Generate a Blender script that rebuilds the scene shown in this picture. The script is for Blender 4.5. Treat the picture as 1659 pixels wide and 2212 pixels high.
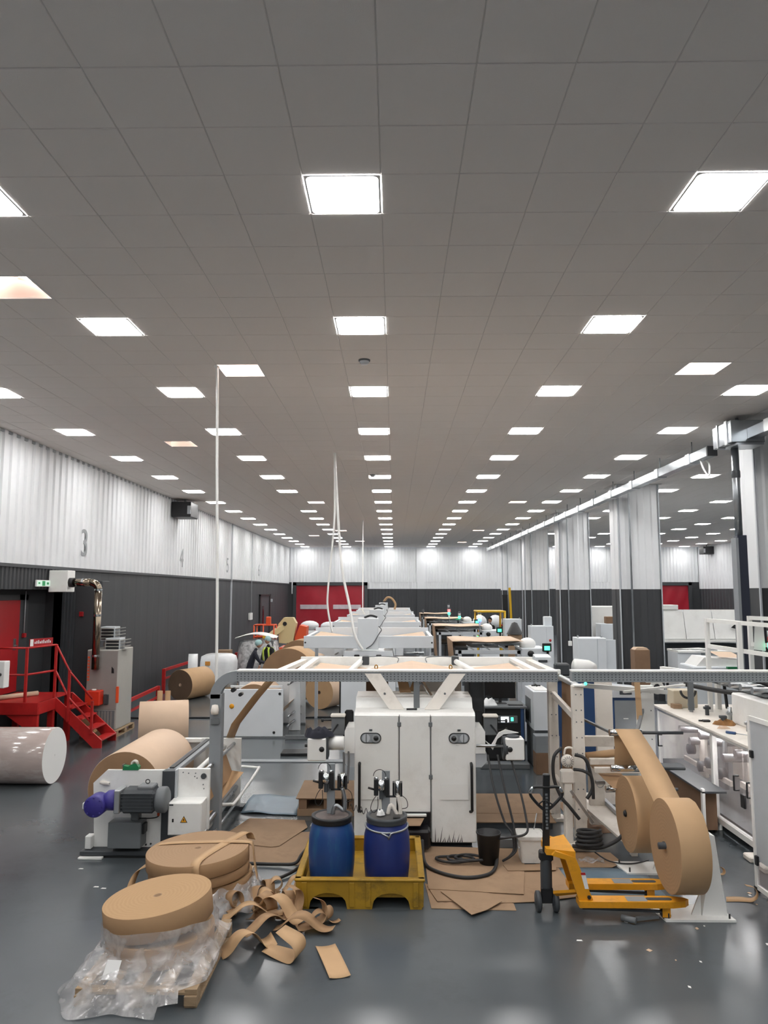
import bpy, bmesh, math, random
from mathutils import Vector, Matrix
random.seed(7)
PI = math.pi
SC = bpy.context.scene
COL = SC.collection
for o in list(bpy.data.objects): bpy.data.objects.remove(o)

# ------------------------------------------------------------------ camera
cam_d = bpy.data.cameras.new('camera')
cam = bpy.data.objects.new('camera', cam_d); COL.objects.link(cam)
F_PX = 1600.0
cam_d.sensor_fit = 'HORIZONTAL'; cam_d.sensor_width = 36.0
cam_d.lens = 36.0 * F_PX / 1659.0
cam_d.clip_start = 0.05; cam_d.clip_end = 300
cam.location = (0, 0, 3.3)
cam.rotation_euler = (PI/2 + math.atan(171/F_PX), 0, math.atan(22.5/F_PX))
SC.camera = cam
# ------------------------------------------------------------------ world, exposure
w = bpy.data.worlds.new('world'); SC.world = w; w.use_nodes = True
w.node_tree.nodes['Background'].inputs[0].default_value = (0.75, 0.82, 0.95, 1)
w.node_tree.nodes['Background'].inputs[1].default_value = 0.6
SC.view_settings.view_transform = 'Standard'
SC.view_settings.look = 'None'
SC.view_settings.gamma = 1.0
SC.view_settings.use_curve_mapping = False
SC.view_settings.exposure = 0.08
LAMP = 36.0          # emission of the ceiling light panels

# ------------------------------------------------------------------ materials
def srgb(h):
    c = [int(h[i:i+2], 16)/255 for i in (0, 2, 4)]
    return tuple(x/12.92 if x <= 0.04045 else ((x+0.055)/1.055)**2.4 for x in c)
M = {}
def mat(name, col, rough=0.5, metal=0.0, var=0.0, scale=4.0, bump=0.0, bscale=60.0, stretch=None, trans=0.0, alpha=1.0,
        emit=0.0, coat=0.0, dirt_sheen=None, dirt_sheen_amt=0.0, dirt_sheen_scale=1.5, rvar=0.0):
    if isinstance(col, str): col = srgb(col)
    m = bpy.data.materials.new(name); m.use_nodes = True
    nt = m.node_tree; b = nt.nodes['Principled BSDF']
    b.inputs['Base Color'].default_value = (*col, 1)
    b.inputs['Roughness'].default_value = rough
    b.inputs['Metallic'].default_value = metal
    b.inputs['Coat Weight'].default_value = coat
    if trans: b.inputs['Transmission Weight'].default_value = trans
    if alpha < 1: b.inputs['Alpha'].default_value = alpha
    if emit:
        b.inputs['Emission Color'].default_value = (*col, 1); b.inputs['Emission Strength'].default_value = emit
    if var or bump or dirt_sheen or rvar:
        tc = nt.nodes.new('ShaderNodeTexCoord'); mp = nt.nodes.new('ShaderNodeMapping')
        nt.links.new(tc.outputs['Object'], mp.inputs['Vector'])
        if stretch: mp.inputs['Scale'].default_value = stretch
        last = None
        if var or rvar:
            n = nt.nodes.new('ShaderNodeTexNoise'); n.inputs['Scale'].default_value = scale; n.inputs['Detail'].default_value = 6
            nt.links.new(mp.outputs[0], n.inputs['Vector'])
            if var:
                r = nt.nodes.new('ShaderNodeValToRGB')
                lo = tuple(max(0, c*(1-var)) for c in col); hi = tuple(min(1, c*(1+var)) for c in col)
                r.color_ramp.elements[0].color = (*lo, 1); r.color_ramp.elements[1].color = (*hi, 1)
                r.color_ramp.elements[0].position = 0.3; r.color_ramp.elements[1].position = 0.7
                nt.links.new(n.outputs['Fac'], r.inputs[0]); last = r.outputs[0]
            if rvar:
                rr = nt.nodes.new('ShaderNodeMapRange'); rr.inputs[3].default_value = rough-rvar; rr.inputs[4].default_value = rough+rvar
                nt.links.new(n.outputs['Fac'], rr.inputs[0]); nt.links.new(rr.outputs[0], b.inputs['Roughness'])
        if dirt_sheen:  # noise blotches: dirt, and painted sheen on the wrapped roll
            if isinstance(dirt_sheen, str): dirt_sheen = srgb(dirt_sheen)
            n2 = nt.nodes.new('ShaderNodeTexNoise'); n2.inputs['Scale'].default_value = dirt_sheen_scale; n2.inputs['Detail'].default_value = 8
            n2.inputs['Roughness'].default_value = 0.7
            nt.links.new(mp.outputs[0], n2.inputs['Vector'])
            r2 = nt.nodes.new('ShaderNodeValToRGB'); r2.color_ramp.elements[0].position = 0.52; r2.color_ramp.elements[1].position = 0.72
            r2.color_ramp.elements[1].color = (dirt_sheen_amt, dirt_sheen_amt, dirt_sheen_amt, 1); r2.color_ramp.elements[0].color = (0, 0, 0, 1)
            nt.links.new(n2.outputs['Fac'], r2.inputs[0])
            mx = nt.nodes.new('ShaderNodeMix'); mx.data_type = 'RGBA'
            mx.inputs[6].default_value = (*col, 1); mx.inputs[7].default_value = (*dirt_sheen, 1)
            if last: nt.links.new(last, mx.inputs[6])
            nt.links.new(r2.outputs[0], mx.inputs[0]); last = mx.outputs[2]
        if last: nt.links.new(last, b.inputs['Base Color'])
        if bump:
            n3 = nt.nodes.new('ShaderNodeTexNoise'); n3.inputs['Scale'].default_value = bscale; n3.inputs['Detail'].default_value = 4
            nt.links.new(mp.outputs[0], n3.inputs['Vector'])
            bp = nt.nodes.new('ShaderNodeBump'); bp.inputs['Strength'].default_value = bump; bp.inputs['Distance'].default_value = 0.02
            nt.links.new(n3.outputs['Fac'], bp.inputs['Height']); nt.links.new(bp.outputs[0], b.inputs['Normal'])
    M[name] = m
    return m

mat('floor', '51575b', 0.215, var=0.07, scale=0.9, bump=0.03, bscale=1.6, dirt_sheen='3b3f42', dirt_sheen_amt=0.45, dirt_sheen_scale=0.6, rvar=0.05)
mat('tile', 'f0ebe7', 0.9, bump=0.12, bscale=120)
mat('tbar', 'd6d2cf', 0.7)
mat('wall_white', 'e4e6e8', 0.42, var=0.03, scale=1.2)
mat('wall_dark', '3a3c3f', 0.62, var=0.05, scale=1.0)
mat('wall_dark2', '343639', 0.65, var=0.05, scale=1.5)
mat('trim_dark', '3d4043', 0.5)
mat('number', '9a9da0', 0.6)
mat('red_curtain', 'a3182b', 0.45, var=0.08, scale=1.2, bump=0.25, bscale=1.6)
mat('red_paint', 'b3201f', 0.42, var=0.10, scale=6, dirt_sheen='7c1514', dirt_sheen_amt=0.5, dirt_sheen_scale=4)
mat('red_door', 'a51c22', 0.35)
mat('lamp', (1.0, 0.985, 0.97), 0.5, emit=LAMP)
mat('lamp_frame', 'e8e8e8', 0.5)
mat('daylight', (1.0, 0.90, 0.84), 0.5, emit=16.0)
mat('shaft', 'e6d9d2', 0.8)
mat('white', 'efefec', 0.38, var=0.03, scale=2.5, dirt_sheen='cfccc6', dirt_sheen_amt=0.35, dirt_sheen_scale=2.2)
mat('white_warm', 'e9e3da', 0.5, var=0.04, scale=3, dirt_sheen='b9b0a4', dirt_sheen_amt=0.5, dirt_sheen_scale=3.5)
mat('white_cool', 'dde2e6', 0.4, var=0.03, scale=2)
mat('grey_light', 'b9bec3', 0.42, var=0.04, scale=3)
mat('grey', '8b9094', 0.45, var=0.06, scale=4)
mat('grey_mid', '6d7174', 0.5, var=0.06, scale=4)
mat('grey_dark', '3f4347', 0.5, var=0.06, scale=5)
mat('black', '1c1d1f', 0.45, var=0.1, scale=6)
mat('black_gloss', '121316', 0.2)
mat('rubber', '2a2a2b', 0.6, var=0.1, scale=8)
mat('steel', 'b4b8bb', 0.3, metal=1.0, rvar=0.08, scale=10)
mat('chrome', 'd5d8da', 0.12, metal=1.0)
mat('galv', 'a9aeb2', 0.32, metal=0.9, var=0.12, scale=3, rvar=0.1)
mat('aluminium', 'c5c8ca', 0.35, metal=0.8)
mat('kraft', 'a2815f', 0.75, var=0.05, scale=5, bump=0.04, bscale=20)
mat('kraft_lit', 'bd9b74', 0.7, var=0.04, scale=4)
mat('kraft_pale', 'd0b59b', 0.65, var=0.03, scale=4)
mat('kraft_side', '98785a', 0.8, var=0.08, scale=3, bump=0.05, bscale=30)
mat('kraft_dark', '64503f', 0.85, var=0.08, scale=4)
mat('cardboard', '9a7f65', 0.85, var=0.09, scale=3, dirt_sheen='7d654e', dirt_sheen_amt=0.6, dirt_sheen_scale=2.0)
mat('cardboard_dark', '846851', 0.85, var=0.1, scale=3)
mat('wood', '9a8367', 0.8, var=0.15, scale=6, stretch=(1, 6, 6), bump=0.15, bscale=20)
mat('blue_drum', '1d427c', 0.38, var=0.12, scale=3, dirt_sheen='2f6a80', dirt_sheen_amt=0.6, dirt_sheen_scale=3, stretch=(3, 3, 0.7))
mat('blue_drum2', '1f3070', 0.38, var=0.10, scale=3)
mat('spill', 'a07c1a', 0.55, var=0.12, scale=5, dirt_sheen='3c3520', dirt_sheen_amt=0.75, dirt_sheen_scale=3.5)
mat('yellow', 'dc981b', 0.4, var=0.08, scale=5, dirt_sheen='8f6a22', dirt_sheen_amt=0.55, dirt_sheen_scale=5)
mat('yellow_flat', 'd9ae24', 0.5)
mat('orange', 'e0562a', 0.45)
mat('cream', 'd8c594', 0.5)
mat('purple', '3a3384', 0.4, var=0.1, scale=5)
mat('green', '1f7a4b', 0.45)
mat('green_light', (0.08, 1.0, 0.5), 0.5, emit=2.2)
mat('red_light', (1.0, 0.1, 0.1), 0.5, emit=4.0)
mat('amber_light', (1.0, 0.75, 0.25), 0.5, emit=4.0)
mat('blue_light', (0.1, 0.2, 1.0), 0.5, emit=4.0)
mat('white_light', (1, 1, 1), 0.5, emit=6.0)
mat('cabinet_light', (1, 1, 1), 0.5, emit=60.0)
mat('screen', (0.85, 0.9, 1.0), 0.4, emit=2.5)
mat('navy', '20222e', 0.85, var=0.1, scale=8)
mat('cloth_black', '1d1d22', 0.9)
mat('hivis', 'c9de5a', 0.7)
mat('skin', 'b98c74', 0.6)
mat('hairnet', '9fc2c4', 0.7)
mat('paper_white', 'e8e8e6', 0.7)
mat('tape', 'c9c4b8', 0.3)
mat('blue_sheet', '6a7f8e', 0.35, var=0.08, scale=3, bump=0.1, bscale=6)
mat('blue_panel', '2a4a78', 0.45)
mat('brown_cloth', '8a6238', 0.85, var=0.2, scale=12)
mat('teal', '5fa79a', 0.5)
mat('wrap_white', 'dfe2e4', 0.28, var=0.05, scale=5, bump=0.35, bscale=7)
mat('wrapped_roll', 'b3a49e', 0.18, var=0.10, scale=1.8, bump=0.16, bscale=3.0, coat=0.6, dirt_sheen='d9d6d4', dirt_sheen_amt=0.7, dirt_sheen_scale=1.2, stretch=(1, 3, 3))  # pale streaks paint the bright sheen of the plastic into the colour

def film_mat(name, tint, fac, rough=0.15, bump=0.3, nsc=6.0, lo=0.45, hi=1.5):
    m = bpy.data.materials.new(name); m.use_nodes = True; nt = m.node_tree
    for n in list(nt.nodes): nt.nodes.remove(n)
    out = nt.nodes.new('ShaderNodeOutputMaterial'); mx = nt.nodes.new('ShaderNodeMixShader')
    tr = nt.nodes.new('ShaderNodeBsdfTransparent'); tr.inputs[0].default_value = (0.96, 0.96, 0.97, 1)
    b = nt.nodes.new('ShaderNodeBsdfPrincipled'); b.inputs['Base Color'].default_value = (*srgb(tint), 1); b.inputs['Roughness'].default_value = rough
    b.inputs['Specular IOR Level'].default_value = 0.8
    tc = nt.nodes.new('ShaderNodeTexCoord'); n = nt.nodes.new('ShaderNodeTexNoise'); n.inputs['Scale'].default_value = nsc; n.inputs['Detail'].default_value = 4
    n.inputs['Distortion'].default_value = 0.5
    nt.links.new(tc.outputs['Object'], n.inputs['Vector'])
    r = nt.nodes.new('ShaderNodeMapRange'); r.inputs[1].default_value = 0.3; r.inputs[2].default_value = 0.72
    r.inputs[3].default_value = fac*lo; r.inputs[4].default_value = min(1, fac*hi)
    nt.links.new(n.outputs['Fac'], r.inputs[0]); nt.links.new(r.outputs[0], mx.inputs[0])
    bp = nt.nodes.new('ShaderNodeBump'); bp.inputs['Strength'].default_value = bump; bp.inputs['Distance'].default_value = 0.02
    nt.links.new(n.outputs['Fac'], bp.inputs['Height']); nt.links.new(bp.outputs[0], b.inputs['Normal'])
    nt.links.new(tr.outputs[0], mx.inputs[1]); nt.links.new(b.outputs[0], mx.inputs[2]); nt.links.new(mx.outputs[0], out.inputs[0])
    M[name] = m
film_mat('film', 'e9e7e7', 0.34, 0.12, 0.32, 7.0, 0.5, 1.6)
film_mat('smoked', 'b5a8a6', 0.27, 0.07, 0.02, 2.0, 0.8, 1.25)
film_mat('hood', 'e9ebec', 0.6, 0.2)

def tray_mat():
    # perforated sheet: rows of small slots punched in painted steel (too small to model)
    m = mat('tray', '83888c', 0.45); nt = m.node_tree; b = nt.nodes['Principled BSDF']
    tc = nt.nodes.new('ShaderNodeTexCoord'); sep = nt.nodes.new('ShaderNodeSeparateXYZ'); nt.links.new(tc.outputs['Object'], sep.inputs[0])
    def per(sock, period, width, off=0.0):
        a = nt.nodes.new('ShaderNodeMath'); a.operation = 'ADD'; a.inputs[1].default_value = 100 + off; nt.links.new(sock, a.inputs[0])
        d = nt.nodes.new('ShaderNodeMath'); d.operation = 'DIVIDE'; d.inputs[1].default_value = period; nt.links.new(a.outputs[0], d.inputs[0])
        f = nt.nodes.new('ShaderNodeMath'); f.operation = 'FRACT'; nt.links.new(d.outputs[0], f.inputs[0])
        l = nt.nodes.new('ShaderNodeMath'); l.operation = 'LESS_THAN'; l.inputs[1].default_value = width; nt.links.new(f.outputs[0], l.inputs[0])
        return l.outputs[0]
    a = per(sep.outputs[0], 0.05, 0.34); c = per(sep.outputs[2], 0.034, 0.38, 0.004)
    mu = nt.nodes.new('ShaderNodeMath'); mu.operation = 'MULTIPLY'; nt.links.new(a, mu.inputs[0]); nt.links.new(c, mu.inputs[1])
    mx = nt.nodes.new('ShaderNodeMix'); mx.data_type = 'RGBA'; mx.inputs[6].default_value = (*srgb('8a8f93'), 1); mx.inputs[7].default_value = (*srgb('3c4045'), 1)
    nt.links.new(mu.outputs[0], mx.inputs[0]); nt.links.new(mx.outputs[2], b.inputs['Base Color'])
tray_mat()

def ring_mat(name, c0, c1, axis='Z'):
    # wound paper edge: fine concentric rings
    m = mat(name, c0, 0.8); nt = m.node_tree; b = nt.nodes['Principled BSDF']
    tc = nt.nodes.new('ShaderNodeTexCoord'); wv = nt.nodes.new('ShaderNodeTexWave'); wv.wave_type = 'RINGS'; wv.rings_direction = axis
    wv.inputs['Scale'].default_value = 9.0; wv.inputs['Distortion'].default_value = 3.0; wv.inputs['Detail'].default_value = 3; wv.inputs['Detail Scale'].default_value = 2
    nt.links.new(tc.outputs['Object'], wv.inputs['Vector'])
    r = nt.nodes.new('ShaderNodeValToRGB'); r.color_ramp.elements[0].color = (*srgb(c0), 1); r.color_ramp.elements[1].color = (*srgb(c1), 1)
    nt.links.new(wv.outputs['Fac'], r.inputs[0]); nt.links.new(r.outputs[0], b.inputs['Base Color'])
ring_mat('reel_face', 'ac8a63', 'b19069')
ring_mat('reel_face_dark', '9c7e60', 'a18365')

# ------------------------------------------------------------------ mesh helpers
MW = {}                     # world matrix each object had when its parts were built
def V(*a): return Vector(a if len(a) > 1 else a[0])
class MB:
    def __init__(s): s.v = []; s.f = []; s.s = []
    def add(s, vs, fs, smooth=False):
        k = len(s.v); s.v += [tuple(v) for v in vs]
        for f in fs: s.f.append(tuple(i+k for i in f)); s.s.append(smooth)
        return s
    def box(s, x0, x1, y0, y1, z0, z1, b=0.0, m=None):
        if x0 > x1: x0, x1 = x1, x0
        if y0 > y1: y0, y1 = y1, y0
        if z0 > z1: z0, z1 = z1, z0
        lo = (x0, y0, z0); hi = (x1, y1, z1)
        if b <= 0:
            vs = [(x, y, z) for x in (x0, x1) for y in (y0, y1) for z in (z0, z1)]
            fs = [(0,1,3,2),(4,6,7,5),(0,4,5,1),(2,3,7,6),(0,2,6,4),(1,5,7,3)]
        else:
            b = min(b, (x1-x0)*.45, (y1-y0)*.45, (z1-z0)*.45)
            vs = []; ix = {}
            for c in [(i,j,k) for i in (0,1) for j in (0,1) for k in (0,1)]:
                for a in range(3):
                    p = []
                    for d in range(3):
                        e = hi[d] if c[d] else lo[d]
                        if d != a: e += -b if c[d] else b
                        p.append(e)
                    ix[c, a] = len(vs); vs.append(tuple(p))
            fs = []
            for a in range(3):
                o = [d for d in range(3) if d != a]
                for q in (0, 1):
                    f = []
                    for (i, j) in ((0,0),(1,0),(1,1),(0,1)):
                        c = [0,0,0]; c[a] = q; c[o[0]] = i; c[o[1]] = j; f.append(ix[tuple(c), a])
                    fs.append(tuple(f))
            for a in range(3):
                o = [d for d in range(3) if d != a]
                for i in (0,1):
                    for j in (0,1):
                        c0 = [0,0,0]; c0[o[0]] = i; c0[o[1]] = j; c1 = list(c0); c1[a] = 1; c0 = tuple(c0); c1 = tuple(c1)
                        fs.append((ix[c0,o[0]], ix[c1,o[0]], ix[c1,o[1]], ix[c0,o[1]]))
            for c in [(i,j,k) for i in (0,1) for j in (0,1) for k in (0,1)]:
                fs.append((ix[c,0], ix[c,1], ix[c,2]))
        if m is not None: vs = [m @ Vector(v) for v in vs]
        return s.add(vs, fs)
    def beam(s, p0, p1, w, h, up=(0,0,1), b=0.0):
        p0 = V(p0); p1 = V(p1); d = p1-p0; L = d.length; d.normalize(); u = V(up)
        if abs(d.dot(u)) > .98: u = V(0, 1, 0)
        r = d.cross(u).normalized(); u = r.cross(d)
        m = Matrix(((r.x, d.x, u.x, p0.x), (r.y, d.y, u.y, p0.y), (r.z, d.z, u.z, p0.z), (0,0,0,1)))
        return s.box(-w/2, w/2, 0, L, -h/2, h/2, b, m)
    def cyl(s, p0, p1, r0, r1=None, n=18, cap=True, smooth=True):
        if r1 is None: r1 = r0
        p0 = V(p0); p1 = V(p1); d = (p1-p0).normalized()
        u = d.orthogonal().normalized(); w_ = d.cross(u)
        vs = []
        for p, r in ((p0, r0), (p1, r1)):
            for i in range(n):
                a = 2*PI*i/n; vs.append(p + r*(math.cos(a)*u + math.sin(a)*w_))
        s.add(vs, [(i, (i+1) % n, n+(i+1) % n, n+i) for i in range(n)], smooth)
        if cap: s.add(vs, [tuple(range(n)), tuple(range(2*n-1, n-1, -1))])
        return s
    def tube(s, pts, r, n=8, closed=False, cap=True):
        pts = [V(p) for p in pts]; m = len(pts); vs = []
        rr = r if isinstance(r, (list, tuple)) else [r]*m
        u = None
        for i, p in enumerate(pts):
            if closed: t = (pts[(i+1) % m]-pts[i-1]).normalized()
            else: t = (pts[min(i+1, m-1)]-pts[max(i-1, 0)]).normalized()
            if u is None: u = t.orthogonal().normalized()
            u = (u - t*u.dot(t))
            u = t.orthogonal().normalized() if u.length < 1e-5 else u.normalized()
            w_ = t.cross(u)
            for k in range(n):
                a = 2*PI*k/n; vs.append(p + rr[i]*(math.cos(a)*u+math.sin(a)*w_))
        fs = []
        for i in range(m if closed else m-1):
            j = (i+1) % m
            for k in range(n): fs.append((i*n+k, i*n+(k+1) % n, j*n+(k+1) % n, j*n+k))
        s.add(vs, fs, True)
        if cap and not closed: s.add(vs, [tuple(range(n)), tuple(range((m-1)*n, m*n))])
        return s
    def lathe(s, prof, origin=(0,0,0), axis=(0,0,1), n=32, smooth=True, sharp=False):
        o = V(origin); d = V(axis).normalized(); u = d.orthogonal().normalized(); w_ = d.cross(u)
        def ring(r, z): return [o + d*z + r*(math.cos(2*PI*i/n)*u+math.sin(2*PI*i/n)*w_) for i in range(n)]
        if sharp:
            for (r0, z0), (r1, z1) in zip(prof[:-1], prof[1:]):
                s.add(ring(max(r0,1e-4), z0)+ring(max(r1,1e-4), z1), [(i, (i+1) % n, n+(i+1) % n, n+i) for i in range(n)], smooth)
            return s
        vs = []
        for r, z in prof: vs += ring(max(r, 1e-4), z)
        fs = [(k*n+i, k*n+(i+1) % n, (k+1)*n+(i+1) % n, (k+1)*n+i) for k in range(len(prof)-1) for i in range(n)]
        return s.add(vs, fs, smooth)
    def prism(s, poly, vec):
        poly = [V(p) for p in poly]; v = V(vec); n = len(poly)
        vs = poly + [p+v for p in poly]
        return s.add(vs, [tuple(range(n)), tuple(range(2*n-1, n-1, -1))] + [(i, (i+1) % n, n+(i+1) % n, n+i) for i in range(n)])
    def ball(s, c, r, n=14, m=8, sc=(1,1,1)):
        c = V(c); vs = []; fs = []
        for j in range(m+1):
            t = PI*j/m
            for i in range(n):
                a = 2*PI*i/n; vs.append(c + V(r*sc[0]*math.sin(t)*math.cos(a), r*sc[1]*math.sin(t)*math.sin(a), r*sc[2]*math.cos(t)))
        for j in range(m):
            for i in range(n): fs.append((j*n+i, j*n+(i+1) % n, (j+1)*n+(i+1) % n, (j+1)*n+i))
        return s.add(vs, fs, True)
    def grid(s, fn, nu, nv, smooth=True):
        vs = [fn(i/nu, j/nv) for j in range(nv+1) for i in range(nu+1)]
        fs = [(j*(nu+1)+i, j*(nu+1)+i+1, (j+1)*(nu+1)+i+1, (j+1)*(nu+1)+i) for j in range(nv) for i in range(nu)]
        return s.add(vs, fs, smooth)
    def ribbon(s, ctr, wid, th=0.002):
        # a strip of paper: centre points and half-width vectors
        n = len(ctr); vs = []
        for p, wv in zip(ctr, wid): vs += [V(p)-V(wv), V(p)+V(wv)]
        return s.add(vs, [(2*i, 2*i+1, 2*i+3, 2*i+2) for i in range(n-1)], True)
    def build(s, name, m, parent=None, solid=0.0, subdiv=0, shared=None):
        me = shared or bpy.data.meshes.new(name)
        if not shared:
            vs = s.v
            if parent is not None:
                inv = MW[parent.name].inverted(); vs = [inv @ Vector(v) for v in vs]; loc = None
            else:
                xs = [v[0] for v in vs]; ys = [v[1] for v in vs]; zs = [v[2] for v in vs]
                loc = Vector(((min(xs)+max(xs))/2, (min(ys)+max(ys))/2, min(zs)))
                vs = [Vector(v)-loc for v in vs]
            me.from_pydata([tuple(v) for v in vs], [], s.f)
            bm = bmesh.new(); bm.from_mesh(me)
            for f, sm in zip(bm.faces, s.s): f.smooth = sm
            bmesh.ops.remove_doubles(bm, verts=bm.verts, dist=1e-5)
            bmesh.ops.recalc_face_normals(bm, faces=bm.faces)
            bm.to_mesh(me); bm.free()
            me.materials.append(M[m] if isinstance(m, str) else m)
        ob = bpy.data.objects.new(name, me); COL.objects.link(ob)
        if parent is not None:
            ob.parent = parent; MW[ob.name] = MW[parent.name].copy()
        else:
            ob.location = loc; MW[ob.name] = Matrix.Translation(loc)
        if solid:
            md = ob.modifiers.new('solid', 'SOLIDIFY'); md.thickness = solid; md.offset = 0
        if subdiv:
            md = ob.modifiers.new('sub', 'SUBSURF'); md.levels = subdiv; md.render_levels = subdiv
        return ob
def tag(o, label=None, cat=None, group=None, kind=None):
    if label: o['label'] = label
    if cat: o['category'] = cat
    if group: o['group'] = group
    if kind: o['kind'] = kind
    return o
def thing(name, label, cat, loc=(0,0,0), group=None, kind=None):
    o = bpy.data.objects.new(name, None); COL.objects.link(o); o.empty_display_size = 0.2
    o.location = loc; MW[o.name] = Matrix.Translation(V(loc))
    return tag(o, label, cat, group, kind)
def place(t, loc, rz=0.0, rx=0.0, ry=0.0, sc=None):
    t.location = loc; t.rotation_euler = (rx, ry, rz)
    if sc: t.scale = sc
    MW[t.name] = Matrix.LocRotScale(V(loc), t.rotation_euler, Vector(sc) if sc else None)
    return t
def dup(root, loc, rz=None, label=None, group=None, sc=None):
    r = root.copy(); COL.objects.link(r); r.location = loc
    if rz is not None: r.rotation_euler = (root.rotation_euler[0], root.rotation_euler[1], rz)
    if sc: r.scale = sc
    if label: r['label'] = label
    if group: r['group'] = group
    for ch in list(root.children):
        c = ch.copy(); COL.objects.link(c); c.parent = r
        for g in list(ch.children):
            d = g.copy(); COL.objects.link(d); d.parent = c
    return r
def share(name, src, parent, loc):
    o = bpy.data.objects.new(name, src.data); COL.objects.link(o); o.parent = parent
    o.location = V(loc) - MW[parent.name].translation
    return o
def text(name, s, size, m, parent, mx, ext=0.004):
    cu = bpy.data.curves.new(name, 'FONT'); cu.body = s; cu.size = size; cu.extrude = ext; cu.align_x = 'CENTER'; cu.align_y = 'CENTER'
    tmp = bpy.data.objects.new(name+'_tmp', cu); COL.objects.link(tmp)
    me = bpy.data.meshes.new_from_object(tmp.evaluated_get(bpy.context.evaluated_depsgraph_get()))
    bpy.data.objects.remove(tmp); bpy.data.curves.remove(cu)
    me.transform((MW[parent.name].inverted() if parent is not None else Matrix()) @ mx)
    me.materials.clear(); me.materials.append(M[m])
    ob = bpy.data.objects.new(name, me); COL.objects.link(ob)
    if parent is not None: ob.parent = parent; MW[ob.name] = MW[parent.name].copy()
    return ob
def frame_mx(o, right, up):
    r = V(right).normalized(); u = V(up).normalized(); n = r.cross(u)
    return Matrix(((r.x,u.x,n.x,o[0]),(r.y,u.y,n.y,o[1]),(r.z,u.z,n.z,o[2]),(0,0,0,1)))
def arc(c, r, a0, a1, n, ax='xz'):
    out = []
    for i in range(n+1):
        a = a0+(a1-a0)*i/n; u = r*math.cos(a); v = r*math.sin(a)
        out.append({'xz': (c[0]+u, c[1], c[2]+v), 'yz': (c[0], c[1]+u, c[2]+v), 'xy': (c[0]+u, c[1]+v, c[2])}[ax])
    return out
def smooth(pts, k=6):
    # Catmull-Rom through the points
    P = [V(p) for p in pts]; out = []
    for i in range(len(P)-1):
        a = P[max(i-1, 0)]; b = P[i]; c = P[i+1]; d = P[min(i+2, len(P)-1)]
        for j in range(k):
            t = j/k; out.append(0.5*((2*b)+(c-a)*t+(2*a-5*b+4*c-d)*t*t+(3*b-a-3*c+d)*t**3))
    out.append(P[-1]); return out
ORD = ['first','second','third','fourth','fifth','sixth','seventh','eighth','ninth','tenth','eleventh','twelfth','thirteenth','fourteenth','fifteenth','sixteenth','seventeenth']
# ================================================================== THE HALL
XL, XR, YB, YF, ZC = -8.05, 23.0, 56.5, -6.5, 6.62
XA = -9.6
fl = tag(MB().box(XA, XR, YF, YB, -0.1, 0.0).build('floor', 'floor'), 'glossy blue-grey painted concrete floor of the hall', kind='structure')
# ceiling: a grid of tiles 0.63 x 0.62 m, lights and daylight openings in some of its cells
PX, PY, X0C, Y0C = 0.63, 0.62, -0.42, 5.92
LCOL = [-2, -1, 0, 1, 2, 3, 4, 5, 6, 7]
lights = set(); 
for j in LCOL:
    for k in range(-3, 17):
        if j > 2 and k < 3: continue
        if j == -1 and k == 7: continue
        lights.add((5*j, 5*k))
sky = [(-6, 3), (-3, 8), (-7, 17), (8, 8), (-4, 35), (8, 35), (-4, 56), (8, 56), (-7, 62), (-3, 70), (8, 72)]
skyset = set(sky) - lights
ceil = thing('ceiling', 'suspended ceiling of pale grey square tiles', None, (0, 20, ZC), kind='structure')
i0, i1 = math.floor((XL-X0C)/PX), math.ceil((XR-X0C)/PX); j0, j1 = math.floor((YF-Y0C)/PY), math.ceil((YB-Y0C)/PY)
back = MB(); cells = []
for i in range(i0, i1+1):
    for j in range(j0, j1+1):
        x0 = max(X0C+PX*(i-.5), XL-.03); x1 = min(X0C+PX*(i+.5), XR); y0 = max(Y0C+PY*(j-.5), YF); y1 = min(Y0C+PY*(j+.5), YB)
        if x1-x0 < .05 or y1-y0 < .05: continue
        if (i, j) in skyset: continue
        back.add([(x0,y0,ZC+.006),(x1,y0,ZC+.006),(x1,y1,ZC+.006),(x0,y1,ZC+.006)], [(0,1,2,3)])
        if (i, j) in lights: continue
        cells.append((i, j, x0, x1, y0, y1))
back.build('grid_bars', 'tbar', ceil)
def px_area(c):
    i, j, x0, x1, y0, y1 = c; y = (y0+y1)/2; x = (x0+x1)/2
    if y < 4.0 or abs(x)/y > 0.56 or (x1-x0) < PX-.01: return 0
    return 1/y**3
cells.sort(key=px_area, reverse=True)
G = 0.003; B = 0.004
def tile_geo(mb, x0, x1, y0, y1):
    x0 += G; x1 -= G; y0 += G; y1 -= G
    vs = [(x0,y0,ZC+.006),(x1,y0,ZC+.006),(x1,y1,ZC+.006),(x0,y1,ZC+.006),(x0+B,y0+B,ZC),(x1-B,y0+B,ZC),(x1-B,y1-B,ZC),(x0+B,y1-B,ZC)]
    mb.add(vs, [(4,5,6,7),(0,1,5,4),(1,2,6,5),(2,3,7,6),(3,0,4,7)])
first = None
for c in cells[:298]:
    i, j, x0, x1, y0, y1 = c
    if first is None:
        mb = MB(); tile_geo(mb, x0, x1, y0, y1); first = mb.build('tile', 'tile', ceil); f0 = c
    else:
        o = first.copy(); COL.objects.link(o); o.parent = ceil; o.name = 'tile'
        o.location = ((i-f0[0])*PX, (j-f0[1])*PY, random.uniform(-.0008, .0008))
mb = MB()
for c in cells[298:]: tile_geo(mb, *c[2:])
tag(mb.build('tile_field', 'tile', ceil), 'remaining ceiling tiles', kind='stuff')
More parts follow.
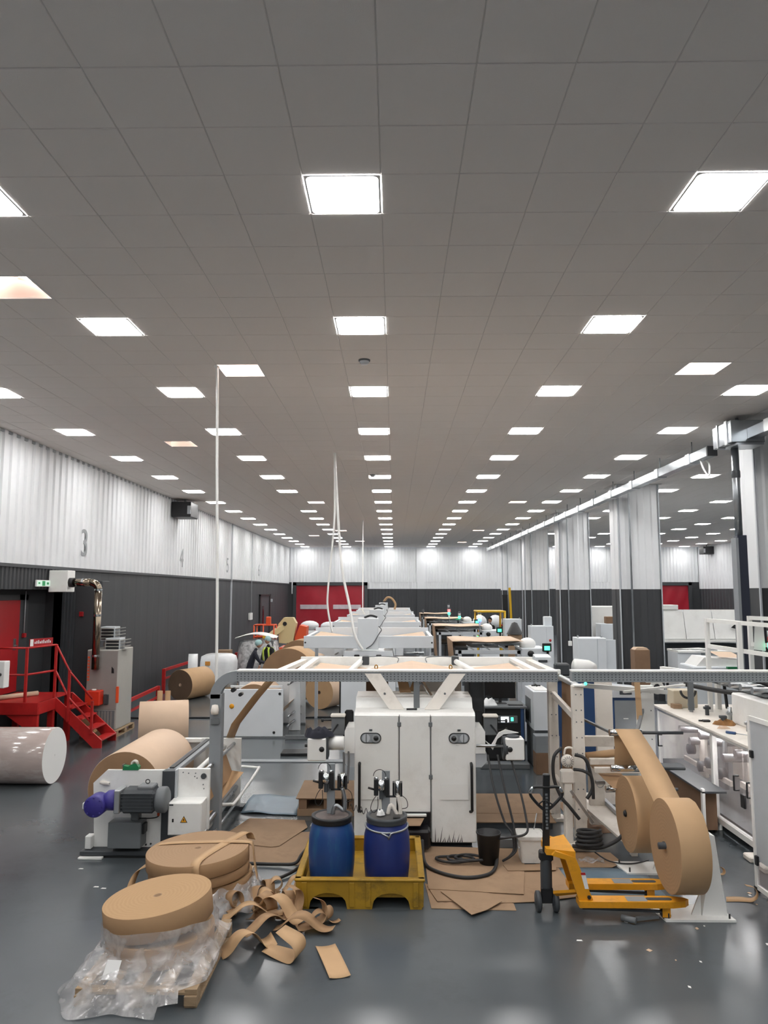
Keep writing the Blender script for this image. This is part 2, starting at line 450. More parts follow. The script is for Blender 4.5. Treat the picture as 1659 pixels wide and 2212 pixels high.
# daylight openings: plastered shafts above missing tiles, an opal sheet on top
def skylight(i, j, lab, ajar=False):
    cx, cy = X0C+PX*i, Y0C+PY*j; x0, x1, y0, y1 = cx-PX/2, cx+PX/2, cy-PY/2, cy+PY/2; z0, z1 = ZC+.002, ZC+.55
    t = thing('window_%d' % (sky.index((i, j))+1), lab, None, (cx, cy, ZC), kind='structure')
    mb = MB()
    for a, b in (((x0,y0),(x1,y0)), ((x1,y0),(x1,y1)), ((x1,y1),(x0,y1)), ((x0,y1),(x0,y0))):
        mb.add([(*a,z0),(*b,z0),(*b,z1),(*a,z1)], [(0,1,2,3)])
    mb.build('shaft', 'shaft', t)
    MB().box(x0, x1, y0, y1, z1, z1+.01).build('opal_sheet', 'daylight', t)
    f = MB()
    for a in ((x0-.012,x0+.012,y0,y1),(x1-.012,x1+.012,y0,y1),(x0,x1,y0-.012,y0+.012),(x0,x1,y1-.012,y1+.012)): f.box(a[0],a[1],a[2],a[3],ZC-.006,ZC+.012)
    f.build('frame', 'lamp_frame', t)
    if ajar:
        m_ = Matrix.Translation((cx, cy, ZC+.18)) @ Matrix.Rotation(.5, 4, 'Y') @ Matrix.Rotation(.25, 4, 'X')
        MB().box(-.27, .27, -.27, .27, -.012, .012, m=m_).build('loose_tile', 'tile', t)
skylab = {(-6,3):('ceiling opening with tilted loose tile at the left picture edge',True), (-3,8):('bright ceiling opening beside the top of the tall hanging conduit',False),
  (-7,17):('ceiling opening with skewed tile above the left side',True), (8,8):('peach coloured ceiling opening on the right, nearest of its side',False),
  (-4,35):('far ceiling opening left of the centre lights, nearest of the far ones',False),(8,35):('far ceiling opening right of the centre lights, nearest of the far ones',False),
  (-4,56):('distant ceiling opening beside the thin hanging wires',False),(8,56):('distant ceiling opening right of centre, above the stack lights',False),
  (-7,62):('distant ceiling opening near the left wall lights',False),(-3,70):('farthest ceiling opening on the left of centre',False),(8,72):('farthest ceiling opening on the right of centre',False)}
for c in sky:
    if c in skyset: skylight(c[0], c[1], *skylab[c])
# square light panels
def rrect(cx, cy, w, h, r, z, n=4):
    out = []
    for sx, sy, a in ((1,1,0),(-1,1,1),(-1,-1,2),(1,-1,3)):
        for q in range(n+1):
            t = (a+q/n)*PI/2; out.append((cx+sx*(w/2-r)+r*math.cos(t), cy+sy*(h/2-r)+r*math.sin(t), z))
    return out
lt = thing('ceiling_light', 'x', 'light', (0,0,0), 'square ceiling light panels')
n_ = len(rrect(0,0,1,1,.1,0))
outer = rrect(0,0,PX-.012,PY-.012,.012,0); inner = rrect(0,0,.585,.585,.05,-.004)
MB().add(outer+inner, [(i, (i+1) % n_, n_+(i+1) % n_, n_+i) for i in range(n_)]).build('frame', 'lamp_frame', lt)
MB().prism(rrect(0,0,.585,.585,.05,-.004), (0,0,.006)).build('diffuser', 'lamp', lt)
cname = {-2:'in the column nearest the left wall', -1:'in the second column from the left wall', 0:'in the centre column over the machines', 1:'in the first column right of the centre',
  2:'in the column just left of the pillars', 3:'in the first column beyond the pillars', 4:'in the second column beyond the pillars', 5:'in the third column beyond the pillars', 6:'in the fourth column beyond the pillars', 7:'in the column nearest the right wall'}
firstL = True
for (i, j) in sorted(lights):
    cj, k = i//5, j//5
    lab = 'square ceiling light panel, %s row back %s' % (ORD[k], cname[cj]) if k >= 0 else 'square ceiling light, %s row before the view %s' % (ORD[-k-1], cname[cj])
    loc = (X0C+PX*i, Y0C+PY*j, ZC-.003)
    if firstL: place(lt, loc); lt['label'] = lab; firstL = False
    else: dup(lt, loc, label=lab)
# smoke detectors
for x, y, lab in ((-.43, 10.4, 'small round smoke detector between the second and third centre lights'), (-.62, 21.0, 'small round smoke detector farther back in the centre ceiling')):
    t = thing('smoke_detector', lab, 'smoke detector', (x, y, ZC-.06), 'smoke detectors')
    MB().lathe([(0,0),(.05,.0),(.065,.02),(.07,.06)], (x,y,ZC-.062), n=20).build('dome', 'grey_light', t)
    MB().lathe([(.07,.04),(.085,.045),(.085,.062)], (x,y,ZC-.062), n=20).build('base', 'grey_mid', t)

# ---- walls of profiled sheets
def corr_mesh(width, z0, z1, pitch, depth):
    # profiled sheet in the x-z plane, ribs towards -y
    mb = MB(); pr = []; n = max(1, round(width/pitch)); p = width/n
    for k in range(n):
        x = k*p; pr += [(x, 0), (x+p*.40, 0), (x+p*.5, -depth), (x+p*.9, -depth)]
    pr.append((width, 0)); vs = []
    for x, y in pr: vs += [(x, y, z0), (x, y, z1)]
    mb.add(vs, [(2*i, 2*i+2, 2*i+3, 2*i+1) for i in range(len(pr)-1)])
    return mb
def sheet_run(wall, name, m, p0, dirv, length, z0, z1, pitch=.33, depth=.04, sheet=3.3, gap=.012):
    d = V(dirv).normalized(); ang = math.atan2(d.y, d.x); n = max(1, round(length/sheet)); s = length/n
    mb = corr_mesh(s-gap, z0, z1, pitch, depth); src = None
    for k in range(n):
        p = V(p0)+d*(k*s)
        if src is None:
            me = bpy.data.meshes.new(name); me.from_pydata(mb.v, [], mb.f); me.materials.append(M[m])
            bm = bmesh.new(); bm.from_mesh(me); bmesh.ops.recalc_face_normals(bm, faces=bm.faces); bm.to_mesh(me); bm.free(); src = me
        o = bpy.data.objects.new(name, src); COL.objects.link(o); o.parent = wall
        mw = MW[wall.name]; o.matrix_local = mw.inverted() @ (Matrix.Translation(p) @ Matrix.Rotation(ang, 4, 'Z'))
ZD = 3.86     # top of the dark lower band
def wall(name, lab, mb, m='wall_dark2'):
    o = mb.build(name, m); return tag(o, lab, kind='structure')
# left wall, with an alcove for the red door between y = 15.0 and 18.0
AY0, AY1, AZ, AX = 14.2, 18.05, 3.34, -8.5
mb = MB().box(XL-.25, XL-.045, YF, AY0, 0, ZC).box(XL-.25, XL-.045, AY1, YB, 0, ZC).box(XL-.25, XL-.045, AY0, AY1, AZ, ZC)
mb.box(AX-.2, AX, AY0-.1, AY1+.1, 0, AZ+.1).box(AX, XL-.045, AY0-.1, AY0, 0, AZ).box(AX, XL-.045, AY1, AY1+.1, 0, AZ).box(AX, XL-.045, AY0, AY1, AZ, AZ+.05)
wl = wall('wall_left', 'long left wall, white profiled sheets over a dark grey band', mb)
sheet_run(wl, 'cladding_sheet', 'wall_white', (XL, YF, 0), (0,1,0), YB-YF, ZD, ZC)
sheet_run(wl, 'dark_sheet', 'wall_dark', (XL, YF, 0), (0,1,0), AY0-YF, 0, ZD)
sheet_run(wl, 'dark_sheet', 'wall_dark', (XL, AY0, 0), (0,1,0), AY1-AY0, AZ, ZD, pitch=.16, depth=.025)
sheet_run(wl, 'flat_sheet', 'wall_dark', (XL, AY1, 0), (0,1,0), YB-AY1, 0, ZD, pitch=1.15, depth=.006, sheet=2.3)
MB().box(XL-.045, XL+.05, YF, YB, ZD-.05, ZD+.02).build('ledge_trim', 'trim_dark', wl)
MB().box(XL-.04, XL+.03, YF, YB, ZC-.06, ZC-.001).build('top_trim', 'galv', wl)
MB().box(XL-.045, XL+.06, 36.4, 36.55, 0, ZC).build('joint_strip', 'grey_light', wl)
for s_, y, z, h in (('3', 19.0, 4.5, 1.0), ('4', 27.8, 4.5, 1.0), ('5', 35.5, 4.5, 1.0), ('6', 43.8, 4.5, 1.0)):
    tx = text('number', s_, h, 'number', wl, frame_mx((XL+.046, y, z), (0,1,0), (0,0,1)), .003)
    tx['label'] = 'grey numeral %s on the white sheets' % s_
# far wall
D1 = (-7.55, -2.2, 3.95)
DR = (17.6, 22.25, 3.95)
ZB = 3.47
mb = MB().box(XL-.25, D1[0], YB+.045, YB+.3, 0, ZC).box(D1[1], DR[0], YB+.045, YB+.3, 0, ZC).box(DR[1], XR, YB+.045, YB+.3, 0, ZC)
mb.box(D1[0], D1[1], YB+.045, YB+.3, D1[2], ZC).box(DR[0], DR[1], YB+.045, YB+.3, DR[2], ZC)
wb = wall('wall_back', 'far end wall, white ribbed sheets above dark grey', mb)
sheet_run(wb, 'cladding_sheet', 'wall_white', (XL, YB+.04, 0), (1,0,0), XR-XL, D1[2]+.03, ZC, pitch=.25)
sheet_run(wb, 'cladding_sheet', 'wall_white', (D1[1]+.15, YB+.04, 0), (1,0,0), DR[0]-D1[1]-.3, ZB, D1[2]+.03, pitch=.25)
sheet_run(wb, 'dark_sheet', 'wall_dark', (D1[1]+.15, YB+.04, 0), (1,0,0), DR[0]-D1[1]-.3, 0, ZB, pitch=.25, depth=.02)
MB().box(XL, D1[0]-.15, YB+.0, YB+.05, 0, D1[2]+.03).box(DR[1]+.15, XR, YB, YB+.05, 0, ZB).build('corner_panel', 'wall_dark', wb)
MB().box(1.7, 2.3, YB-.06, YB+.05, 0, ZC).build('pilaster', 'wall_white', wb)
MB().box(1.69, 2.31, YB-.065, YB+.05, 0, ZB).build('pilaster_foot', 'wall_dark', wb)
MB().box(D1[0]-.26, D1[0]-.18, YB-.08, YB, 3.1, 4.2).build('rail_end', 'wall_white', wb)
# right wall and the wall behind the camera
wr = wall('wall_right', 'right side wall far beyond the pillars', MB().box(XR+.045, XR+.25, YF, YB+.3, 0, ZC))
sheet_run(wr, 'cladding_sheet', 'wall_white', (XR, YB, 0), (0,-1,0), YB-YF, ZB, ZC, pitch=.5, sheet=7)
sheet_run(wr, 'dark_sheet', 'wall_dark', (XR, YB, 0), (0,-1,0), YB-YF, 0, ZB, pitch=.5, sheet=7)
wall('wall_front', 'white end wall behind the viewer', MB().box(XL-.25, XR+.25, YF-.2, YF-.001, 0, ZC), 'wall_white')
# roll-up doors
def fast_door(name, D, lab, wins):
    x0, x1, h = D
    t = thing(name, lab, None, ((x0+x1)/2, YB, 0), kind='structure')
    MB().box(x0-.15, x0+.1, YB-.12, YB+.06, 0, h).box(x1-.1, x1+.15, YB-.12, YB+.06, 0, h).box(x0-.15, x1+.15, YB-.12, YB+.06, h-.22, h).build('door_frame', 'trim_dark', t)
    def sheetfn(u, v):
        x = x0+.1+(x1-x0-.2)*u; z = (h-.22)*v
        return (x, YB+.0+.02*math.sin(x*2.1+z*1.7)+.012*math.sin(7*x-3*z), z)
    MB().grid(sheetfn, 40, 24).build('curtain', 'red_curtain', t)
    for a, b in wins:
        MB().box(a, b, YB-.045, YB-.02, 1.95, 2.28, .01).build('clear_window', 'clear_band', t)
mat('clear_band', 'c9bcc2', 0.25, var=0.12, scale=2.5)
fast_door('door_1', D1, 'large red roll-up fabric door in the far wall on the left', [(-7.15, -5.05), (-4.65, -2.55)])
fast_door('door_2', DR, 'red roll-up fabric door at the far right corner', [])
# red steel door up in the alcove of the left wall
t = thing('door_3', 'red steel door at the top of the red stairs', None, (AX, 16.3, 1.05), kind='structure')
MB().box(AX, AX+.05, 15.75, 16.75, 1.08, 3.1, .006).build('door_leaf', 'red_door', t)
MB().box(AX, AX+.03, 15.6, 15.75, 1.08, 3.22).box(AX, AX+.03, 16.75, 17.15, 1.08, 3.22).box(AX, AX+.03, 15.6, 17.15, 3.1, 3.22).build('door_frame', 'trim_dark', t)
MB().box(AX+.05, AX+.07, 16.5, 16.6, 2.0, 2.25, .005).cyl((AX+.06,16.55,2.1),(AX+.12,16.55,2.1),.012).beam((AX+.12,16.55,2.1),(AX+.12,16.40,2.1),.02,.02).build('door_handle', 'steel', t)
MB().tube([(AX+.06,16.95,2.35),(AX+.06,16.95,3.3)], .012).build('cable_tube', 'grey_light', t)
MB().box(AX+.03,AX+.1,16.9,17.0,2.25,2.35,.01).build('push_button', 'red_door', t)
# dark personnel door far along the left wall
t = thing('door_4', 'narrow dark door far along the left wall', None, (XL, 46, 0), kind='structure')
MB().box(XL, XL+.03, 44.5, 47.6, 0, 3.0).build('door_leaf', 'grey_dark', t)
MB().box(XL, XL+.08, 44.2, 44.5, 0, 3.1).box(XL, XL+.08, 47.6, 47.9, 0, 3.1).box(XL, XL+.08, 44.2, 47.9, 3.0, 3.1).build('door_frame', 'black', t)
MB().box(XL+.03, XL+.05, 45.2, 45.7, 1.2, 2.4).build('pane', 'black_gloss', t)
# flat pier beside the alcove
pr_ = tag(MB().box(XL-.05, -7.22, 18.3, 18.75, 0, 3.55, .01).build('trim_1', 'wall_dark'), 'flat dark grey boxed pier beside the alcove', kind='structure')
MB().box(-7.75,-7.65,18.24,18.3,2.68,2.80,.01).build('alarm_button', 'red_door', pr_)
cp = MB()
for q in range(4): cp.box(XL-.05+.0, XL+.02+.055*q, 18.06+.06*q, 18.10+.06*q, 0, AZ)
tag(cp.build('trim_2', 'grey_dark'), 'stepped dark edge strips beside the alcove', kind='structure')
# ---- clad pillars between the two bays
def pillar(y, lab, x0=6.92, x1=8.2, d=1.05):
    t = thing('pillar', lab, 'pillar', ((x0+x1)/2, y+d/2, 0), 'clad pillars between the bays')
    e = .05
    MB().box(x0+e+.02, x1-e-.02, y+e+.02, y+d-e-.02, 0, ZC-.001).build('core', 'wall_dark2', t)
    zz = 3.36
    for nm, m, a, b in (('upper_cladding', 'wall_white', zz, ZC-.002), ('lower_cladding', 'wall_dark', 0, zz)):
        for p0, dv, L in (((x0, y+e, 0), (1,0,0), x1-x0), ((x0+e, y+d, 0), (0,-1,0), d), ((x1-e, y, 0), (0,1,0), d)):
            mbs = corr_mesh(L, a, b, .43, .03); ang = math.atan2(dv[1], dv[0])
            mm = Matrix.Translation(p0) @ Matrix.Rotation(ang, 4, 'Z'); q = MB(); q.add([mm @ Vector(v) for v in mbs.v], mbs.f); q.build(nm, m, t)
    MB().box(x0-.01,x0+.02,y-.02,y+.03,0,ZC).box(x1-.02,x1+.01,y-.02,y+.03,0,ZC).build('corner_angle', 'grey_light', t)
    MB().box(x0+.32,x0+.37,y-.075,y-.04,1.25,ZC-.3).build('conduit', 'galv', t)
    MB().box(x0+.27,x0+.42,y-.12,y-.04,1.05,1.25,.01).build('socket_box', 'white', t)
    MB().box(x0-.1,x1+.1,y-.05,y+d+.05,ZC-.02,ZC-.003).build('ceiling_collar', 'tbar', t)
for y, lab in ((14.6,'nearest white and grey clad pillar at the right picture edge'),(22.95,'white and grey clad pillar behind the tall brown carton'),(31.25,'clad pillar, third from the near end, behind grey cabinets'),(39.6,'clad pillar, fourth from the near end'),(47.9,'farthest clad pillar by the far wall')):
    pillar(y, lab, *((7.12, 8.4) if y < 15 else (6.92, 8.2)))
# ================================================================== PAPER ROLLS, LEFT SIDE
def roll(name, lab, cat, c, axis, r, L, m_side, m_face, core=.05, group=None, n=48, face_both=True, core_m='kraft_dark', mid=False):
    # a wound roll: outer wrap, two end faces with a core hole
    c = V(c); ax = V(axis).normalized(); a = c-ax*L/2
    t = thing(name, lab, cat, tuple(c) if mid else (c.x, c.y, c.z-r if abs(ax.z) < .7 else c.z-L/2), group)
    MB().lathe([(r-.004,0),(r,.004),(r,L-.004),(r-.004,L)], a, ax, n).build('wrap', m_side, t)
    for z, s in ((0, 1), (L, -1)):
        o = a+ax*z; e = s*.004
        mb = MB(); mb.lathe([(r-.004,z),(core*1.02,z)], a, ax, n); f = mb.build('end_face', m_face, t)
    q = MB(); q.lathe([(core,0),(core,L)], a, ax, 20); q.lathe([(core*.75,.0),(core*.75,L)], a, ax, 20); q.lathe([(core*.75,0),(core,0)], a, ax, 20); q.lathe([(core*.75,L),(core,L)], a, ax, 20)
    q.build('core_tube', core_m, t)
    return t
roll('paper_roll', 'big kraft paper roll mounted in the unwinder with purple motor', 'paper roll', (-3.52,10.72,.74), (0,1,0), .475, 1.62, 'kraft_pale', 'kraft_side', .05)
roll('paper_roll', 'pale kraft roll lying crosswise behind the motor unwinder', 'paper roll', (-4.92,16.1,.485), (1,.31,0), .485, 1.0, 'kraft_pale', 'kraft_lit', .05)
roll('paper_roll', 'dark-faced brown roll lying by the left wall red rail', 'paper roll', (-6.3,23.4,.46), (.42,1,0), .46, 1.15, 'kraft_lit', 'kraft_dark', .05, core_m='kraft_pale')
t = roll('paper_roll', 'large plastic-wrapped roll lying at the left picture edge', 'paper roll', (-6.95,13.15,.47), (1,0,0), .47, 2.1, 'wrapped_roll', 'paper_white', .02, core_m='paper_white')
for x, lab in ((-5.3,'left of two upright cardboard tubes behind the pale roll'),(-5.12,'right of two upright cardboard tubes behind the pale roll')):
    tag(MB().lathe([(.06,0),(.06,1.06),(.048,1.06),(.048,.02),(0,.02)], (x,17.0,0), n=20).build('cardboard_tube','kraft'), lab, 'tube', 'upright cardboard tubes')

# ---- unwinder with purple gear motor
t = thing('unwinder', 'white steel roll unwinder with purple gear motor and electrical box', 'machine', (-3.1, 10.7, 0))
MB().prism([(-3.80,9.70,.09),(-2.93,9.70,.09),(-2.93,9.70,1.03),(-3.67,9.70,1.03),(-3.84,9.70,.87)], (0,.05,0)).build('side_plate','white',t)
MB().box(-3.88,-3.80,9.60,9.72,.09,.25,.01).build('foot_block','white',t)
MB().box(-3.92,-2.38,9.55,9.85,.03,.085,.008).build('base_rail','grey_dark',t)
MB().box(-3.9,-2.38,9.57,9.83,0,.03).build('base_pad','black',t)
MB().box(-3.92,-3.62,9.50,9.56,0,.025,.004).build('floor_strip','white',t)
MB().box(-2.95,-2.78,9.66,9.78,.05,1.03,.006).build('black_cover','grey_dark',t)
MB().box(-2.79,-2.765,9.66,9.80,.5,1.04).build('cover_edge','grey_light',t)
pl = MB().box(-2.765,-2.36,9.72,9.77,.30,1.045,.004).build('front_plate','white',t)
MB().cyl((-2.435,9.72,.955),(-2.435,9.70,.955),.035,n=16).build('bearing','grey_dark',pl)
b_ = MB()
for x, z in ((-2.70,1.0),(-2.63,.99),(-2.54,.99),(-2.52,.93),(-2.55,.95),(-2.44,.85),(-2.43,.80)): b_.cyl((x,9.72,z),(x,9.712,z),.008,n=8)
b_.build('bolt_heads','grey_mid',pl)
eb = MB().box(-2.80,-2.385,9.45,9.72,.31,.70,.008).build('electrical_box','white',t)
MB().box(-2.79,-2.395,9.444,9.452,.32,.69,.003).build('box_door','white',eb)
MB().box(-2.745,-2.725,9.435,9.446,.47,.51,.003).build('lock','black',eb)
MB().prism([(-2.645,9.443,.465),(-2.555,9.443,.465),(-2.60,9.443,.545)], (0,-.003,0)).build('warning_triangle','black',eb)
mat('amber_sign','e8a11a',.5)
MB().prism([(-2.634,9.438,.471),(-2.566,9.438,.471),(-2.60,9.438,.532)], (0,-.002,0)).build('triangle_face','amber_sign',eb)
MB().prism([(-2.603,9.435,.512),(-2.590,9.435,.512),(-2.598,9.435,.498),(-2.588,9.435,.498),(-2.606,9.435,.476),(-2.601,9.435,.493),(-2.610,9.435,.493)], (0,-.002,0)).build('flash_mark','black',eb)
MB().box(-2.785,-2.735,9.440,9.446,.665,.683).build('maker_plate','grey_dark',eb)
# gear motor
mo = MB()
mo.box(-3.36,-2.92,9.30,9.58,.60,.88,.045); mo.build('motor_body','grey_dark',t)
mfan = MB().lathe([(0,.0),(.14,.0),(.155,.02),(.155,.10),(.15,.11),(.12,.13),(0,.13)], (-2.93,9.44,.74), (1,0,0), 28).build('fan_cowl','grey_mid',t)
MB().box(-3.16,-2.96,9.34,9.54,.87,.92,.012).build('terminal_box','grey_mid',t)
MB().tube(arc((-3.06,9.44,.955),.025,0,2*PI,14,'xz')[:-1],.006,6,closed=True).build('lifting_eye','black',t)
fins = MB()
for q in range(6): fins.box(-3.34,-2.95,9.295-.006,9.32,.635+.04*q,.645+.04*q)
fins.build('cooling_fins','grey_dark',t)
MB().box(-3.43,-3.355,9.31,9.57,.60,.88,.01).build('motor_flange','aluminium',t)
g_ = MB().lathe([(.075,0),(.095,.03),(.12,.06),(.12,.16),(.10,.17)], (-3.60,9.44,.73), (1,0,0), 24)
gb = g_.build('gear_neck','purple',t)
MB().lathe([(0,0),(.115,0),(.13,.015),(.13,.20),(.115,.22),(.0,.22)], (-3.66,9.28,.69), (0,1,0), 28).build('gear_head','purple',t)
bo = MB()
for q in range(8):
    a = q*PI/4; bo.cyl((-3.66+.105*math.cos(a),9.285,.69+.105*math.sin(a)),(-3.66+.105*math.cos(a),9.268,.69+.105*math.sin(a)),.011,n=8)
bo.build('cover_bolts','purple',t)
MB().box(-3.83,-3.76,9.35,9.42,.64,.72,.01).build('torque_arm','white',t)
MB().lathe([(.0,0),(.02,0),(.03,.05),(.02,.12),(.01,.12)], (-3.75,9.69,.88), (1,0,-.15), 10).build('side_lever','white_warm',t)
# grey brake box under the motor
gbx = MB().box(-3.55,-3.14,9.48,9.70,.14,.45,.006).build('brake_box','grey_mid',t)
MB().box(-3.15,-3.11,9.52,9.64,.30,.42,.006).build('box_latch','black',gbx)
MB().box(-3.30,-3.20,9.56,9.68,.45,.56,.01).cyl((-3.25,9.60,.56),(-3.25,9.60,.60),.03).build('brake_valve','grey_mid',t)
MB().tube(smooth([(-3.30,9.58,.52),(-3.33,9.58,.60),(-3.28,9.60,.66),(-3.0,9.60,.66),(-2.97,9.60,.60),(-2.96,9.60,.50),(-3.05,9.60,.47),(-3.20,9.60,.47)]),.008,6).build('brake_hose','black',t)
MB().cyl((-2.965,9.60,.50),(-2.965,9.60,.63),.016,n=10).build('orange_valve','orange',t)
bb = MB()
for x, z in ((-3.20,.11),(-3.17,.14),(-3.14,.12),(-3.22,.14),(-3.08,.13)): bb.cyl((x,9.70,z),(x,9.69,z),.012,n=8)
bb.build('plate_bolts','grey_dark',t)
# far side plate, rollers, cross beams
MB().prism([(-3.75,11.66,.05),(-2.36,11.66,.05),(-2.36,11.66,1.05),(-3.60,11.66,1.05),(-3.75,11.66,.9)], (0,.05,0)).build('end_plate','white',t)
MB().box(-3.9,-2.3,11.6,11.8,0,.05).build('end_base','grey_dark',t)
for p, r, m in (((-2.47,.97),.028,'steel'),((-2.62,.93),.035,'white'),((-2.42,.33),.03,'steel'),((-2.47,.20),.03,'steel'),((-2.40,.12),.022,'steel')):
    MB().cyl((p[0],9.77,p[1]),(p[0],11.66,p[1]),r,n=14).build('roller',m,t)
MB().box(-2.93,-2.78,9.78,11.66,.98,1.03,.005).build('cross_channel','grey',t)
MB().box(-2.90,-2.84,9.80,11.66,1.03,1.045).build('rubber_strip','black',t)
MB().box(-3.45,-2.95,11.58,11.66,1.0,1.06,.005).build('top_rail','white',t)
MB().add([(-2.44,9.85,.55),(-2.44,11.5,.55),(-2.58,11.5,.92),(-2.58,9.85,.92)],[(0,1,2,3)]).build('paper_web','kraft',t,solid=.002)
MB().add([(-2.50,10.0,.30),(-2.25,11.35,.62),(-2.50,11.55,.60),(-2.62,10.0,.35)],[(0,1,2,3)]).build('paper_tail','kraft_lit',t,solid=.002)
MB().tube(smooth([(-2.50,10.62,.36),(-2.30,10.62,.36),(-2.22,10.75,.38),(-2.22,12.35,.42),(-2.27,12.5,.42),(-2.6,12.6,.42)],5),.022,8).build('guard_tube','white',t)
MB().tube([(-2.6,12.6,.42),(-2.6,12.6,.02)],.02,8).build('guard_leg','white',t)
# green tape dispenser lying on the unwinder
t = thing('tape_dispenser', 'green tape dispenser lying on top of the unwinder', 'tape dispenser', (-3.37,9.73,1.03))
MB().prism([(-3.47,9.69,1.031),(-3.27,9.69,1.031),(-3.265,9.69,1.07),(-3.30,9.69,1.11),(-3.36,9.69,1.10),(-3.40,9.69,1.075),(-3.46,9.69,1.085)], (0,.08,0)).build('body','green',t)
MB().lathe([(.02,0),(.045,0),(.045,.05),(.02,.05),(.02,0)], (-3.33,9.705,1.105), (0,1,0), 20, sharp=True).build('tape_reel','tape',t)
MB().box(-3.475,-3.46,9.69,9.77,1.07,1.10).build('cutter','steel',t)

# ---- perforated cable channel on its post (white cover on the horizontal run)
t = thing('cable_channel', 'grey perforated cable channel arching from its post across the machines', 'cable channel', (-2.46,10.4,0))
MB().box(-2.52,-2.36,10.30,10.46,.02,1.90,.004).build('post','grey',t)
MB().box(-2.56,-2.32,10.26,10.50,0,.02).build('foot_plate','grey',t)
bend = arc((-2.16,10.38,1.84),.30,PI,PI/2,8,'xz')
mb = MB(); 
for a, b in zip(bend[:-1], bend[1:]): mb.beam(a, b, .16, .14, up=(0,1,0) if False else (0,0,1))
mb2 = MB(); n = len(bend); inn = arc((-2.16,10.38,1.84),.23,PI,PI/2,8,'xz'); out = arc((-2.16,10.38,1.84),.37,PI,PI/2,8,'xz')
vs = []
for p, q in zip(inn, out): vs += [(p[0],10.30,p[2]),(q[0],10.30,q[2]),(q[0],10.46,q[2]),(p[0],10.46,p[2])]
fs = []
for i in range(n-1):
    for k in range(4): fs.append((4*i+k, 4*i+(k+1)%4, 4*i+4+(k+1)%4, 4*i+4+k))
mb2.add(vs, fs+[(0,1,2,3),(4*n-4,4*n-3,4*n-2,4*n-1)]).build('bend','grey',t)
MB().box(-2.16,2.22,10.30,10.46,2.07,2.205).build('channel_run','tray',t)
MB().box(-2.16,2.22,10.29,10.47,2.205,2.225).build('channel_lid','white',t)
MB().box(-2.50,-2.38,10.27,10.30,1.50,1.58,.005).build('clamp','grey_mid',t)
MB().cyl((-2.2,10.36,1.96),(-2.2,10.24,1.96),.03,n=12).cyl((-2.1,10.36,1.9),(-2.1,10.24,1.9),.025,n=12).build('cable_glands','black',t)
MB().lathe([(0,0),(.05,.0),(.055,.05),(.04,.12),(0,.13)],(-2.44,10.25,1.64),(0,0,1),14).build('lamp_cap','white_warm',t)
MB().box(.26,.34,10.31,10.36,1.72,2.07,.004).build('drop_bracket','grey_mid',t)
t = thing('cable_channel', 'right-hand length of grey perforated cable channel above the reels', 'cable channel', (3.7,10.38,2.07))
MB().box(2.42,5.6,10.30,10.46,2.07,2.205).build('channel_run','tray',t)
MB().box(2.42,5.6,10.29,10.47,2.205,2.225).build('channel_lid','white',t)
MB().box(5.45,5.60,10.3,10.46,0,2.07,.004).build('post','grey',t)
MB().box(3.98,4.05,10.29,10.33,1.7,2.07).build('drop_bracket','grey_mid',t)

# ---- wooden pallets
def pallet(loc, lab, L=1.2, W=0.95, rz=0, group='wooden pallets'):
    t = thing('wooden_pallet', lab, 'pallet', (0,0,0), group)
    for k in range(5):
        x = -W/2+.05+k*(W-.1)/4
        MB().box(x-.05,x+.05,-L/2,L/2,.118,.14,.003).build('deck_board','wood',t)
    for y in (-L/2+.05, 0, L/2-.05):
        MB().box(-W/2,W/2,y-.05,y+.05,.095,.118,.002).build('cross_board','wood',t)
        for x in (-W/2+.05, 0, W/2-.05): MB().box(x-.05,x+.05,y-.07,y+.07,.02,.095,.004).build('block','wood',t)
    for x in (-W/2+.05, 0, W/2-.05): MB().box(x-.05,x+.05,-L/2,L/2,0,.02,.002).build('bottom_board','wood',t)
    return place(t, loc, rz)
pallet((-2.07,6.90,0), 'wooden pallet in the front under two kraft reels and film', 1.28, .98)
pallet((-2.1,8.45,0), 'wooden pallet under the second stack of reels, mostly hidden', 1.0, .95)
def reel(name, lab, c, r, h, tilt=(0,0), face='reel_face', side='kraft', group='narrow kraft reels', core=.038):
    t = thing(name, lab, 'paper reel', (0,0,0), group)
    MB().lathe([(r-.003,0),(r,.003),(r,h-.003),(r-.003,h)], n=56).build('wrap', side, t)
    for z in (0, h): MB().lathe([(r-.003,z),(core,z)], n=56).build('end_face', face, t)
    MB().lathe([(core,h),(core,0)], n=20).lathe([(core*.8,h),(core*.8,0)], n=20).lathe([(core*.8,h),(core,h)],n=20).lathe([(core*.8,0),(core,0)],n=20).build('core_tube','cardboard',t)
    return place(t, c, 0, tilt[0], tilt[1])
reel('paper_reel','lower kraft reel on the front pallet, wrapped in film',(-2.10,6.98,.145),.47,.17)
reel('paper_reel','tilted top kraft reel on the front pallet',(-2.12,7.00,.36),.475,.21,(math.radians(1),math.radians(-6.5)))
reel('paper_reel','bottom reel of the stack tied with paper bands',(-2.06,8.42,.145),.50,.12,side='kraft')
reel('paper_reel','second reel from the top of the banded stack',(-2.12,8.38,.27),.535,.10,(0,math.radians(-2)),side='kraft')
reel('paper_reel','top reel of the banded stack behind the front pallet',(-2.13,8.36,.385),.545,.145,(math.radians(1),math.radians(-2.5)),'reel_face_dark','kraft')
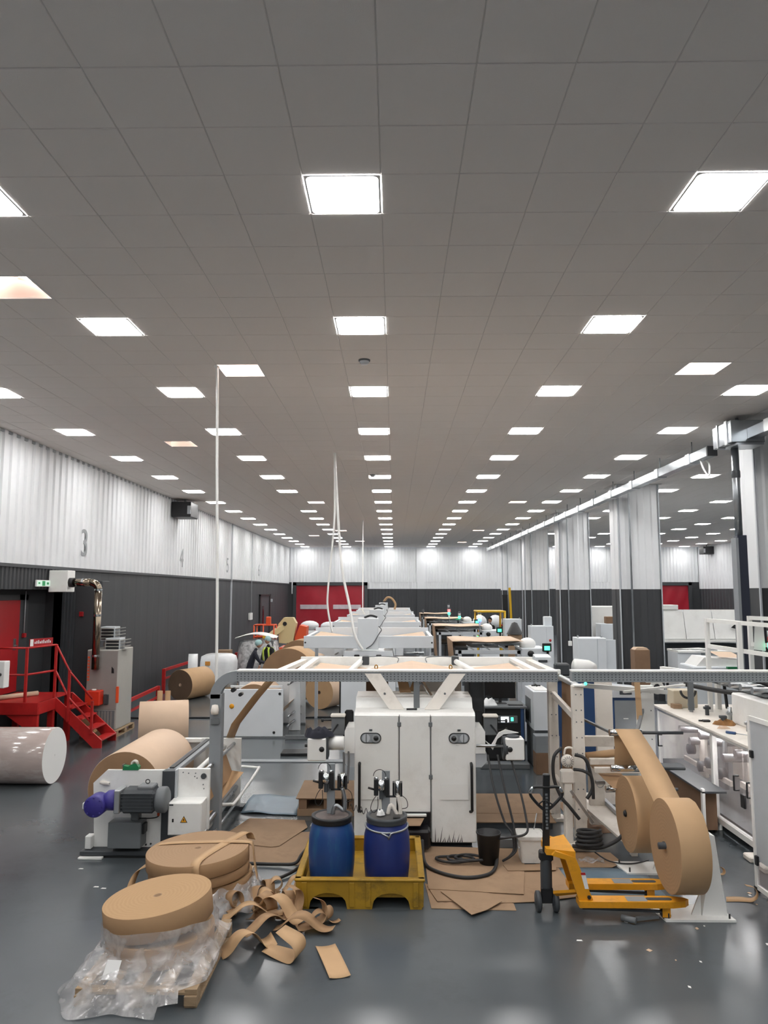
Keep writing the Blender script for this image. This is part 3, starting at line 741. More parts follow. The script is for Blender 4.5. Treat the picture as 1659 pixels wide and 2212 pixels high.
# paper bands over the top reel
def band(lab, pts, wv, name='paper_band'):
    P = smooth(pts, 5); o = MB().ribbon(P, [wv]*len(P)).build(name, 'kraft_lit', None, solid=.0025); return tag(o, lab, 'paper strip', 'loose paper bands on the reel stack')
band('diagonal paper band across the top of the banded stack', [(-2.02,7.83,.28),(-2.02,7.81,.42),(-2.03,7.84,.535),(-2.0,8.1,.54),(-1.78,8.65,.555),(-1.70,8.86,.54),(-1.66,8.90,.45)], (.05,-.02,0))
band('crosswise paper band over the back of the banded stack', [(-2.66,8.45,.36),(-2.645,8.48,.48),(-2.55,8.52,.52),(-2.1,8.52,.54),(-1.65,8.46,.563),(-1.56,8.44,.54),(-1.53,8.43,.35),(-1.48,8.40,.15)], (0,.045,0))
band('paper band hanging loose at the left side of the stack', [(-2.60,8.2,.42),(-2.72,8.15,.36),(-2.76,8.05,.2),(-2.70,7.95,.06)], (.03,.05,.02))
# plastic film dragged over the front pallet
def film_fn(u, v):
    # u runs from the right side over the front to the left, v from the reel down to the floor
    a = math.radians(38) - u*math.radians(240)
    ca, sa = math.cos(a), math.sin(a)
    e = min(.53/max(abs(ca),1e-3), .68/max(abs(sa),1e-3), .76)
    fold = math.sin(9*a+1.3*math.sin(5*v+2*a)); fine = math.sin(23*a+4*v)*math.sin(6*v+3*a)
    if v < .22:
        q = v/.22; r = .495+.012*fold; z = .445-.03*math.sin(2*a+.6)-.19*q
    elif v < .58:
        q = (v-.22)/.36; q2 = q*q*(3-2*q); r = .50+(e+.02-.50)*q; z = .245-.075*q2+.018*fold*q*(1-q)*4+.008*fine
    else:
        q = (v-.58)/.42; front = max(0, -sa)*(1 if ca < .45 else .2); left = max(0, -ca)
        drop = min(1, .12+front*1.05*(.35 if ca > .25 else 1)+left*.55)
        r = e+.02+.16*q*(front*.9+left*.5)+.035*fold*q*(front+left); z = .168-.165*q**.8*drop+.006*fine
    return (-2.09+r*ca, 6.95+r*sa, max(.006, z+.008))
fm = MB().grid(film_fn, 150, 50).build('plastic_film','film'); tag(fm,'crumpled clear plastic film draped over the front pallet','plastic film')
tag(MB().add([(-2.38,6.335,.17),(-2.26,6.33,.17),(-2.24,6.40,.29),(-2.36,6.41,.29)],[(0,1,2,3)]).build('delivery_label','paper_white',None,solid=.001),'pale paper label stuck on the film of the front pallet','label')
def film2(u, v):
    a = -2.2+u*2.6; r = .52+.16*v+.02*math.sin(14*a+5*v)
    return (-2.06+r*math.cos(a), 8.40+r*math.sin(a), .24-.21*v+.02*math.sin(17*a+9*v))
tag(MB().grid(film2,60,14).build('plastic_film','film'),'clear plastic film bunched at the foot of the banded stack','plastic film')

# ---- torn strips of kraft paper on the floor
def strip(lab, x, y, rz, L, wdt, curl, kind, m='kraft', group='loose kraft strips heaped on the floor', z=.004):
    n = 26; P = []; W = []
    px, pz, ang = 0.0, 0.0, 0.0
    for i in range(n):
        s = i/(n-1)
        if kind == 'loop': ang = curl*2*PI*max(0, s-.25)/.75
        elif kind == 'wave': ang = curl*math.sin(s*2.2*PI)
        elif kind == 'fold': ang = 0 if s < .45 else min(PI*.93, (s-.45)*curl*9)
        else: ang = curl*(s-.5)
        px += L/n*math.cos(ang); pz += L/n*math.sin(ang)
        tw = .35*math.sin(s*PI*1.3+x*7); P.append((px, .05*math.sin(s*4+y*3), pz)); W.append((wdt/2*math.sin(tw)*.25, wdt/2*math.cos(tw), wdt/2*math.sin(tw)*.5))
    zmin = min(min((V(p)-V(w_)).z, (V(p)+V(w_)).z) for p, w_ in zip(P, W))
    P = [(p[0]-L*.35, p[1], p[2]-zmin+z) for p in P]
    R = Matrix.Translation((x,y,0)) @ Matrix.Rotation(rz, 4, 'Z')
    o = MB().ribbon([R @ V(p) for p in P], [R.to_3x3() @ V(w_) for w_ in W]).build('paper_strip', m, None, solid=.002)
    return tag(o, lab, 'paper strip', group)
strip('wide folded kraft strip in front, nearest the lone flat strip',-.98,7.12,-.35,.75,.20,1.0,'fold','kraft_lit')
strip('broad kraft strip arching up beside the front pallet',-1.40,7.22,.5,.70,.22,1.0,'wave','kraft_lit')
strip('curled kraft strip right of the heap reaching toward the spill pallet',-.75,7.70,.25,.55,.10,1.1,'wave')
strip('tall looped kraft strip standing beside the yellow spill pallet',-1.10,8.2,2.0,.85,.11,1.15,'loop')
pile = [(-1.28,8.15,.4,.70,.15,1.0,'loop','looped'),(-1.45,8.25,1.1,.6,.13,.9,'wave','wavy'),(-1.35,7.95,2.5,.7,.15,.8,'loop','curled'),(-1.20,7.80,-.6,.8,.15,1.0,'wave','long wavy'),(-1.05,7.88,.9,.65,.14,.7,'fold','folded'),
  (-1.42,8.45,-.9,.6,.12,1.0,'wave','wavy'),(-1.25,8.50,.2,.6,.12,1.0,'loop','looped'),(-.95,7.58,-.2,.7,.14,.8,'wave','broad'),(-.82,7.66,.5,.55,.13,.6,'fold','folded'),(-1.5,7.75,.1,.7,.16,.7,'wave','wavy'),
  (-1.15,8.05,3.0,.6,.13,1.1,'loop','looped'),(-1.38,8.05,-1.8,.6,.13,.9,'wave','creased'),(-1.0,8.35,1.7,.5,.12,.8,'fold','folded'),(-1.3,7.55,.7,.7,.16,.6,'wave','broad'),(-1.6,8.0,.9,.6,.14,.9,'loop','curled'),(-1.08,8.6,.4,.5,.11,1.0,'wave','wavy'),(-.66,7.78,-.5,.45,.12,.9,'loop','looped')]
for k, p in enumerate(pile): strip('kraft paper strip in the tangled heap between reels and spill pallet', *p[:-1], m='kraft' if k % 3 else 'kraft_lit', z=.004+.015*(k % 5))
strip('kraft strip curling out left of the banded stack',-2.72,8.15,2.6,.5,.10,.8,'wave')
strip('thin torn kraft strip on the floor left of the front reel',-2.78,7.85,2.9,.45,.07,.5,'fold')
o = MB().grid(lambda u,v: (-.74+.18*u+.18*v-.0*u, 7.27+.05*u-.57*v, .006+.012*(2*u-1)**2+.006*math.sin(v*PI)), 6, 8).build('paper_strip','kraft_lit',None,solid=.002)
tag(o,'lone flat rectangular kraft strip lying in the foreground','paper strip')
for x, y, sx, lab in ((-.98,7.45,.11,'crumpled clear film scrap among the front kraft strips'),(-1.12,8.0,.08,'crumpled clear film scrap in the heap of strips')):
    tag(MB().grid(lambda u,v: (x+sx*(u-.5)*2, y+.06*(v-.5)*2, .03+.02*math.sin(9*u+4*v)+.015*math.sin(13*v-5*u)),12,8).build('film_scrap','film'),lab,'plastic film')

# ---- cardboard sheets on the floor
_cz = [0.004]
def sheet(lab, pts, m='cardboard', z=None, warp=.0):
    z = z if z is not None else .002
    o = MB().prism([(p[0],p[1],z+(p[2] if len(p) > 2 else 0)) for p in pts], (0,0,.005)).build('cardboard_sheet', m)
    return tag(o, lab, 'cardboard', 'cardboard sheets on the floor')
sheet('cardboard sheet with cut corner lying in front of the unwinder post',[(-2.11,11.16),(-1.30,11.08),(-1.22,10.75),(-1.50,9.99),(-1.60,9.95),(-2.28,10.15),(-2.35,10.3)],z=.012)
sheet('lower cardboard sheet under the black hose left of the spill pallet',[(-1.9,10.5),(-1.1,10.6),(-1.08,9.34),(-1.86,9.36),(-1.92,9.8)])
sheet('large cardboard sheet right of the spill pallet under the hose loops',[(.37,9.98),(1.66,9.9),(1.40,8.47),(.37,8.60)],z=.020)
sheet('cardboard sheet reaching to the pallet truck wheels',[(.95,9.2),(1.95,9.35),(2.0,8.45),(1.54,8.31),(.95,8.25)],z=.008)
sheet('pointed cardboard sheet sticking out over the others in front',[(.50,8.52),(1.02,8.48),(1.13,8.26),(.95,8.05),(.78,7.93)],z=.027)
sheet('worn cardboard piece under the stacked sheets near the spill pallet',[(.36,8.7),(1.0,8.7),(.95,8.30),(.45,8.29)],z=.014)
sheet('bottom cardboard sheet edge beside the yellow spill pallet',[(.34,8.8),(.85,8.5),(1.26,8.27),(1.26,8.10),(.38,8.14)],z=.002)
sheet('cardboard sheet with film scrap behind the pallet truck',[(1.55,9.85),(2.72,9.80),(2.77,9.45),(2.60,9.30),(1.75,9.28)],z=.012)
sheet('small torn cardboard piece beside the white bucket',[(1.30,9.32),(1.95,9.36),(1.90,9.16),(1.33,9.13)],z=.027)
sheet('cardboard sheet under the white inclined unwinder plank',[(2.55,12.1),(3.25,12.1),(3.3,10.7),(2.5,10.5)],m='cardboard_dark')
o = MB().grid(lambda u,v: (-2.3+.85*u, 11.42+1.0*v-.1*u, .01+.03*math.sin(5*u+3*v)**2*(1-u)+.004),14,10).build('plastic_sheet','blue_sheet',None,solid=.002); tag(o,'blue-grey plastic sheet on the floor beside the unwinder guard','plastic sheet')
tag(MB().grid(lambda u,v: (1.95+1.0*u, 8.5+.85*v-.1*u, .006+.006*math.sin(4*u)),8,6).build('plastic_sheet','blue_sheet',None,solid=.002),'blue-grey plastic sheet under the pallet truck forks','plastic sheet')
tag(MB().grid(lambda u,v: (2.25+.3*u, 9.42+.14*v, .03+.02*math.sin(11*u+4*v)+.012*math.sin(17*v)),12,8).build('film_scrap','film'),'crumpled clear film scrap on the cardboard behind the forks','plastic film')
# low board bridge on the floor right of the machine
t = thing('floor_board','long cardboard-covered low board behind the white bucket','board',(1.7,11.3,0))
MB().box(1.12,2.25,10.75,11.15,.085,.10,.003).build('front_board','cardboard',t)
MB().box(1.12,2.3,11.15,12.2,.09,.105,.003).build('rear_board','cardboard',t)
MB().box(1.15,2.2,10.78,12.1,0,.085).build('base','grey_dark',t)
# covered pallet left of the machine
t = thing('box_pallet','cardboard-covered wooden box pallet left of the white machine','pallet',(-1.1,11.7,0))
MB().box(-1.46,-.58,11.3,12.35,.25,.262,.002).build('cardboard_top','cardboard',t)
for x in (-1.42,-1.05,-.68): MB().box(x,x+.12,11.32,12.3,.10,.235,.004).build('bearer','cardboard_dark',t)
MB().box(-1.44,-.6,11.33,12.3,.235,.25).build('deck','wood',t); MB().box(-1.44,-.6,11.32,12.3,0,.10,.004).build('lower_box','cardboard',t)
tag(MB().box(-1.13,-.9,10.2,10.35,.0,.20,.01).build('metal_bracket','grey_mid'),'stained metal bracket standing behind the left drum','bracket')
# ================================================================== CENTRAL MACHINE
mat('glue_black','17161a',.35,dirt_sheen='3a3638',dirt_sheen_amt=.6,dirt_sheen_scale=8)
def oval(cx, cz, w, h, y, n=10):
    out = []
    for s in (1, -1):
        for q in range(n+1):
            a = -PI/2+PI*q/n if s > 0 else PI/2+PI*q/n
            out.append((cx+s*(w/2-h/2)+h/2*math.cos(a), y, cz+h/2*math.sin(a)))
    return out
t = thing('gluing_machine','white central machine with two doors, black handles and open top deck','machine',(.27,10.6,0))
FY = 10.0; xl, xa, xb, xr = -.53, .06, .47, 1.06
MB().box(xl+.03,xr-.03,FY+.06,11.2,.10,1.66).build('body','white',t)
MB().box(xl+.05,xr-.05,FY+.10,11.1,0,.10).build('plinth','black',t)
def door(x0, x1, s, xin):
    d = MB().box(x0,x1,FY,FY+.05,.06,1.66,.012).build('door','white',t)
    cx = -.315 if s < 0 else .845
    MB().prism(oval(cx,1.38,.275,.135,FY-.008),(0,.01,0)).build('window_rim','black',d)
    MB().prism(oval(cx,1.38,.25,.112,FY-.012),(0,.008,0)).build('window_recess','grey',d)
    kx = cx-.07*s*1.0
    MB().prism(oval(cx+.06*s,1.38,.10,.108,FY-.014),(0,.004,0)).build('window_glass','grey_light',d)
    MB().lathe([(.055,0),(.055,.012),(.045,.012)],(kx,FY-.013,1.38),(0,-1,0),24).lathe([(0,.03),(.03,.03),(.034,.012)],(kx,FY-.013,1.38),(0,-1,0),10).build('knob','black',d)
    MB().lathe([(.028,.013),(.056,.013)],(kx,FY-.013,1.38),(0,-1,0),24).build('knob_ring','aluminium',d)
    MB().box(cx-.02,cx+.02,FY-.01,FY+.01,1.472,1.492).build('rim_tab','grey_dark',d)
    hx = xl+.07 if s < 0 else xr-.06
    MB().tube(smooth([(hx,FY,1.06),(hx,FY-.035,1.05),(hx,FY-.055,1.0),(hx,FY-.055,.54),(hx,FY-.035,.47),(hx+.02*(-s),FY,.45)],4),.019,8).build('handle','black',d)
    a, b = (xl+.10, xl+.46) if s < 0 else (xr-.46, xr-.10)
    MB().prism([(a,FY,.62),(b,FY,.62),(b,FY,.80),(a,FY,.80)],(0,-.001,0)).build('pocket_back','white',d)
    MB().add([(a,FY-.014,.80),(b,FY-.014,.80),(b,FY-.012,.60),(a,FY-.012,.60),(a,FY-.002,.80),(b,FY-.002,.80)],[(0,1,2,3),(0,3,4),(1,5,2)]).build('pocket','white',d)
    return d
door(xl, xa-.006, -1, xa); dr = door(xb+.006, xr, 1, xb)
cp_ = MB().box(xa,xb,FY,FY+.05,.44,1.66,.008).build('centre_panel','white',t)
MB().box(xa+.06,xb-.06,FY-.06,FY,.40,.43,.006).build('panel_lip','white',cp_)
for x, z in ((xa,1.555),(xb,1.555),(xb,.885)): MB().box(x-.025,x+.025,FY-.012,FY+.004,z-.028,z+.028,.004).build('hinge','grey_mid',t)
MB().box(xa-.003,xa+.003,FY-.003,FY+.01,.44,1.68).box(xb-.003,xb+.003,FY-.003,FY+.01,.1,1.68).build('door_gap','grey_dark',t)
# sloping top, scraper trough, black stained bottom
MB().prism([(xl,FY,1.66),(xl,FY+.05,1.70),(xl,FY+.32,1.72),(xl,FY+.42,1.84),(xl,FY+.95,1.86),(xl,FY+1.1,1.66)],(xr-xl,0,0)).build('hood','white',t)
MB().box(xa+.03,xb-.01,FY-.02,FY+.06,.05,.44).build('drip_recess','glue_black',t)
br = MB()
for q in range(26): 
    x = xa+.03+q*(xb-xa-.05)/26; br.box(x,x+.006,FY-.03,FY-.02,.34-.05*random.random(),.42)
br.build('brush_bristles','black',t)
MB().box(xa+.0,xb-.02,FY-.28,FY-.02,.06,.30,.03).build('drip_tray','glue_black',t)
MB().add([(xa,FY-.30,.36),(xa+.26,FY-.30,.36),(xa+.32,FY-.05,.38),(xa-.02,FY-.05,.38)],[(0,1,2,3)]).build('cardboard_guard','cardboard',t,solid=.004)
sp = MB()
for q in range(12):
    x = xb+.05+.035*q*.9; sp.prism([(x,FY-.004,.07),(x+.012,FY-.004,.07),(x-.01+.05*random.random(),FY-.004,.12+.22*random.random()*(1-q/16))],(0,.002,0))
sp.build('glue_streaks','black',t)
MB().box(.16,.30,FY+.18,FY+.23,1.712,1.73).build('top_catch','black',t)
# side bump-outs and arms
for s, x0, nm in ((-1, xl, 'left'), (1, xr, 'right')):
    MB().prism([(x0,FY+.02,1.18),(x0+s*.13,FY+.02,1.18),(x0+s*.13,FY+.02,1.46),(x0+s*.10,FY+.02,1.51),(x0,FY+.02,1.51)],(0,.45,0)).build('side_box','white',t)
    MB().prism([(x0+s*.0,FY+.04,1.0),(x0+s*.08,FY+.04,1.0),(x0+s*.15,FY+.04,1.07),(x0+s*.15,FY+.04,1.18),(x0,FY+.04,1.18)],(0,.3,0)).build('side_bracket','grey_light',t)
    # upper guide plate with adjusting knobs
    xm = x0+s*.24
    gp = MB().box(xm-.09,xm+.09,FY+.30,FY+.36,1.36,1.62,.01).build('guide_plate','grey_mid',t)
    MB().box(xm-.10,xm+.10,FY+.26,FY+.40,1.60,1.635,.01).build('guide_cap','white_warm',gp)
    for z in (1.43,1.55): MB().cyl((xm+s*.09,FY+.33,z),(xm+s*.22,FY+.33,z),.009,n=8).lathe([(.0,0),(.022,0),(.026,.02),(.02,.03),(0,.03)],(xm+s*.20,FY+.33,z),(s,0,0),12).build('adjust_screw','black',gp)
    MB().cyl((xm,FY+.28,1.50),(xm+s*.10,FY+.05,1.38),.012,n=8).build('clamp_lever','black',t)
    MB().cyl((x0,FY+.34,1.45),(xm,FY+.34,1.45),.03,n=12).build('guide_shaft','black',t)
    MB().box(min(x0+s*.04,x0+s*.16),max(x0+s*.04,x0+s*.16),FY+.45,FY+.55,1.3,1.66,.02).build('side_motor','black',t)
# left arm: white roller and white end box
MB().cyl((-.86,FY-.08,1.33),(-.66,FY-.08,1.33),.085,n=24).build('arm_roller','white',t)
lb = MB().box(-1.12,-.88,FY-.26,FY-.02,1.14,1.42,.012).build('arm_box','white',t)
MB().lathe([(0,.012),(.028,.012),(.034,0)],(-.935,FY-.26,1.285),(0,-1,0),20).build('box_knob','black',lb)
MB().box(-.88,-.855,FY-.24,FY-.04,1.16,1.43).build('box_seal','grey_dark',lb)
MB().cyl((-1.12,FY-.1,1.30),(-1.17,FY-.1,1.30),.02,n=10).build('side_pin','black',lb)
# right arm: open shield and white end box
rb = MB().box(1.42,1.66,FY-.24,FY-.02,1.15,1.42,.012).build('arm_box','white',t)
MB().lathe([(0,.012),(.028,.012),(.034,0)],(1.475,FY-.24,1.285),(0,-1,0),20).build('box_knob','black',rb)
MB().lathe([(0,.02),(.07,.02),(.085,.01),(.085,0)],(1.53,FY-.13,1.425),(0,0,1),20).build('top_cap','grey_dark',rb)
MB().prism([(1.18,FY-.05,1.36),(1.26,FY-.05,1.30),(1.36,FY-.05,1.46),(1.45,FY-.05,1.50),(1.62,FY-.05,1.46),(1.42,FY-.05,1.44),(1.34,FY-.05,1.38),(1.28,FY-.05,1.24)],(0,.03,0)).build('shield','white',t)
MB().lathe([(.07,0),(.15,0),(.15,.05),(.07,.05),(.07,0)],(1.40,FY-.10,1.28),(1,0,0),28,sharp=True).build('brush_disc','grey_dark',t)
MB().cyl((1.06,FY-.08,1.30),(1.42,FY-.08,1.30),.02,n=10).build('arm_shaft','steel',t)
# V-shaped arms carrying the top deck
for s, x0, x1 in ((-1, -.30, .03), (1, .86, .50)):
    MB().prism([(x1-.10,FY+.20,1.715),(x1+.10,FY+.20,1.715),(x0+.11,FY+.30,2.18),(x0-.11,FY+.30,2.18)],(0,.035,0)).build('deck_arm','white_warm',t)
    MB().cyl(((x0+x1)/2,FY+.26,1.92),((x0+x1)/2,FY+.235,1.92),.015,n=10).build('arm_bolt','grey_mid',t)
# top deck
dk = MB().box(-1.72,2.33,10.60,10.66,2.14,2.205,.006).build('deck_front_rail','white',t)
MB().box(-1.66,2.28,10.575,10.60,2.155,2.175).build('rail_seal','black',dk)
MB().box(-1.32,-1.02,10.572,10.576,2.17,2.205).build('yellow_label','amber_sign',dk)
mat('brass','b98a3a',.3,metal=.9)
for x in (-.26,.79): MB().tube([(x+.02*math.cos(a),10.63,2.235+.028*math.sin(a)) for a in [2*PI*q/14 for q in range(14)]],.008,6,closed=True).build('lifting_eye','brass',dk)
MB().box(-1.68,2.46,13.45,13.52,1.90,2.13,.006).build('deck_back_panel','white',t)
for x0, x1 in ((-1.66,-1.62),(2.26,2.40)): MB().beam((x0,10.66,2.15),(x1,13.45,2.06),.12,.06).build('deck_side_beam','white_warm',t)
for x0, x1 in ((-1.36,-1.40),(2.02,2.10)): MB().beam((x0,10.66,2.16),(x1,13.45,2.09),.10,.05).build('deck_inner_beam','white',t)
MB().box(-1.55,2.2,11.7,13.4,1.96,1.98).build('deck_floor','white_warm',t)
MB().add([(-1.28,10.70,2.10),(-.62,10.70,2.13),(-.45,12.6,2.02),(-1.30,13.2,2.05)],[(0,1,2,3)]).build('paper_web','kraft_pale',t,solid=.003)
MB().add([(-.50,10.70,2.15),(.28,10.70,2.17),(.28,12.4,2.16),(-.35,11.8,2.10)],[(0,1,2,3)]).add([(.28,10.70,2.17),(1.06,10.70,2.15),(.95,11.8,2.10),(.28,12.4,2.16)],[(0,1,2,3)]).build('folded_paper_web','kraft_pale',t,solid=.003)
MB().add([(1.20,10.70,2.13),(1.98,10.70,2.10),(2.0,13.2,2.05),(1.25,12.6,2.02)],[(0,1,2,3)]).build('paper_web','kraft_pale',t,solid=.003)
for x0, x1 in ((-.66,-.58),(1.16,1.05)): MB().cyl((x0,10.72,2.14),(x1,13.40,2.08),.045,n=16).build('deck_roller','white',t)
for x0, x1 in ((-.50,.05),(1.05,.55)):
    MB().tube(smooth([(x0,13.1,2.16),((x0+x1)/2,13.1,2.17),(x1,13.1,2.15),(x1,12.9,2.09)],4),.008,6).build('air_line','grey_mid',t)
    MB().box(x0-.06,x0+.06,13.0,13.14,2.03,2.18,.01).build('sensor_block','grey_dark',t)
for x in (-.25,.75): MB().box(x-.05,x+.05,13.35,13.45,0,1.96,.004).build('deck_post','white',t)
# workings glimpsed between the arms
MB().box(.0,.55,11.25,11.35,1.35,1.62,.02).cyl((.05,11.2,1.72),(.60,11.2,1.72),.05,n=18).build('inner_roller','white',t)
MB().lathe([(.10,0),(.30,0),(.30,.10),(.10,.10)],(.62,11.6,1.70),(.4,-1,0),32).build('inner_wheel_cover','white',t)
MB().add([(.02,11.0,2.10),(.16,11.0,2.10),(.30,10.7,1.66),(.12,10.7,1.66)],[(0,1,2,3)]).add([(.32,11.1,2.10),(.42,11.1,2.10),(.24,10.9,1.75),(.15,10.9,1.75)],[(0,1,2,3)]).build('folding_web','kraft',t,solid=.003)
MB().beam((.38,10.75,2.05),(.56,10.55,1.76),.05,.02).build('former_blade','chrome',t)
MB().box(-.45,-.10,11.9,12.0,1.6,2.0).build('rear_guard','kraft_dark',t); MB().box(.75,1.05,11.9,12.0,1.5,2.05).build('rear_hood','white_warm',t)
MB().box(1.08,1.3,11.0,11.4,1.2,2.0,.02).build('drive_column','grey_dark',t)
# navy cloth lying on the left arm box
def cloth_fn(cx, cy, cz, rx, ry, h, s):
    def f(u, v):
        a = 2*PI*u; r = v; x = cx+rx*r*math.cos(a)*(1+.15*math.sin(3*a+s)); y = cy+ry*r*math.sin(a)*(1+.12*math.sin(4*a+s))
        return (x, y, cz+max(0, h*(1-r**4)*(.75+.35*math.sin(3*a+5*r+s)*r+.25*math.sin(7*a-9*r+2*s)*r+.2*math.cos(6*r+s))))
    return f
tag(MB().grid(cloth_fn(-1.0,FY-.13,1.425,.19,.14,.13,1),28,9).build('cloth','navy'),'crumpled navy cloth on the left arm box of the central machine','cloth')

# ---- spill pallet, drums and pumps
t = thing('spill_pallet','stained yellow plastic spill pallet holding two blue drums','spill pallet',(-.37,8.8,0))
X0,X1,Y0,Y1 = -1.04,.30,8.12,9.5
# front and back walls with two arched fork openings
def arched(y, th):
    segs = []
    top = .30
    xs = [X0]; poly = [(X0+.02,y,0),(X0+.24,y,0)]
    for cx in (-.70,-.04):
        w_ = .20
        poly += [(cx-w_,y,0)] + [(cx+w_*.95*math.cos(a),y,.05+.11*math.sin(a)) for a in [PI-PI*q/10 for q in range(11)]] + [(cx+w_,y,0)]
    poly += [(X1-.02,y,0),(X1,y,.08),(X1,y,top),(X0,y,top),(X0,y,.08)]
    return poly
MB().prism(arched(Y0,.05),(0,.05,0)).build('front_wall','spill',t)
MB().prism(arched(Y1-.05,.05),(0,.05,0)).build('back_wall','spill',t)
MB().box(X0,X0+.05,Y0+.05,Y1-.05,.0,.30,.005).build('side_wall','spill',t); MB().box(X1-.05,X1,Y0+.05,Y1-.05,0,.30,.005).build('side_wall','spill',t)
rim = MB().box(X0-.015,X1+.015,Y0-.015,Y0+.06,.275,.305,.01).box(X0-.015,X1+.015,Y1-.06,Y1+.015,.275,.305,.01).box(X0-.015,X0+.06,Y0,Y1,.275,.305,.01).box(X1-.06,X1+.015,Y0,Y1,.275,.305,.01)
rim.build('rim','spill',t)
MB().box(X0+.05,X1-.05,Y0+.05,Y1-.05,.10,.14).build('deck','spill',t)
for x in (X0+.11,X1-.11,-.37):
    MB().lathe([(.06,0),(.055,.05),(.05,.055),(0,.055)],(x,Y0+.12,.14),n=18).build('deck_stud','spill',t)
for x in (-.95,-.45,-.28,.22): MB().box(x-.03,x+.03,Y0-.012,Y0+.01,.02,.27,.006).build('front_rib','spill',t)
mat('lid_brown','5d5350',.55,var=.15,scale=9,dirt_sheen='8a7d78',dirt_sheen_amt=.6,dirt_sheen_scale=8); mat('lid_grey','4a4846',.5,var=.1,scale=9)
def drum(name, lab, x, y, m, ring):
    t = thing(name, lab, 'drum', (x,y,.14), 'blue plastic drums')
    H = .66
    MB().lathe([(0,0),(.22,0),(.235,.02),(.25,.15),(.258,.32),(.25,.48),(.225,.58),(.205,.62),(.205,H-.03)],(x,y,.14),n=44).build('barrel',m,t)
    MB().lathe([(.205,.02),(.222,.02),(.226,.03),(.222,.05),(.228,.06),(.228,.085),(.215,.09),(.19,.085),(.185,.075),(0,.072)],(x,y,.14+H-.06),n=44).build('lid','black' if not ring else 'grey_dark',t)
    MB().lathe([(.186,.0),(0,.0)],(x,y,.14+H-.06+.078),n=44).build('lid_top','lid_brown' if not ring else 'lid_grey',t)
    if ring:
        pts = [(x+.235*math.cos(a),y+.235*math.sin(a),.14+.58-.02*max(0,-math.sin(a))) for a in [2*PI*q/40 for q in range(40)]]
        MB().tube(pts,.011,8,closed=True).build('clamp_ring','galv',t)
        MB().tube([(x-.06,y-.235,.70),(x+.0,y-.25,.675),(x+.03,y-.255,.66)],.009,6).build('clamp_tail','galv',t)
        MB().tube([(x+.02,y-.255,.64),(x+.05,y-.25,.70),(x+.10,y-.235,.71)],.009,6).build('clamp_lever','galv',t)
    return t
drum('drum','left blue plastic drum with greenish drips and hose in its lid',-.70,8.56,'blue_drum',False)
drum('drum','right blue plastic drum with grey clamp ring and rag on the lid',-.09,8.56,'blue_drum2',True)
tag(MB().grid(cloth_fn(-.16,8.52,.835,.045,.04,.06,2),16,6).build('rag','paper_white'),'crumpled white rag on the lid of the right drum','rag')
tag(MB().box(-.02,.06,8.42,8.50,.828,.834).build('lid_hole_cover','black'),'square black opening cover on the right drum lid','cover')
def pump(lab, x, y, z0, zt, hose):
    t = thing('drum_pump', lab, 'pump', (x,y,z0), 'drum pumps with black and chrome heads')
    MB().box(x-.045,x+.045,y+.0,y+.03,z0,zt+.10,.004).build('stem_plate','grey',t)
    hd = MB().box(x-.135,x-.085,y-.06,y+.05,zt-.16,zt+.02,.006).box(x-.015,x+.035,y-.06,y+.05,zt-.16,zt+.02,.006).build('head_cheeks','black',t)
    MB().cyl((x-.105,y-.01,zt+.0),(x-.105,y-.01,zt+.035),.016,n=10).cyl((x+.0,y-.01,zt+.0),(x+.0,y-.01,zt+.035),.016,n=10).build('head_bolts','chrome',hd)
    MB().lathe([(.03,-.04),(.065,-.03),(.065,.03),(.03,.04)],(x-.05,y-.03,zt-.05),(1,0,0),20).build('chrome_wheel','chrome',t)
    MB().box(x-.075,x-.03,y-.05,y+.02,zt-.20,zt-.06,.005).build('lower_block','grey_dark',t)
    MB().cyl((x-.13,y-.02,zt-.10),(x-.20,y-.02,zt-.08),.012,n=8).build('side_handle','black',t)
    sx = x+.13
    MB().box(sx-.055,sx-.03,y-.05,y+.04,zt-.17,zt-.02,.004).box(sx+.03,sx+.055,y-.05,y+.04,zt-.17,zt-.02,.004).build('valve_cheeks','black',t)
    MB().cyl((sx,y-.01,zt-.16),(sx,y-.01,zt+.0),.028,n=14).build('valve_barrel','chrome',t)
    MB().cyl((x+.0,y,zt-.18),(sx,y,zt-.18),.012,n=8).build('link_rod','grey_dark',t)
    MB().tube(smooth([(sx,y-.02,zt-.16),(sx+.03,y-.02,zt-.28),(sx+.02,y-.02,zt-.40),(x+.06,y-.02,z0+.10),(x+.02,y-.02,z0)],6),.022,10).build('suction_hose','galv' if hose else 'white_warm',t)
    MB().tube(arc((x-.07,y-.03,zt+.05),.07,0,PI,12,'xz'),.004,6).build('thin_air_line','black',t)
    MB().tube(smooth([(x-.11,y-.06,zt-.16),(x-.15,y-.06,zt-.22),(x-.17,y-.06,zt-.30),(x-.13,y-.06,zt-.34),(x-.09,y-.06,zt-.28),(x-.09,y-.06,zt-.17)],5),.004,6).build('thin_air_line','black',t)
    MB().tube(smooth([(sx+.04,y-.05,zt-.15),(sx+.10,y-.05,zt-.20),(sx+.11,y-.05,zt-.28),(sx+.05,y-.05,zt-.30)],5),.004,6).build('thin_air_line','black',t)
    MB().tube([(sx,y+.03,zt-.16),(sx+.005,y+.10,zt-.4),(sx+.03,y+.12,z0)],.014,8).tube([(x-.04,y+.04,zt-.16),(x-.03,y+.08,z0)],.014,8).build('supply_pipes','black',t)
    return t
pump('black and chrome pump standing in the left drum with white hose', -.72,8.62,.812,1.26,True)
pump('black and chrome pump standing in the right drum', -.10,8.64,.812,1.18,False)
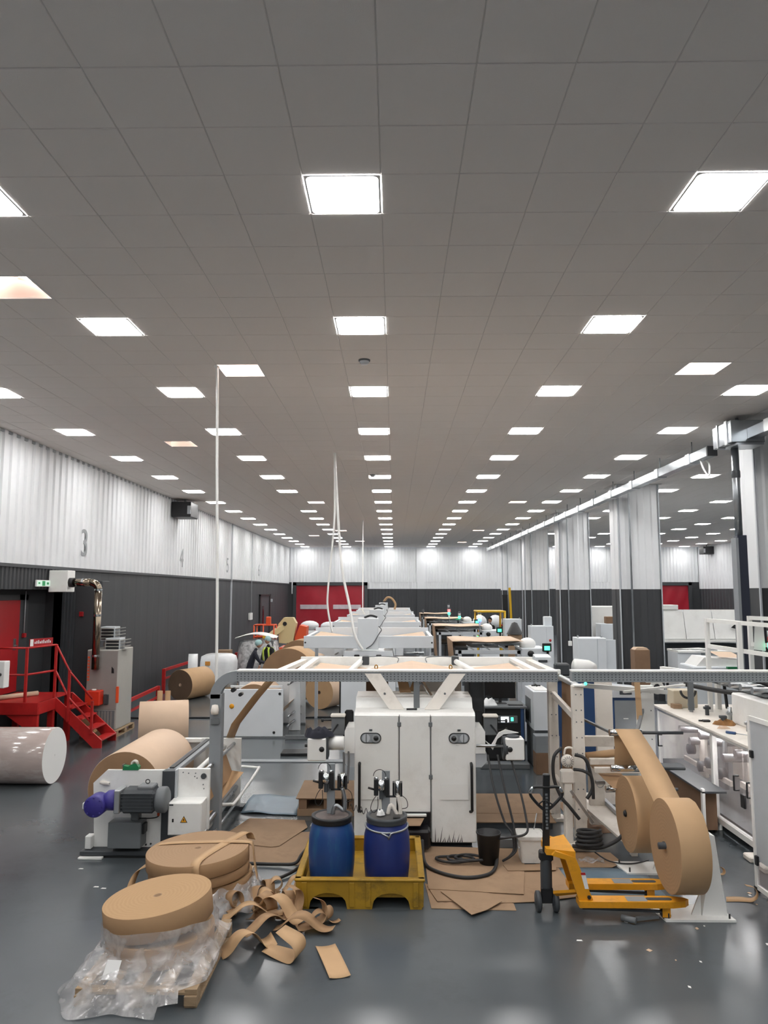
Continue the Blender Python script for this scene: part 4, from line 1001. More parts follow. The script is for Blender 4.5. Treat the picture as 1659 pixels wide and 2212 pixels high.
tag(MB().tube([(-.52+.38*u+.0, 8.95-.30*u+.035*math.cos(u*40), .80-.02*u+.035*math.sin(u*40)) for u in [q/90 for q in range(91)]],.004,6).build('coiled_air_hose','black'),'thin coiled black air hose stretched between the two drums','hose')
# hoses up from the left drum to the machine and a heavy hose on the floor to the left
tag(MB().tube(smooth([(-.58,8.75,1.12),(-.62,9.3,1.25),(-.66,9.85,1.22)],6),.013,8).tube(smooth([(-.54,8.75,1.12),(-.56,9.3,1.25),(-.60,9.9,1.22)],6),.013,8).build('hose_pair','rubber'),'pair of black hoses from the left pump up to the machine','hose')
tag(MB().tube(smooth([(-1.66,8.82,.02),(-1.45,8.80,.02),(-1.25,8.98,.03),(-1.12,9.2,.06),(-1.02,9.45,.16),(-.98,9.62,.26)],8),.02,8).build('floor_hose','rubber'),'thick black hose curving on the floor left of the spill pallet','hose','thick black floor hoses')
tag(MB().tube(smooth([(-1.80,9.33,.03),(-1.4,9.30,.03),(-1.2,9.28,.05),(-1.14,9.42,.10),(-1.06,9.62,.16),(-1.0,9.7,.28)],8),.02,8).build('floor_hose','rubber'),'second black hose along the cardboard edge left of the spill pallet','hose','thick black floor hoses')
tag(MB().tube(smooth([(.34,9.6,.22),(.36,9.3,.06),(.50,9.05,.045),(.78,8.88,.045),(1.05,8.95,.045),(1.18,9.15,.05),(1.24,9.4,.12),(1.27,9.6,.34)],8),.02,8).build('floor_hose','rubber'),'long black hose looping on the cardboard before the machine','hose','thick black floor hoses')
co = [(.62+.0*q+.19*(1+.18*math.sin(q*.5))*math.cos(q*.42)+.008*q, 9.42+.11*math.sin(q*.42), .05+.0008*q) for q in range(46)]
tag(MB().tube(co,.016,8).build('coiled_hose','rubber'),'small coils of black hose under the right door of the machine','hose')
for k, (dx, lab) in enumerate(((0,'left of three black hoses hanging from the right arm'),(.14,'middle of three black hoses hanging from the right arm'),(.34,'right of three black hoses hanging from the right arm'))):
    tag(MB().tube(smooth([(1.20+dx*.9,9.85,1.20),(1.24+dx*.95,9.6,.85),(1.34+dx*.75,9.45,.50),(1.42+dx*.25,9.38,.38),(1.44+dx*.2,9.36,.20),(1.38+dx*.1,9.34,.12),(1.30,9.36,.06)] if k != 2 else [(1.50,9.85,1.14),(1.56,9.6,.85),(1.60,9.40,.55),(1.58,9.30,.40),(1.35,9.30,.35),(1.16,9.38,.30)],7),.014,8).build('hanging_hose','rubber'),lab,'hose','hoses hanging from the right arm')
# black bin and white bucket
t = thing('bin','black round plastic bin catching hoses right of the machine','bin',(1.14,9.40,.026))
MB().lathe([(0,.0),(.115,.0),(.145,.34),(.152,.345),(.152,.36),(.14,.36),(.11,.015),(0,.015)],(1.14,9.40,.027),n=36).build('shell','black',t)
t = thing('bucket','white square-topped plastic bucket with lid, paint-stained','bucket',(1.66,9.5,.03))
def sq(r, z, c=(1.66,9.5), k=.25, n=7):
    return [(c[0]+p[0], c[1]+p[1], z) for p in rrect(0,0,2*r,2*r,r*k,0,n)]
def loft(rs): 
    mb = MB(); L = [sq(r, z) for r, z in rs]; n = len(L[0]); vs = sum(L, []); fs = [(k*n+i,k*n+(i+1)%n,(k+1)*n+(i+1)%n,(k+1)*n+i) for k in range(len(L)-1) for i in range(n)]
    return mb.add(vs, fs+[tuple(range(n)), tuple(range((len(L)-1)*n, len(L)*n))])
mat('bucket_white','d9d8d4',.5,var=.03,dirt_sheen='aaa79f',dirt_sheen_amt=.5,dirt_sheen_scale=7)
loft([(.125,.03),(.155,.31),(.16,.315)]).build('tub','bucket_white',t)
loft([(.165,.30),(.17,.31),(.17,.345),(.165,.35),(.15,.352),(.148,.344)]).build('lid','bucket_white',t)
MB().tube([(1.495,9.44,.30),(1.49,9.38,.24),(1.50,9.32,.22)],.005,6).build('bail','steel',t)
tag(MB().cyl((1.71,9.5,.385),(1.76,9.56,.56),.007,n=8).build('stir_stick','steel'),'thin metal stick standing on the white bucket lid','stick')
# low grey base rail
t = thing('base_rail','low grey steel base rail between machine and right frame','rail',(1.8,9.98,0))
MB().box(1.12,2.5,9.93,10.05,.02,.13,.006).build('beam','grey_mid',t)
for x in (1.2,2.42): MB().box(x-.04,x+.04,9.9,10.08,0,.02).build('foot','grey_mid',t)

# ---- white steel post frame with brown web
t = thing('web_frame','white steel post frame guiding a tall brown paper web','frame',(2.4,10.6,0))
def post(x0,x1,y0,y1,z1,holes):
    p = MB().box(x0,x1,y0,y1,0,z1,.006).build('post','white_warm',t); h = MB()
    for z in holes:
        for q in (.3,.75): 
            x = x0+(x1-x0)*q; h.cyl((x,y0+.001,z),(x,y0-.004,z),.009,n=8)
    h.build('post_bolts','grey_mid',p)
post(2.33,2.48,9.95,10.05,2.06,(.2,.5,.75,1.0,1.2,1.4,1.6,1.75,1.95))
post(2.26,2.40,11.15,11.25,2.06,(.6,.9,1.2,1.5,1.8))
MB().box(2.28,2.56,9.88,10.12,.0,.05,.005).build('foot','white_warm',t)
MB().box(2.2,2.46,11.08,11.32,.0,.05,.005).build('foot','white_warm',t)
MB().beam((2.40,10.02,1.62),(2.33,11.2,1.80),.05,.08).build('cross_bar','white_warm',t)
MB().beam((2.40,10.02,.42),(2.33,11.2,.62),.05,.08).build('cross_bar','white_warm',t)
MB().add([(2.43,10.14,2.06),(2.43,11.0,2.06),(2.41,11.05,.45),(2.43,10.2,.45)],[(0,1,2,3)]).build('paper_web','kraft_side',t,solid=.003)
for z in (2.04,.45): MB().cyl((2.44,10.08,z),(2.44,11.14,z),.04,n=14).build('web_roller','aluminium',t)
MB().box(2.35,2.49,9.9,10.1,2.06,2.075).build('cap','white',t)
tag(MB().ball((2.52,10.0,2.085),.022).build('signal_lamp','green_light'),'small green signal lamp on the right frame post','lamp')
# cream paint gun pump hung at the post and its hose coil
t = thing('spray_pump','pale spray pump clamped before the rear frame post','pump',(2.2,9.88,.45))
MB().box(2.13,2.30,9.80,9.92,.85,1.02,.02).lathe([(.0,0),(.075,0),(.08,.02),(.08,.06),(.06,.08),(0,.08)],(2.21,9.83,1.14),(0,-1,0),24).build('motor_housing','white_warm',t)
vents = MB()
for q in range(14):
    a = 2*PI*q/14; vents.beam((2.21+.035*math.cos(a),9.748,1.14+.035*math.sin(a)),(2.21+.07*math.cos(a),9.748,1.14+.07*math.sin(a)),.004,.008,up=(0,1,0))
vents.build('cooling_slots','grey_dark',t)
MB().box(2.17,2.27,9.82,9.93,.12,.86,.008).build('stand','white_warm',t); MB().box(2.05,2.45,9.78,9.93,.06,.12,.01).build('stand_foot','white_warm',t)
MB().tube(smooth([(2.17,9.8,1.22),(2.19,9.78,1.30),(2.27,9.78,1.30),(2.28,9.8,1.22)],4),.014,8).build('carry_handle','white_warm',t)
tag(MB().tube(smooth([(2.14,9.8,1.30),(2.03,9.75,1.20),(2.02,9.75,.95),(2.10,9.74,.72),(2.20,9.72,.60),(2.32,9.70,.45)],8),.022,8).tube(smooth([(2.30,9.78,1.22),(2.42,9.74,1.18),(2.48,9.72,1.0),(2.50,9.72,.82),(2.42,9.70,.7)],8),.022,8).tube(smooth([(2.28,9.78,1.04),(2.40,9.72,1.03),(2.49,9.70,.95),(2.50,9.69,.7)],8),.02,8).build('looped_hose','rubber'),'thick black hoses looping around the pale spray pump','hose')
tag(MB().tube([(2.40+.16*(1-.002*q)*math.cos(q*.36), 9.55+.10*math.sin(q*.36), .18+.0028*q) for q in range(70)],.02,8).tube(smooth([(2.2,9.6,.16),(2.45,9.52,.16),(2.65,9.5,.22),(2.80,9.48,.34),(2.9,9.5,.52)],6),.024,8).build('hose_coil','rubber'),'heap of coiled black hose at the foot of the right frame','hose')
tag(MB().beam((2.22,9.70,.80),(2.48,9.66,.42),.035,.035).build('spray_lance','steel'),'shiny steel lance lying across the hose coil','lance')
tag(MB().tube(smooth([(2.45,9.5,.12),(2.6,9.4,.05),(2.85,9.38,.03),(3.1,9.5,.03)],6),.009,6).build('thin_cable','black'),'thin black cable trailing from the hose coil to the right','cable')
# ================================================================== RIGHT SIDE: PALLET TRUCK, REELS, BAG MACHINE
t = thing('pallet_truck','yellow hand pallet truck with black steering handle','pallet truck',(2.1,8.15,0))
HX, HY = 1.58, 8.12
for y, s in ((7.86,0),(8.32,1)):
    y0, y1 = y, y+.16
    fk = MB()
    fk.prism([(1.86,y0,.13),(2.80,y0,.13),(2.93,y0+.03,.13),(2.98,y0+.08,.13),(2.93,y1-.03,.13),(2.80,y1,.13),(1.86,y1,.13)],(0,0,.06))
    f = fk.build('fork','yellow',t)
    MB().prism(rrect(2.68,y0+.08,.26,.07,.03,.1905),(0,0,.001)).build('fork_slot','grey_dark',f)
    MB().box(2.35,2.55,y0+.02,y1-.02,.1905,.192).build('worn_patch','grey',f)
    rl = MB().cyl((2.74,y0+.04,.045),(2.74,y1-.04,.045),.045,n=18).build('load_roller','rubber',f)
    MB().box(2.70,2.78,y0+.035,y0+.045,.03,.13).box(2.70,2.78,y1-.045,y1-.035,.03,.13).build('roller_bracket','yellow',f)
    MB().beam((1.9,y0+.08,.10),(2.7,y0+.08,.07),.03,.02).build('push_rod','grey_dark',f)
# upright frame plate sloping to the forks
MB().prism([(1.88,7.90,.14),(2.02,7.90,.16),(1.84,7.90,.60),(1.64,7.90,.66),(1.60,7.90,.62),(1.74,7.90,.58)],(0,.04,0)).build('frame_cheek','yellow',t)
MB().prism([(1.88,8.40,.14),(2.02,8.40,.16),(1.84,8.40,.60),(1.64,8.40,.66),(1.60,8.40,.62),(1.74,8.40,.58)],(0,.04,0)).build('frame_cheek','yellow',t)
MB().add([(2.0,7.94,.18),(2.0,8.40,.18),(1.83,8.40,.60),(1.83,7.94,.60)],[(0,1,2,3)]).build('frame_plate','yellow',t,solid=.012)
MB().prism([(1.56,7.98,.60),(1.84,7.90,.60),(1.84,8.44,.60),(1.56,8.26,.60)],(0,0,.06)).build('frame_head','yellow',t)
st = MB().add([(1.925,7.896,.30),(1.965,7.896,.30),(1.93,7.896,.46),(1.885,7.896,.46)],[(0,1,2,3)]).build('safety_sticker','paper_white',t,solid=.002)
MB().add([(1.89,7.893,.435),(1.937,7.893,.435),(1.93,7.893,.46),(1.885,7.893,.46)],[(0,1,2,3)]).build('sticker_band','red_door',st,solid=.001)
MB().cyl((1.965,7.90,.22),(1.965,7.885,.22),.018,n=12).build('pivot_bolt','black',t)
MB().prism([(1.62,7.98,.22),(1.90,7.92,.26),(1.90,7.98,.22),(1.66,8.02,.18)],(0,0,.03)).build('tow_lug','yellow',t)
# hydraulic unit, wheels, handle
MB().lathe([(0,0),(.055,0),(.06,.02),(.06,.24),(.05,.30),(.035,.34),(0,.34)],(HX,HY,.22),n=20).build('pump_body','grey_dark',t)
MB().cyl((HX,HY,.10),(HX,HY,.60),.028,n=14).build('pump_ram','steel',t)
MB().box(HX-.07,HX+.07,HY-.05,HY+.05,.50,.60,.015).build('pump_block','black',t)
MB().box(HX-.06,HX+.06,HY-.04,HY+.02,.08,.24,.01).build('axle_bracket','black',t)
for x in (HX-.125,HX+.055): MB().lathe([(.0,0),(.04,0),(.045,.008),(.085,.008),(.10,.015),(.10,.052),(.085,.06),(.045,.06),(.04,.068),(0,.068)],(x,HY-.02,.10),(1,0,0),28).build('steer_wheel','grey_dark',t)
MB().beam((HX,HY-.02,.58),(HX+.005,HY-.10,1.40),.07,.05,b=.008).build('handle_bar','black',t)
lg = MB()
for q in range(11): lg.box(HX-.012+.004*(q%2),HX+.016-.003*(q%3),HY-.096-.005*q*0-.001*q,HY-.092-.001*q,.84+.034*q,.862+.034*q)
lg.build('embossed_lettering','grey_mid',t)
lp = smooth([(HX-.01,HY-.07,1.02),(HX-.08,HY-.075,1.08),(HX-.155,HY-.085,1.17),(HX-.16,HY-.09,1.22),(HX-.12,HY-.095,1.265),(HX,HY-.10,1.265),(HX+.12,HY-.095,1.265),(HX+.165,HY-.09,1.22),(HX+.16,HY-.085,1.17),(HX+.08,HY-.075,1.08),(HX+.01,HY-.07,1.02)],5)
MB().tube(lp,.016,8).build('handle_loop','black',t)
MB().tube(lp[13:20],.0168,8).tube(lp[31:37],.0168,8).build('worn_grip','chrome',t)
MB().tube(smooth([(HX-.09,HY-.09,1.08),(HX-.02,HY-.10,1.13),(HX+.06,HY-.10,1.09)],4),.008,6).build('release_lever','black',t)
tag(MB().cyl((2.28,7.88,.035),(2.40,7.80,.035),.03,n=12).beam((2.42,7.86,.03),(2.66,7.92,.03),.04,.03).build('tool','grey_mid'),'small steel tool lying under the pallet truck forks','tool')

# ---- reel stands and their reels
def reel_stand(x, y, h, lab):
    t = thing('reel_stand', lab, 'reel stand', (x,y,0), 'white reel stands')
    MB().prism([(2.72,y-.12,0),(x+.24,y-.12,0),(x+.20,y+.26,0),(2.66,y+.26,0)],(0,0,.022)).build('base_plate','white',t)
    MB().prism([(x-.06,y-.02,.022),(x+.20,y-.02,.022),(x+.17,y-.02,.22),(x+.10,y-.02,h),(x+.03,y-.02,h+.02),(x+.0,y-.02,h-.02),(x-.02,y-.02,.22)],(0,.13,0)).build('column','white',t)
    MB().lathe([(.0,0),(.034,0),(.034,.5),(.0,.5)],(x-.45,y+.05,h-.12),(1,0,0),16).build('spindle','grey_dark',t)
    MB().prism([(x-.16,y,.022),(x-.06,y,.022),(x-.06,y,.25)],(0,.02,0)).build('gusset','white',t)
    b = MB()
    for dx, dy in ((2.76-x,-.08),(.19,-.08),(2.72-x,.2),(.15,.2)): b.cyl((x+dx,y+dy,.022),(x+dx,y+dy,.07),.010,n=8)
    b.build('anchor_bolts','black',t)
def kreel(lab, x0, w_, y, z, r):
    t = roll('paper_reel', lab, 'paper reel', (x0+w_/2,y,z), (1,0,0), r, w_, 'kraft_lit', 'kraft_pale_face', .03, 'narrow kraft reels', 64, core_m='black', mid=True)
    MB().lathe([(0,0),(.036,0),(.036,.02),(.025,.03),(0,.03)],(x0+.002,y,z),(-1,0,0),14).build('chuck','black',t)
    return t
ring_mat('kraft_pale_face','a48462','ab8a67','X')
reel_stand(3.18,7.98,.80,'nearer white reel stand with column right of the front reel')
reel_stand(3.22,9.22,.78,'farther white reel stand behind the front reel')
kreel('nearest big kraft reel on the white stand, web running up from it',2.80,.30,8.05,.68,.46)
kreel('second kraft reel standing behind the nearest reel',2.77,.33,9.25,.65,.43)
# paper web from the front reel up over the guide rollers
yc, zc, rr = 8.05, .68, .458
P = [(2.955, yc+rr*math.cos(a), zc+rr*math.sin(a)) for a in [math.radians(q) for q in (150,125,100,80,62,50)]]
P += [(2.95,8.75,1.24),(2.93,9.15,1.42),(2.92,9.55,1.565)]
P += [(2.92, 9.60+.045*math.cos(a), 1.53+.045*math.sin(a)) for a in [math.radians(q) for q in (110,70,30,0)]]
P += [(2.92,9.635,1.35),(2.91,9.63,1.13)]
o = MB().ribbon(P,[(.15,0,0)]*len(P)).build('paper_web','kraft_lit',None,solid=.002); tag(o,'kraft web rising from the nearest reel over the guide rollers','paper web')
# guide frame of the unwinder
t = thing('guide_frame','white and chrome guide roller frame of the reel unwinder','frame',(3.2,10.4,0))
for z, y in ((1.53,9.60),(1.10,9.58),(.78,9.85)):
    MB().cyl((2.70,y,z),(3.10,y,z),.042,n=20).build('guide_roller','chrome',t)
    MB().cyl((3.10,y,z),(3.62,y,z),.02,n=12).build('roller_shaft','grey_dark',t)
MB().prism([(3.18,12.0,0),(3.44,12.0,0),(3.44,12.0,2.05),(3.18,12.0,2.05)],(0,.08,0)).build('rear_post','white_warm',t)
pb = MB().box(3.48,3.72,10.9,10.98,.0,1.95,.005).build('tall_plate','white',t)
bb = MB()
for z in (.4,.8,1.2,1.6,1.85): bb.cyl((3.53,10.9,z),(3.53,10.893,z),.009,n=8).cyl((3.67,10.9,z),(3.67,10.893,z),.009,n=8)
bb.build('plate_bolts','grey_mid',pb)
MB().beam((3.05,9.62,1.53),(3.55,10.9,1.60),.04,.05).beam((2.72,9.62,1.53),(2.66,10.8,1.50),.03,.03).build('roller_arm','grey_mid',t)
MB().box(2.62,3.1,10.78,10.86,1.12,1.26,.006).build('cross_plate','white_warm',t)
MB().box(2.6,3.5,10.2,10.27,1.0,1.08,.006).box(2.6,3.3,9.95,10.02,.95,1.02,.006).build('cross_bar','white_warm',t)
MB().cyl((2.58,10.35,1.08),(3.2,10.35,1.15),.05,n=16).build('kraft_roller','kraft_lit',t)
MB().add([(2.62,10.4,.98),(2.95,10.4,.96),(3.02,9.6,.84),(2.72,9.58,.86)],[(0,1,2,3)]).build('sloped_web','kraft',t,solid=.003)
MB().beam((2.72,11.3,.34),(3.02,9.55,.20),.34,.03).build('inclined_plank','white_warm',t)
MB().beam((2.92,11.3,.39),(3.10,9.6,.25),.05,.05).build('plank_rail','grey_light',t)
MB().box(2.74,2.95,10.8,10.9,.05,.95,.006).build('side_plate','white_warm',t)
for x, y in ((2.75,11.2),(3.0,9.75)): MB().box(x-.04,x+.04,y-.04,y+.04,0,.26,.004).build('leg','white_warm',t)
MB().tube(arc((2.70,10.1,.78),.045,PI,2*PI,8,'xz'),.005,6).box(2.64,2.76,10.06,10.14,.78,.82,.005).build('hook','steel',t)
MB().add([(3.38,10.7,2.05),(3.46,10.7,2.05),(3.40,10.45,1.55),(3.32,10.45,1.55)],[(0,1,2,3)]).build('narrow_web','kraft_lit',t,solid=.002)
MB().beam((2.6,10.5,2.0),(3.9,10.9,1.86),.06,.06).beam((3.2,10.6,1.9),(4.2,11.0,1.95),.04,.03).build('upper_arm','white',t)
t = thing('control_cabinet','blue-grey control cabinet with small display behind the guide frame','cabinet',(3.9,12.9,0))
MB().box(3.62,4.08,12.6,13.2,.05,1.55,.01).build('cabinet_body','blue_panel',t)
MB().box(3.64,4.0,12.585,12.6,.1,1.5,.006).build('cabinet_door','grey',t)
MB().prism([(3.60,12.55,1.55),(4.1,12.55,1.55),(4.1,12.55,1.68),(3.64,12.55,1.72)],(0,.6,0)).build('display_head','grey_light',t)
MB().box(3.72,3.92,12.54,12.552,1.6,1.66,.004).build('display','grey_dark',t)
for z in (.6,.9,1.2): MB().box(3.78,3.86,12.578,12.588,z,z+.012).build('vent_slot','white',t)
MB().box(3.62,4.08,12.62,13.18,0,.05).build('plinth','black',t)

# ---- long bag-making machine with smoked clear doors
t = thing('bag_machine','long white bag machine with smoked clear doors and lit interior','machine',(5.0,11.0,0))
AX0, AX1, BY0, BY1, ZB0, ZB1 = 4.45, 5.75, 8.95, 12.95, .19, 1.34
MB().box(AX0-.05,AX1,BY0,BY1+.05,ZB1,ZB1+.04,.006).build('table_top','white_warm',t)
MB().box(AX0,AX0+.07,BY0,BY1,ZB0-.06,ZB0+.02,.004).build('bottom_rail','white',t)
MB().box(AX0,AX0+.06,BY0,BY1,ZB1-.05,ZB1,.004).build('top_rail','white',t)
for y in (BY0,10.72,BY1-.06): MB().box(AX0-.01,AX0+.06,y,y+.07,ZB0,ZB1,.004).build('door_post','white',t)
MB().box(AX0-.02,AX1,BY1,BY1+.04,ZB0+.3,ZB1,.004).build('end_panel','white',t)
MB().box(AX0+.07,AX1,BY0-.03,BY0,ZB0,ZB1,.004).build('end_panel','white',t)
MB().box(AX1-.05,AX1,BY0,BY1,ZB0,ZB1).build('rear_panel','white_warm',t)
MB().box(AX0+.1,AX1-.05,BY0,BY1,ZB0-.02,ZB0+.03).build('bottom_tray','grey_mid',t)
def bdoor(y0, y1, hy):
    d = MB().box(AX0+.012,AX0+.022,y0,y1,ZB0+.02,ZB1-.05).build('clear_door','smoked',t)
    if hy: MB().tube(smooth([(AX0+.01,hy,.92),(AX0-.05,hy,.92),(AX0-.055,hy,.90),(AX0-.055,hy,.76),(AX0-.05,hy,.74),(AX0+.01,hy,.74)],3),.012,8).build('door_handle','black',d)
bdoor(10.80,12.87,12.75); bdoor(9.86,10.71,9.98); bdoor(9.02,9.84,9.62)
MB().box(AX0-.02,AX0+.012,9.80,9.90,.55,.72,.006).build('door_latch','black',t)
# interior: lit strip, rollers, plates
for y0, y1 in ((11.0,12.5),(9.1,10.5)):
    MB().box(AX0+.18,AX0+.22,y0,y1,ZB1-.045,ZB1-.02).build('interior_lamp','cabinet_light',t)
for y in (9.3,9.6,9.9,10.2,10.6,11.0,11.4,11.8,12.2,12.6):
    MB().cyl((AX0+.25,y,1.02+.1*math.sin(y*5)),(AX1-.1,y,1.02+.1*math.sin(y*5)),.06,n=14).build('inner_roller','steel',t)
MB().box(AX0+.30,AX0+.34,10.9,12.6,.55,.62).box(AX0+.30,AX0+.34,9.1,10.6,.62,.70).build('inner_beam','white_warm',t)
for y in (9.2,9.75,10.35,11.3,12.0): 
    MB().box(AX0+.40,AX0+.46,y,y+.22,.40,1.10,.01).build('inner_plate','white_warm' if y != 11.3 else 'grey_mid',t)
for y, z in ((11.6,.72),(11.9,.60),(11.2,.66),(12.3,.78)): MB().lathe([(0,0),(.08,0),(.08,.10),(0,.10)],(AX0+.26,y,z),(1,0,0),18,sharp=True).build('drive_pulley','grey_dark',t)
for y in (9.1,9.5,10.1): MB().lathe([(0,0),(.05,0),(.06,.05),(.05,.10),(0,.10)],(AX0+.24,y,.45),(1,0,0),14).build('inner_knob','white',t)
MB().add([(AX0+.5,9.0,.9),(AX0+.5,10.6,.95),(AX0+.9,10.6,.95),(AX0+.9,9.0,.9)],[(0,1,2,3)]).build('inner_web','kraft_lit',t,solid=.002)
# legs and under-frame
for y in (BY0+.1,9.55,10.75,12.6): MB().box(AX0+.02,AX0+.10,y,y+.08,0,ZB0,.004).build('leg','white',t); MB().box(AX1-.10,AX1-.02,y,y+.08,0,ZB0,.004).build('leg','white',t)
for y in (9.2,9.55):
    MB().box(AX0-.12,AX0+.22,y-.06,y+.14,.0,.07,.015).build('levelling_foot','white_warm',t)
MB().beam((4.0,10.75,.12),(AX0+.1,10.75,.12),.03,.03).build('brace','grey_mid',t)
# lower side cabinet with dark void and cardboard
MB().box(4.12,4.16,10.33,10.39,.0,.66,.004).build('front_leg','white',t); MB().box(4.12,4.45,10.33,12.0,.60,.63,.004).build('side_shelf','grey_dark',t)
MB().box(4.22,4.42,10.6,12.2,.05,.55).build('waste_chute','cardboard_dark',t)
# upper works on the table
MB().box(4.95,5.7,9.3,11.2,ZB1+.04,1.82,.02).build('upper_housing','white',t)
MB().prism([(4.15,12.5,1.80),(5.35,12.5,1.80),(5.35,12.5,1.88),(4.15,12.5,1.88)],(0,.06,0)).build('cross_beam','white',t)
for x in (5.28,): MB().box(x,x+.07,12.45,12.55,ZB1+.04,1.80,.004).build('beam_post','white',t)
MB().tube(smooth([(3.9,12.45,1.92),(4.4,12.42,1.90),(4.9,12.42,1.90),(5.25,12.42,1.93)],6),.03,8).build('black_loom','rubber',t)
MB().tube(smooth([(4.6,12.4,1.92),(4.75,12.4,2.0),(5.1,12.35,2.0),(5.3,12.3,1.92),(5.3,12.2,1.7),(5.28,12.1,1.45)],6),.025,8).build('hanging_loom','rubber',t)
MB().tube(arc((4.75,12.3,1.70),.12,PI,2*PI,12,'xz'),.02,8).build('cable_loop','rubber',t)
MB().lathe([(.06,0),(.11,0),(.11,.04),(.06,.04),(.06,0)],(4.33,12.55,1.72),(0,-1,0),24,sharp=True).build('gauge_ring','white',t)
mat('cream_box','c9bda6',.5)
MB().box(4.62,5.02,12.6,12.9,ZB1+.04,1.66,.01).build('rear_box','cream_box',t)
for k in range(5):
    y = 10.6+.35*k; MB().cyl((4.98,y,1.92),(5.65,y,1.92),.05,n=14).build('top_roller','steel',t)
MB().beam((4.55,12.9,2.0),(5.75,10.5,1.98),.08,.05).build('sloped_rail','white',t)
MB().box(5.1,5.75,10.5,12.3,1.84,1.88).build('top_plate','grey_mid',t)
MB().tube(smooth([(4.7,12.3,1.80),(5.0,11.6,1.78),(5.25,11.0,1.82),(5.35,10.8,1.95),(5.2,10.9,2.02)],6),.035,8).build('thick_loom','rubber',t)
# small machinery clutter on the table top: clamps and cylinders
for k in range(7):
    x = 4.75+.12*(k%3); y = 12.2-.42*k+.1*(k%2)
    if y < 9.4: continue
    MB().cyl((x,y,ZB1+.04),(x,y,ZB1+.14+.05*(k%3)),.03,n=12).box(x-.05,x+.05,y-.03,y+.03,ZB1+.13,ZB1+.17,.006).build('clamp_unit','grey_dark' if k%2 else 'steel',t)
tl = ZB1+.04
tag(MB().grid(cloth_fn(4.78,11.05,tl+.002,.16,.13,.09,0),26,7).build('gloves','brown_cloth'),'crumpled brown work gloves on the white bag machine table','gloves')
tag(MB().grid(cloth_fn(4.62,10.75,tl+.002,.09,.06,.03,3),18,5).build('glove','kraft_pale'),'pale glove lying below the brown gloves on the table','glove')
tag(MB().grid(cloth_fn(4.85,9.95,tl+.002,.15,.07,.03,5),22,5).build('cloth','cloth_black'),'flat black cloth on the white bag machine table','cloth')
t2 = thing('screwdriver','screwdriver with blue handle on the bag machine table','screwdriver',(4.6,10.3,tl))
MB().cyl((4.50,10.38,tl+.02),(4.58,10.28,tl+.02),.018,n=10).build('grip','blue_panel',t2); MB().cyl((4.58,10.28,tl+.02),(4.68,10.16,tl+.02),.006,n=8).build('shaft','steel',t2)
tag(MB().box(4.55,4.66,11.25,11.32,tl,tl+.03,.01).cyl((4.5,11.3,tl+.015),(4.56,11.29,tl+.015),.012,n=8).build('hand_tool','black'),'small black hand tool beside the brown gloves','tool')
tag(MB().box(4.58,4.72,12.5,12.64,tl,tl+.07,.004).build('small_box','cardboard'),'small cardboard box at the far end of the table','box')
tag(MB().tube([(5.05+.24*math.cos(a)+0, 9.4, 1.82+.22+.22*math.sin(a)) for a in [2*PI*q/32 for q in range(32)]],.03,8,closed=True).tube([(5.07+.19*math.cos(a), 9.36, 1.82+.20+.17*math.sin(a)) for a in [2*PI*q/32 for q in range(32)]],.025,8,closed=True).build('teal_hose','teal'),'coil of teal hose standing on the bag machine at the right edge','hose')
# open door leaf at the right picture edge
t = thing('machine_door','white-framed clear machine door standing open at the right edge','door',(4.0,8.3,0))
def openp(s): return (4.0+.05*s, 8.62-.85*s)
x0_, y0_ = openp(0); x1_, y1_ = openp(1)
MB().beam((x0_,y0_,.06),(x0_,y0_,1.90),.03,.05).build('stile','white',t); MB().beam((x1_,y1_,.06),(x1_,y1_,1.90),.03,.05).build('stile','white',t)
MB().beam((x0_,y0_,1.88),(x1_,y1_,1.88),.03,.05).build('top_rail','white',t); MB().beam((x0_,y0_,.06),(x1_,y1_,.06),.03,.05).build('bottom_rail','white',t)
MB().add([(x0_,y0_,.35),(x1_,y1_,.35),(x1_,y1_,1.87),(x0_,y0_,1.87)],[(0,1,2,3)]).build('sheet','grey_light',t,solid=.006)
MB().add([(x0_,y0_,.08),(x1_,y1_,.08),(x1_,y1_,.35),(x0_,y0_,.35)],[(0,1,2,3)]).build('lower_sheet','smoked',t,solid=.006)
MB().box(3.97,4.0,8.55,8.60,1.45,1.53,.004).box(3.97,4.0,8.55,8.60,.30,.40,.004).build('hinge','black',t)
MB().box(3.98,4.02,8.60,8.66,0,.06).build('foot','black',t)
MB().cyl((4.02,7.9,.0),(4.02,7.9,.06),.02,n=8).build('castor','black',t)
# paper scraps near the bag machine
for k, (x, y, rz, L, wdt, ku, lab) in enumerate(((3.72,8.35,-.3,.55,.10,'fold','torn kraft strips on the floor before the open machine door'),(3.95,8.15,.9,.35,.06,'wave','brown strip curling under the open machine door'),
      (3.78,9.15,.2,.25,.05,'fold','small kraft scrap on the floor below the bag machine feet'),(3.70,9.6,-.5,.35,.03,'flat','thin pale strip on the floor under the bag machine'),(3.6,10.2,-.4,.3,.05,'wave','kraft scrap on the floor behind the reels'))):
    strip(lab,x,y,rz,L,wdt,.7,ku,'kraft_lit' if k%2==0 else 'cardboard_dark','kraft scraps by the bag machine')
random.seed(11)
for k in range(16):
    x = random.uniform(2.2,3.9); y = random.uniform(6.6,8.6); s = random.uniform(.012,.03); a = random.uniform(0,6)
    pts = [(x+s*math.cos(a+q*PI/2*1.0)*(1 if q%2 else .6), y+s*math.sin(a+q*PI/2), .001) for q in range(4)]
    tag(MB().prism(pts,(0,0,.003)).build('paper_scrap','paper_white' if k%3 else 'kraft_pale'),'tiny paper scrap scattered on the floor at the right','paper scrap','tiny paper scraps on the floor')
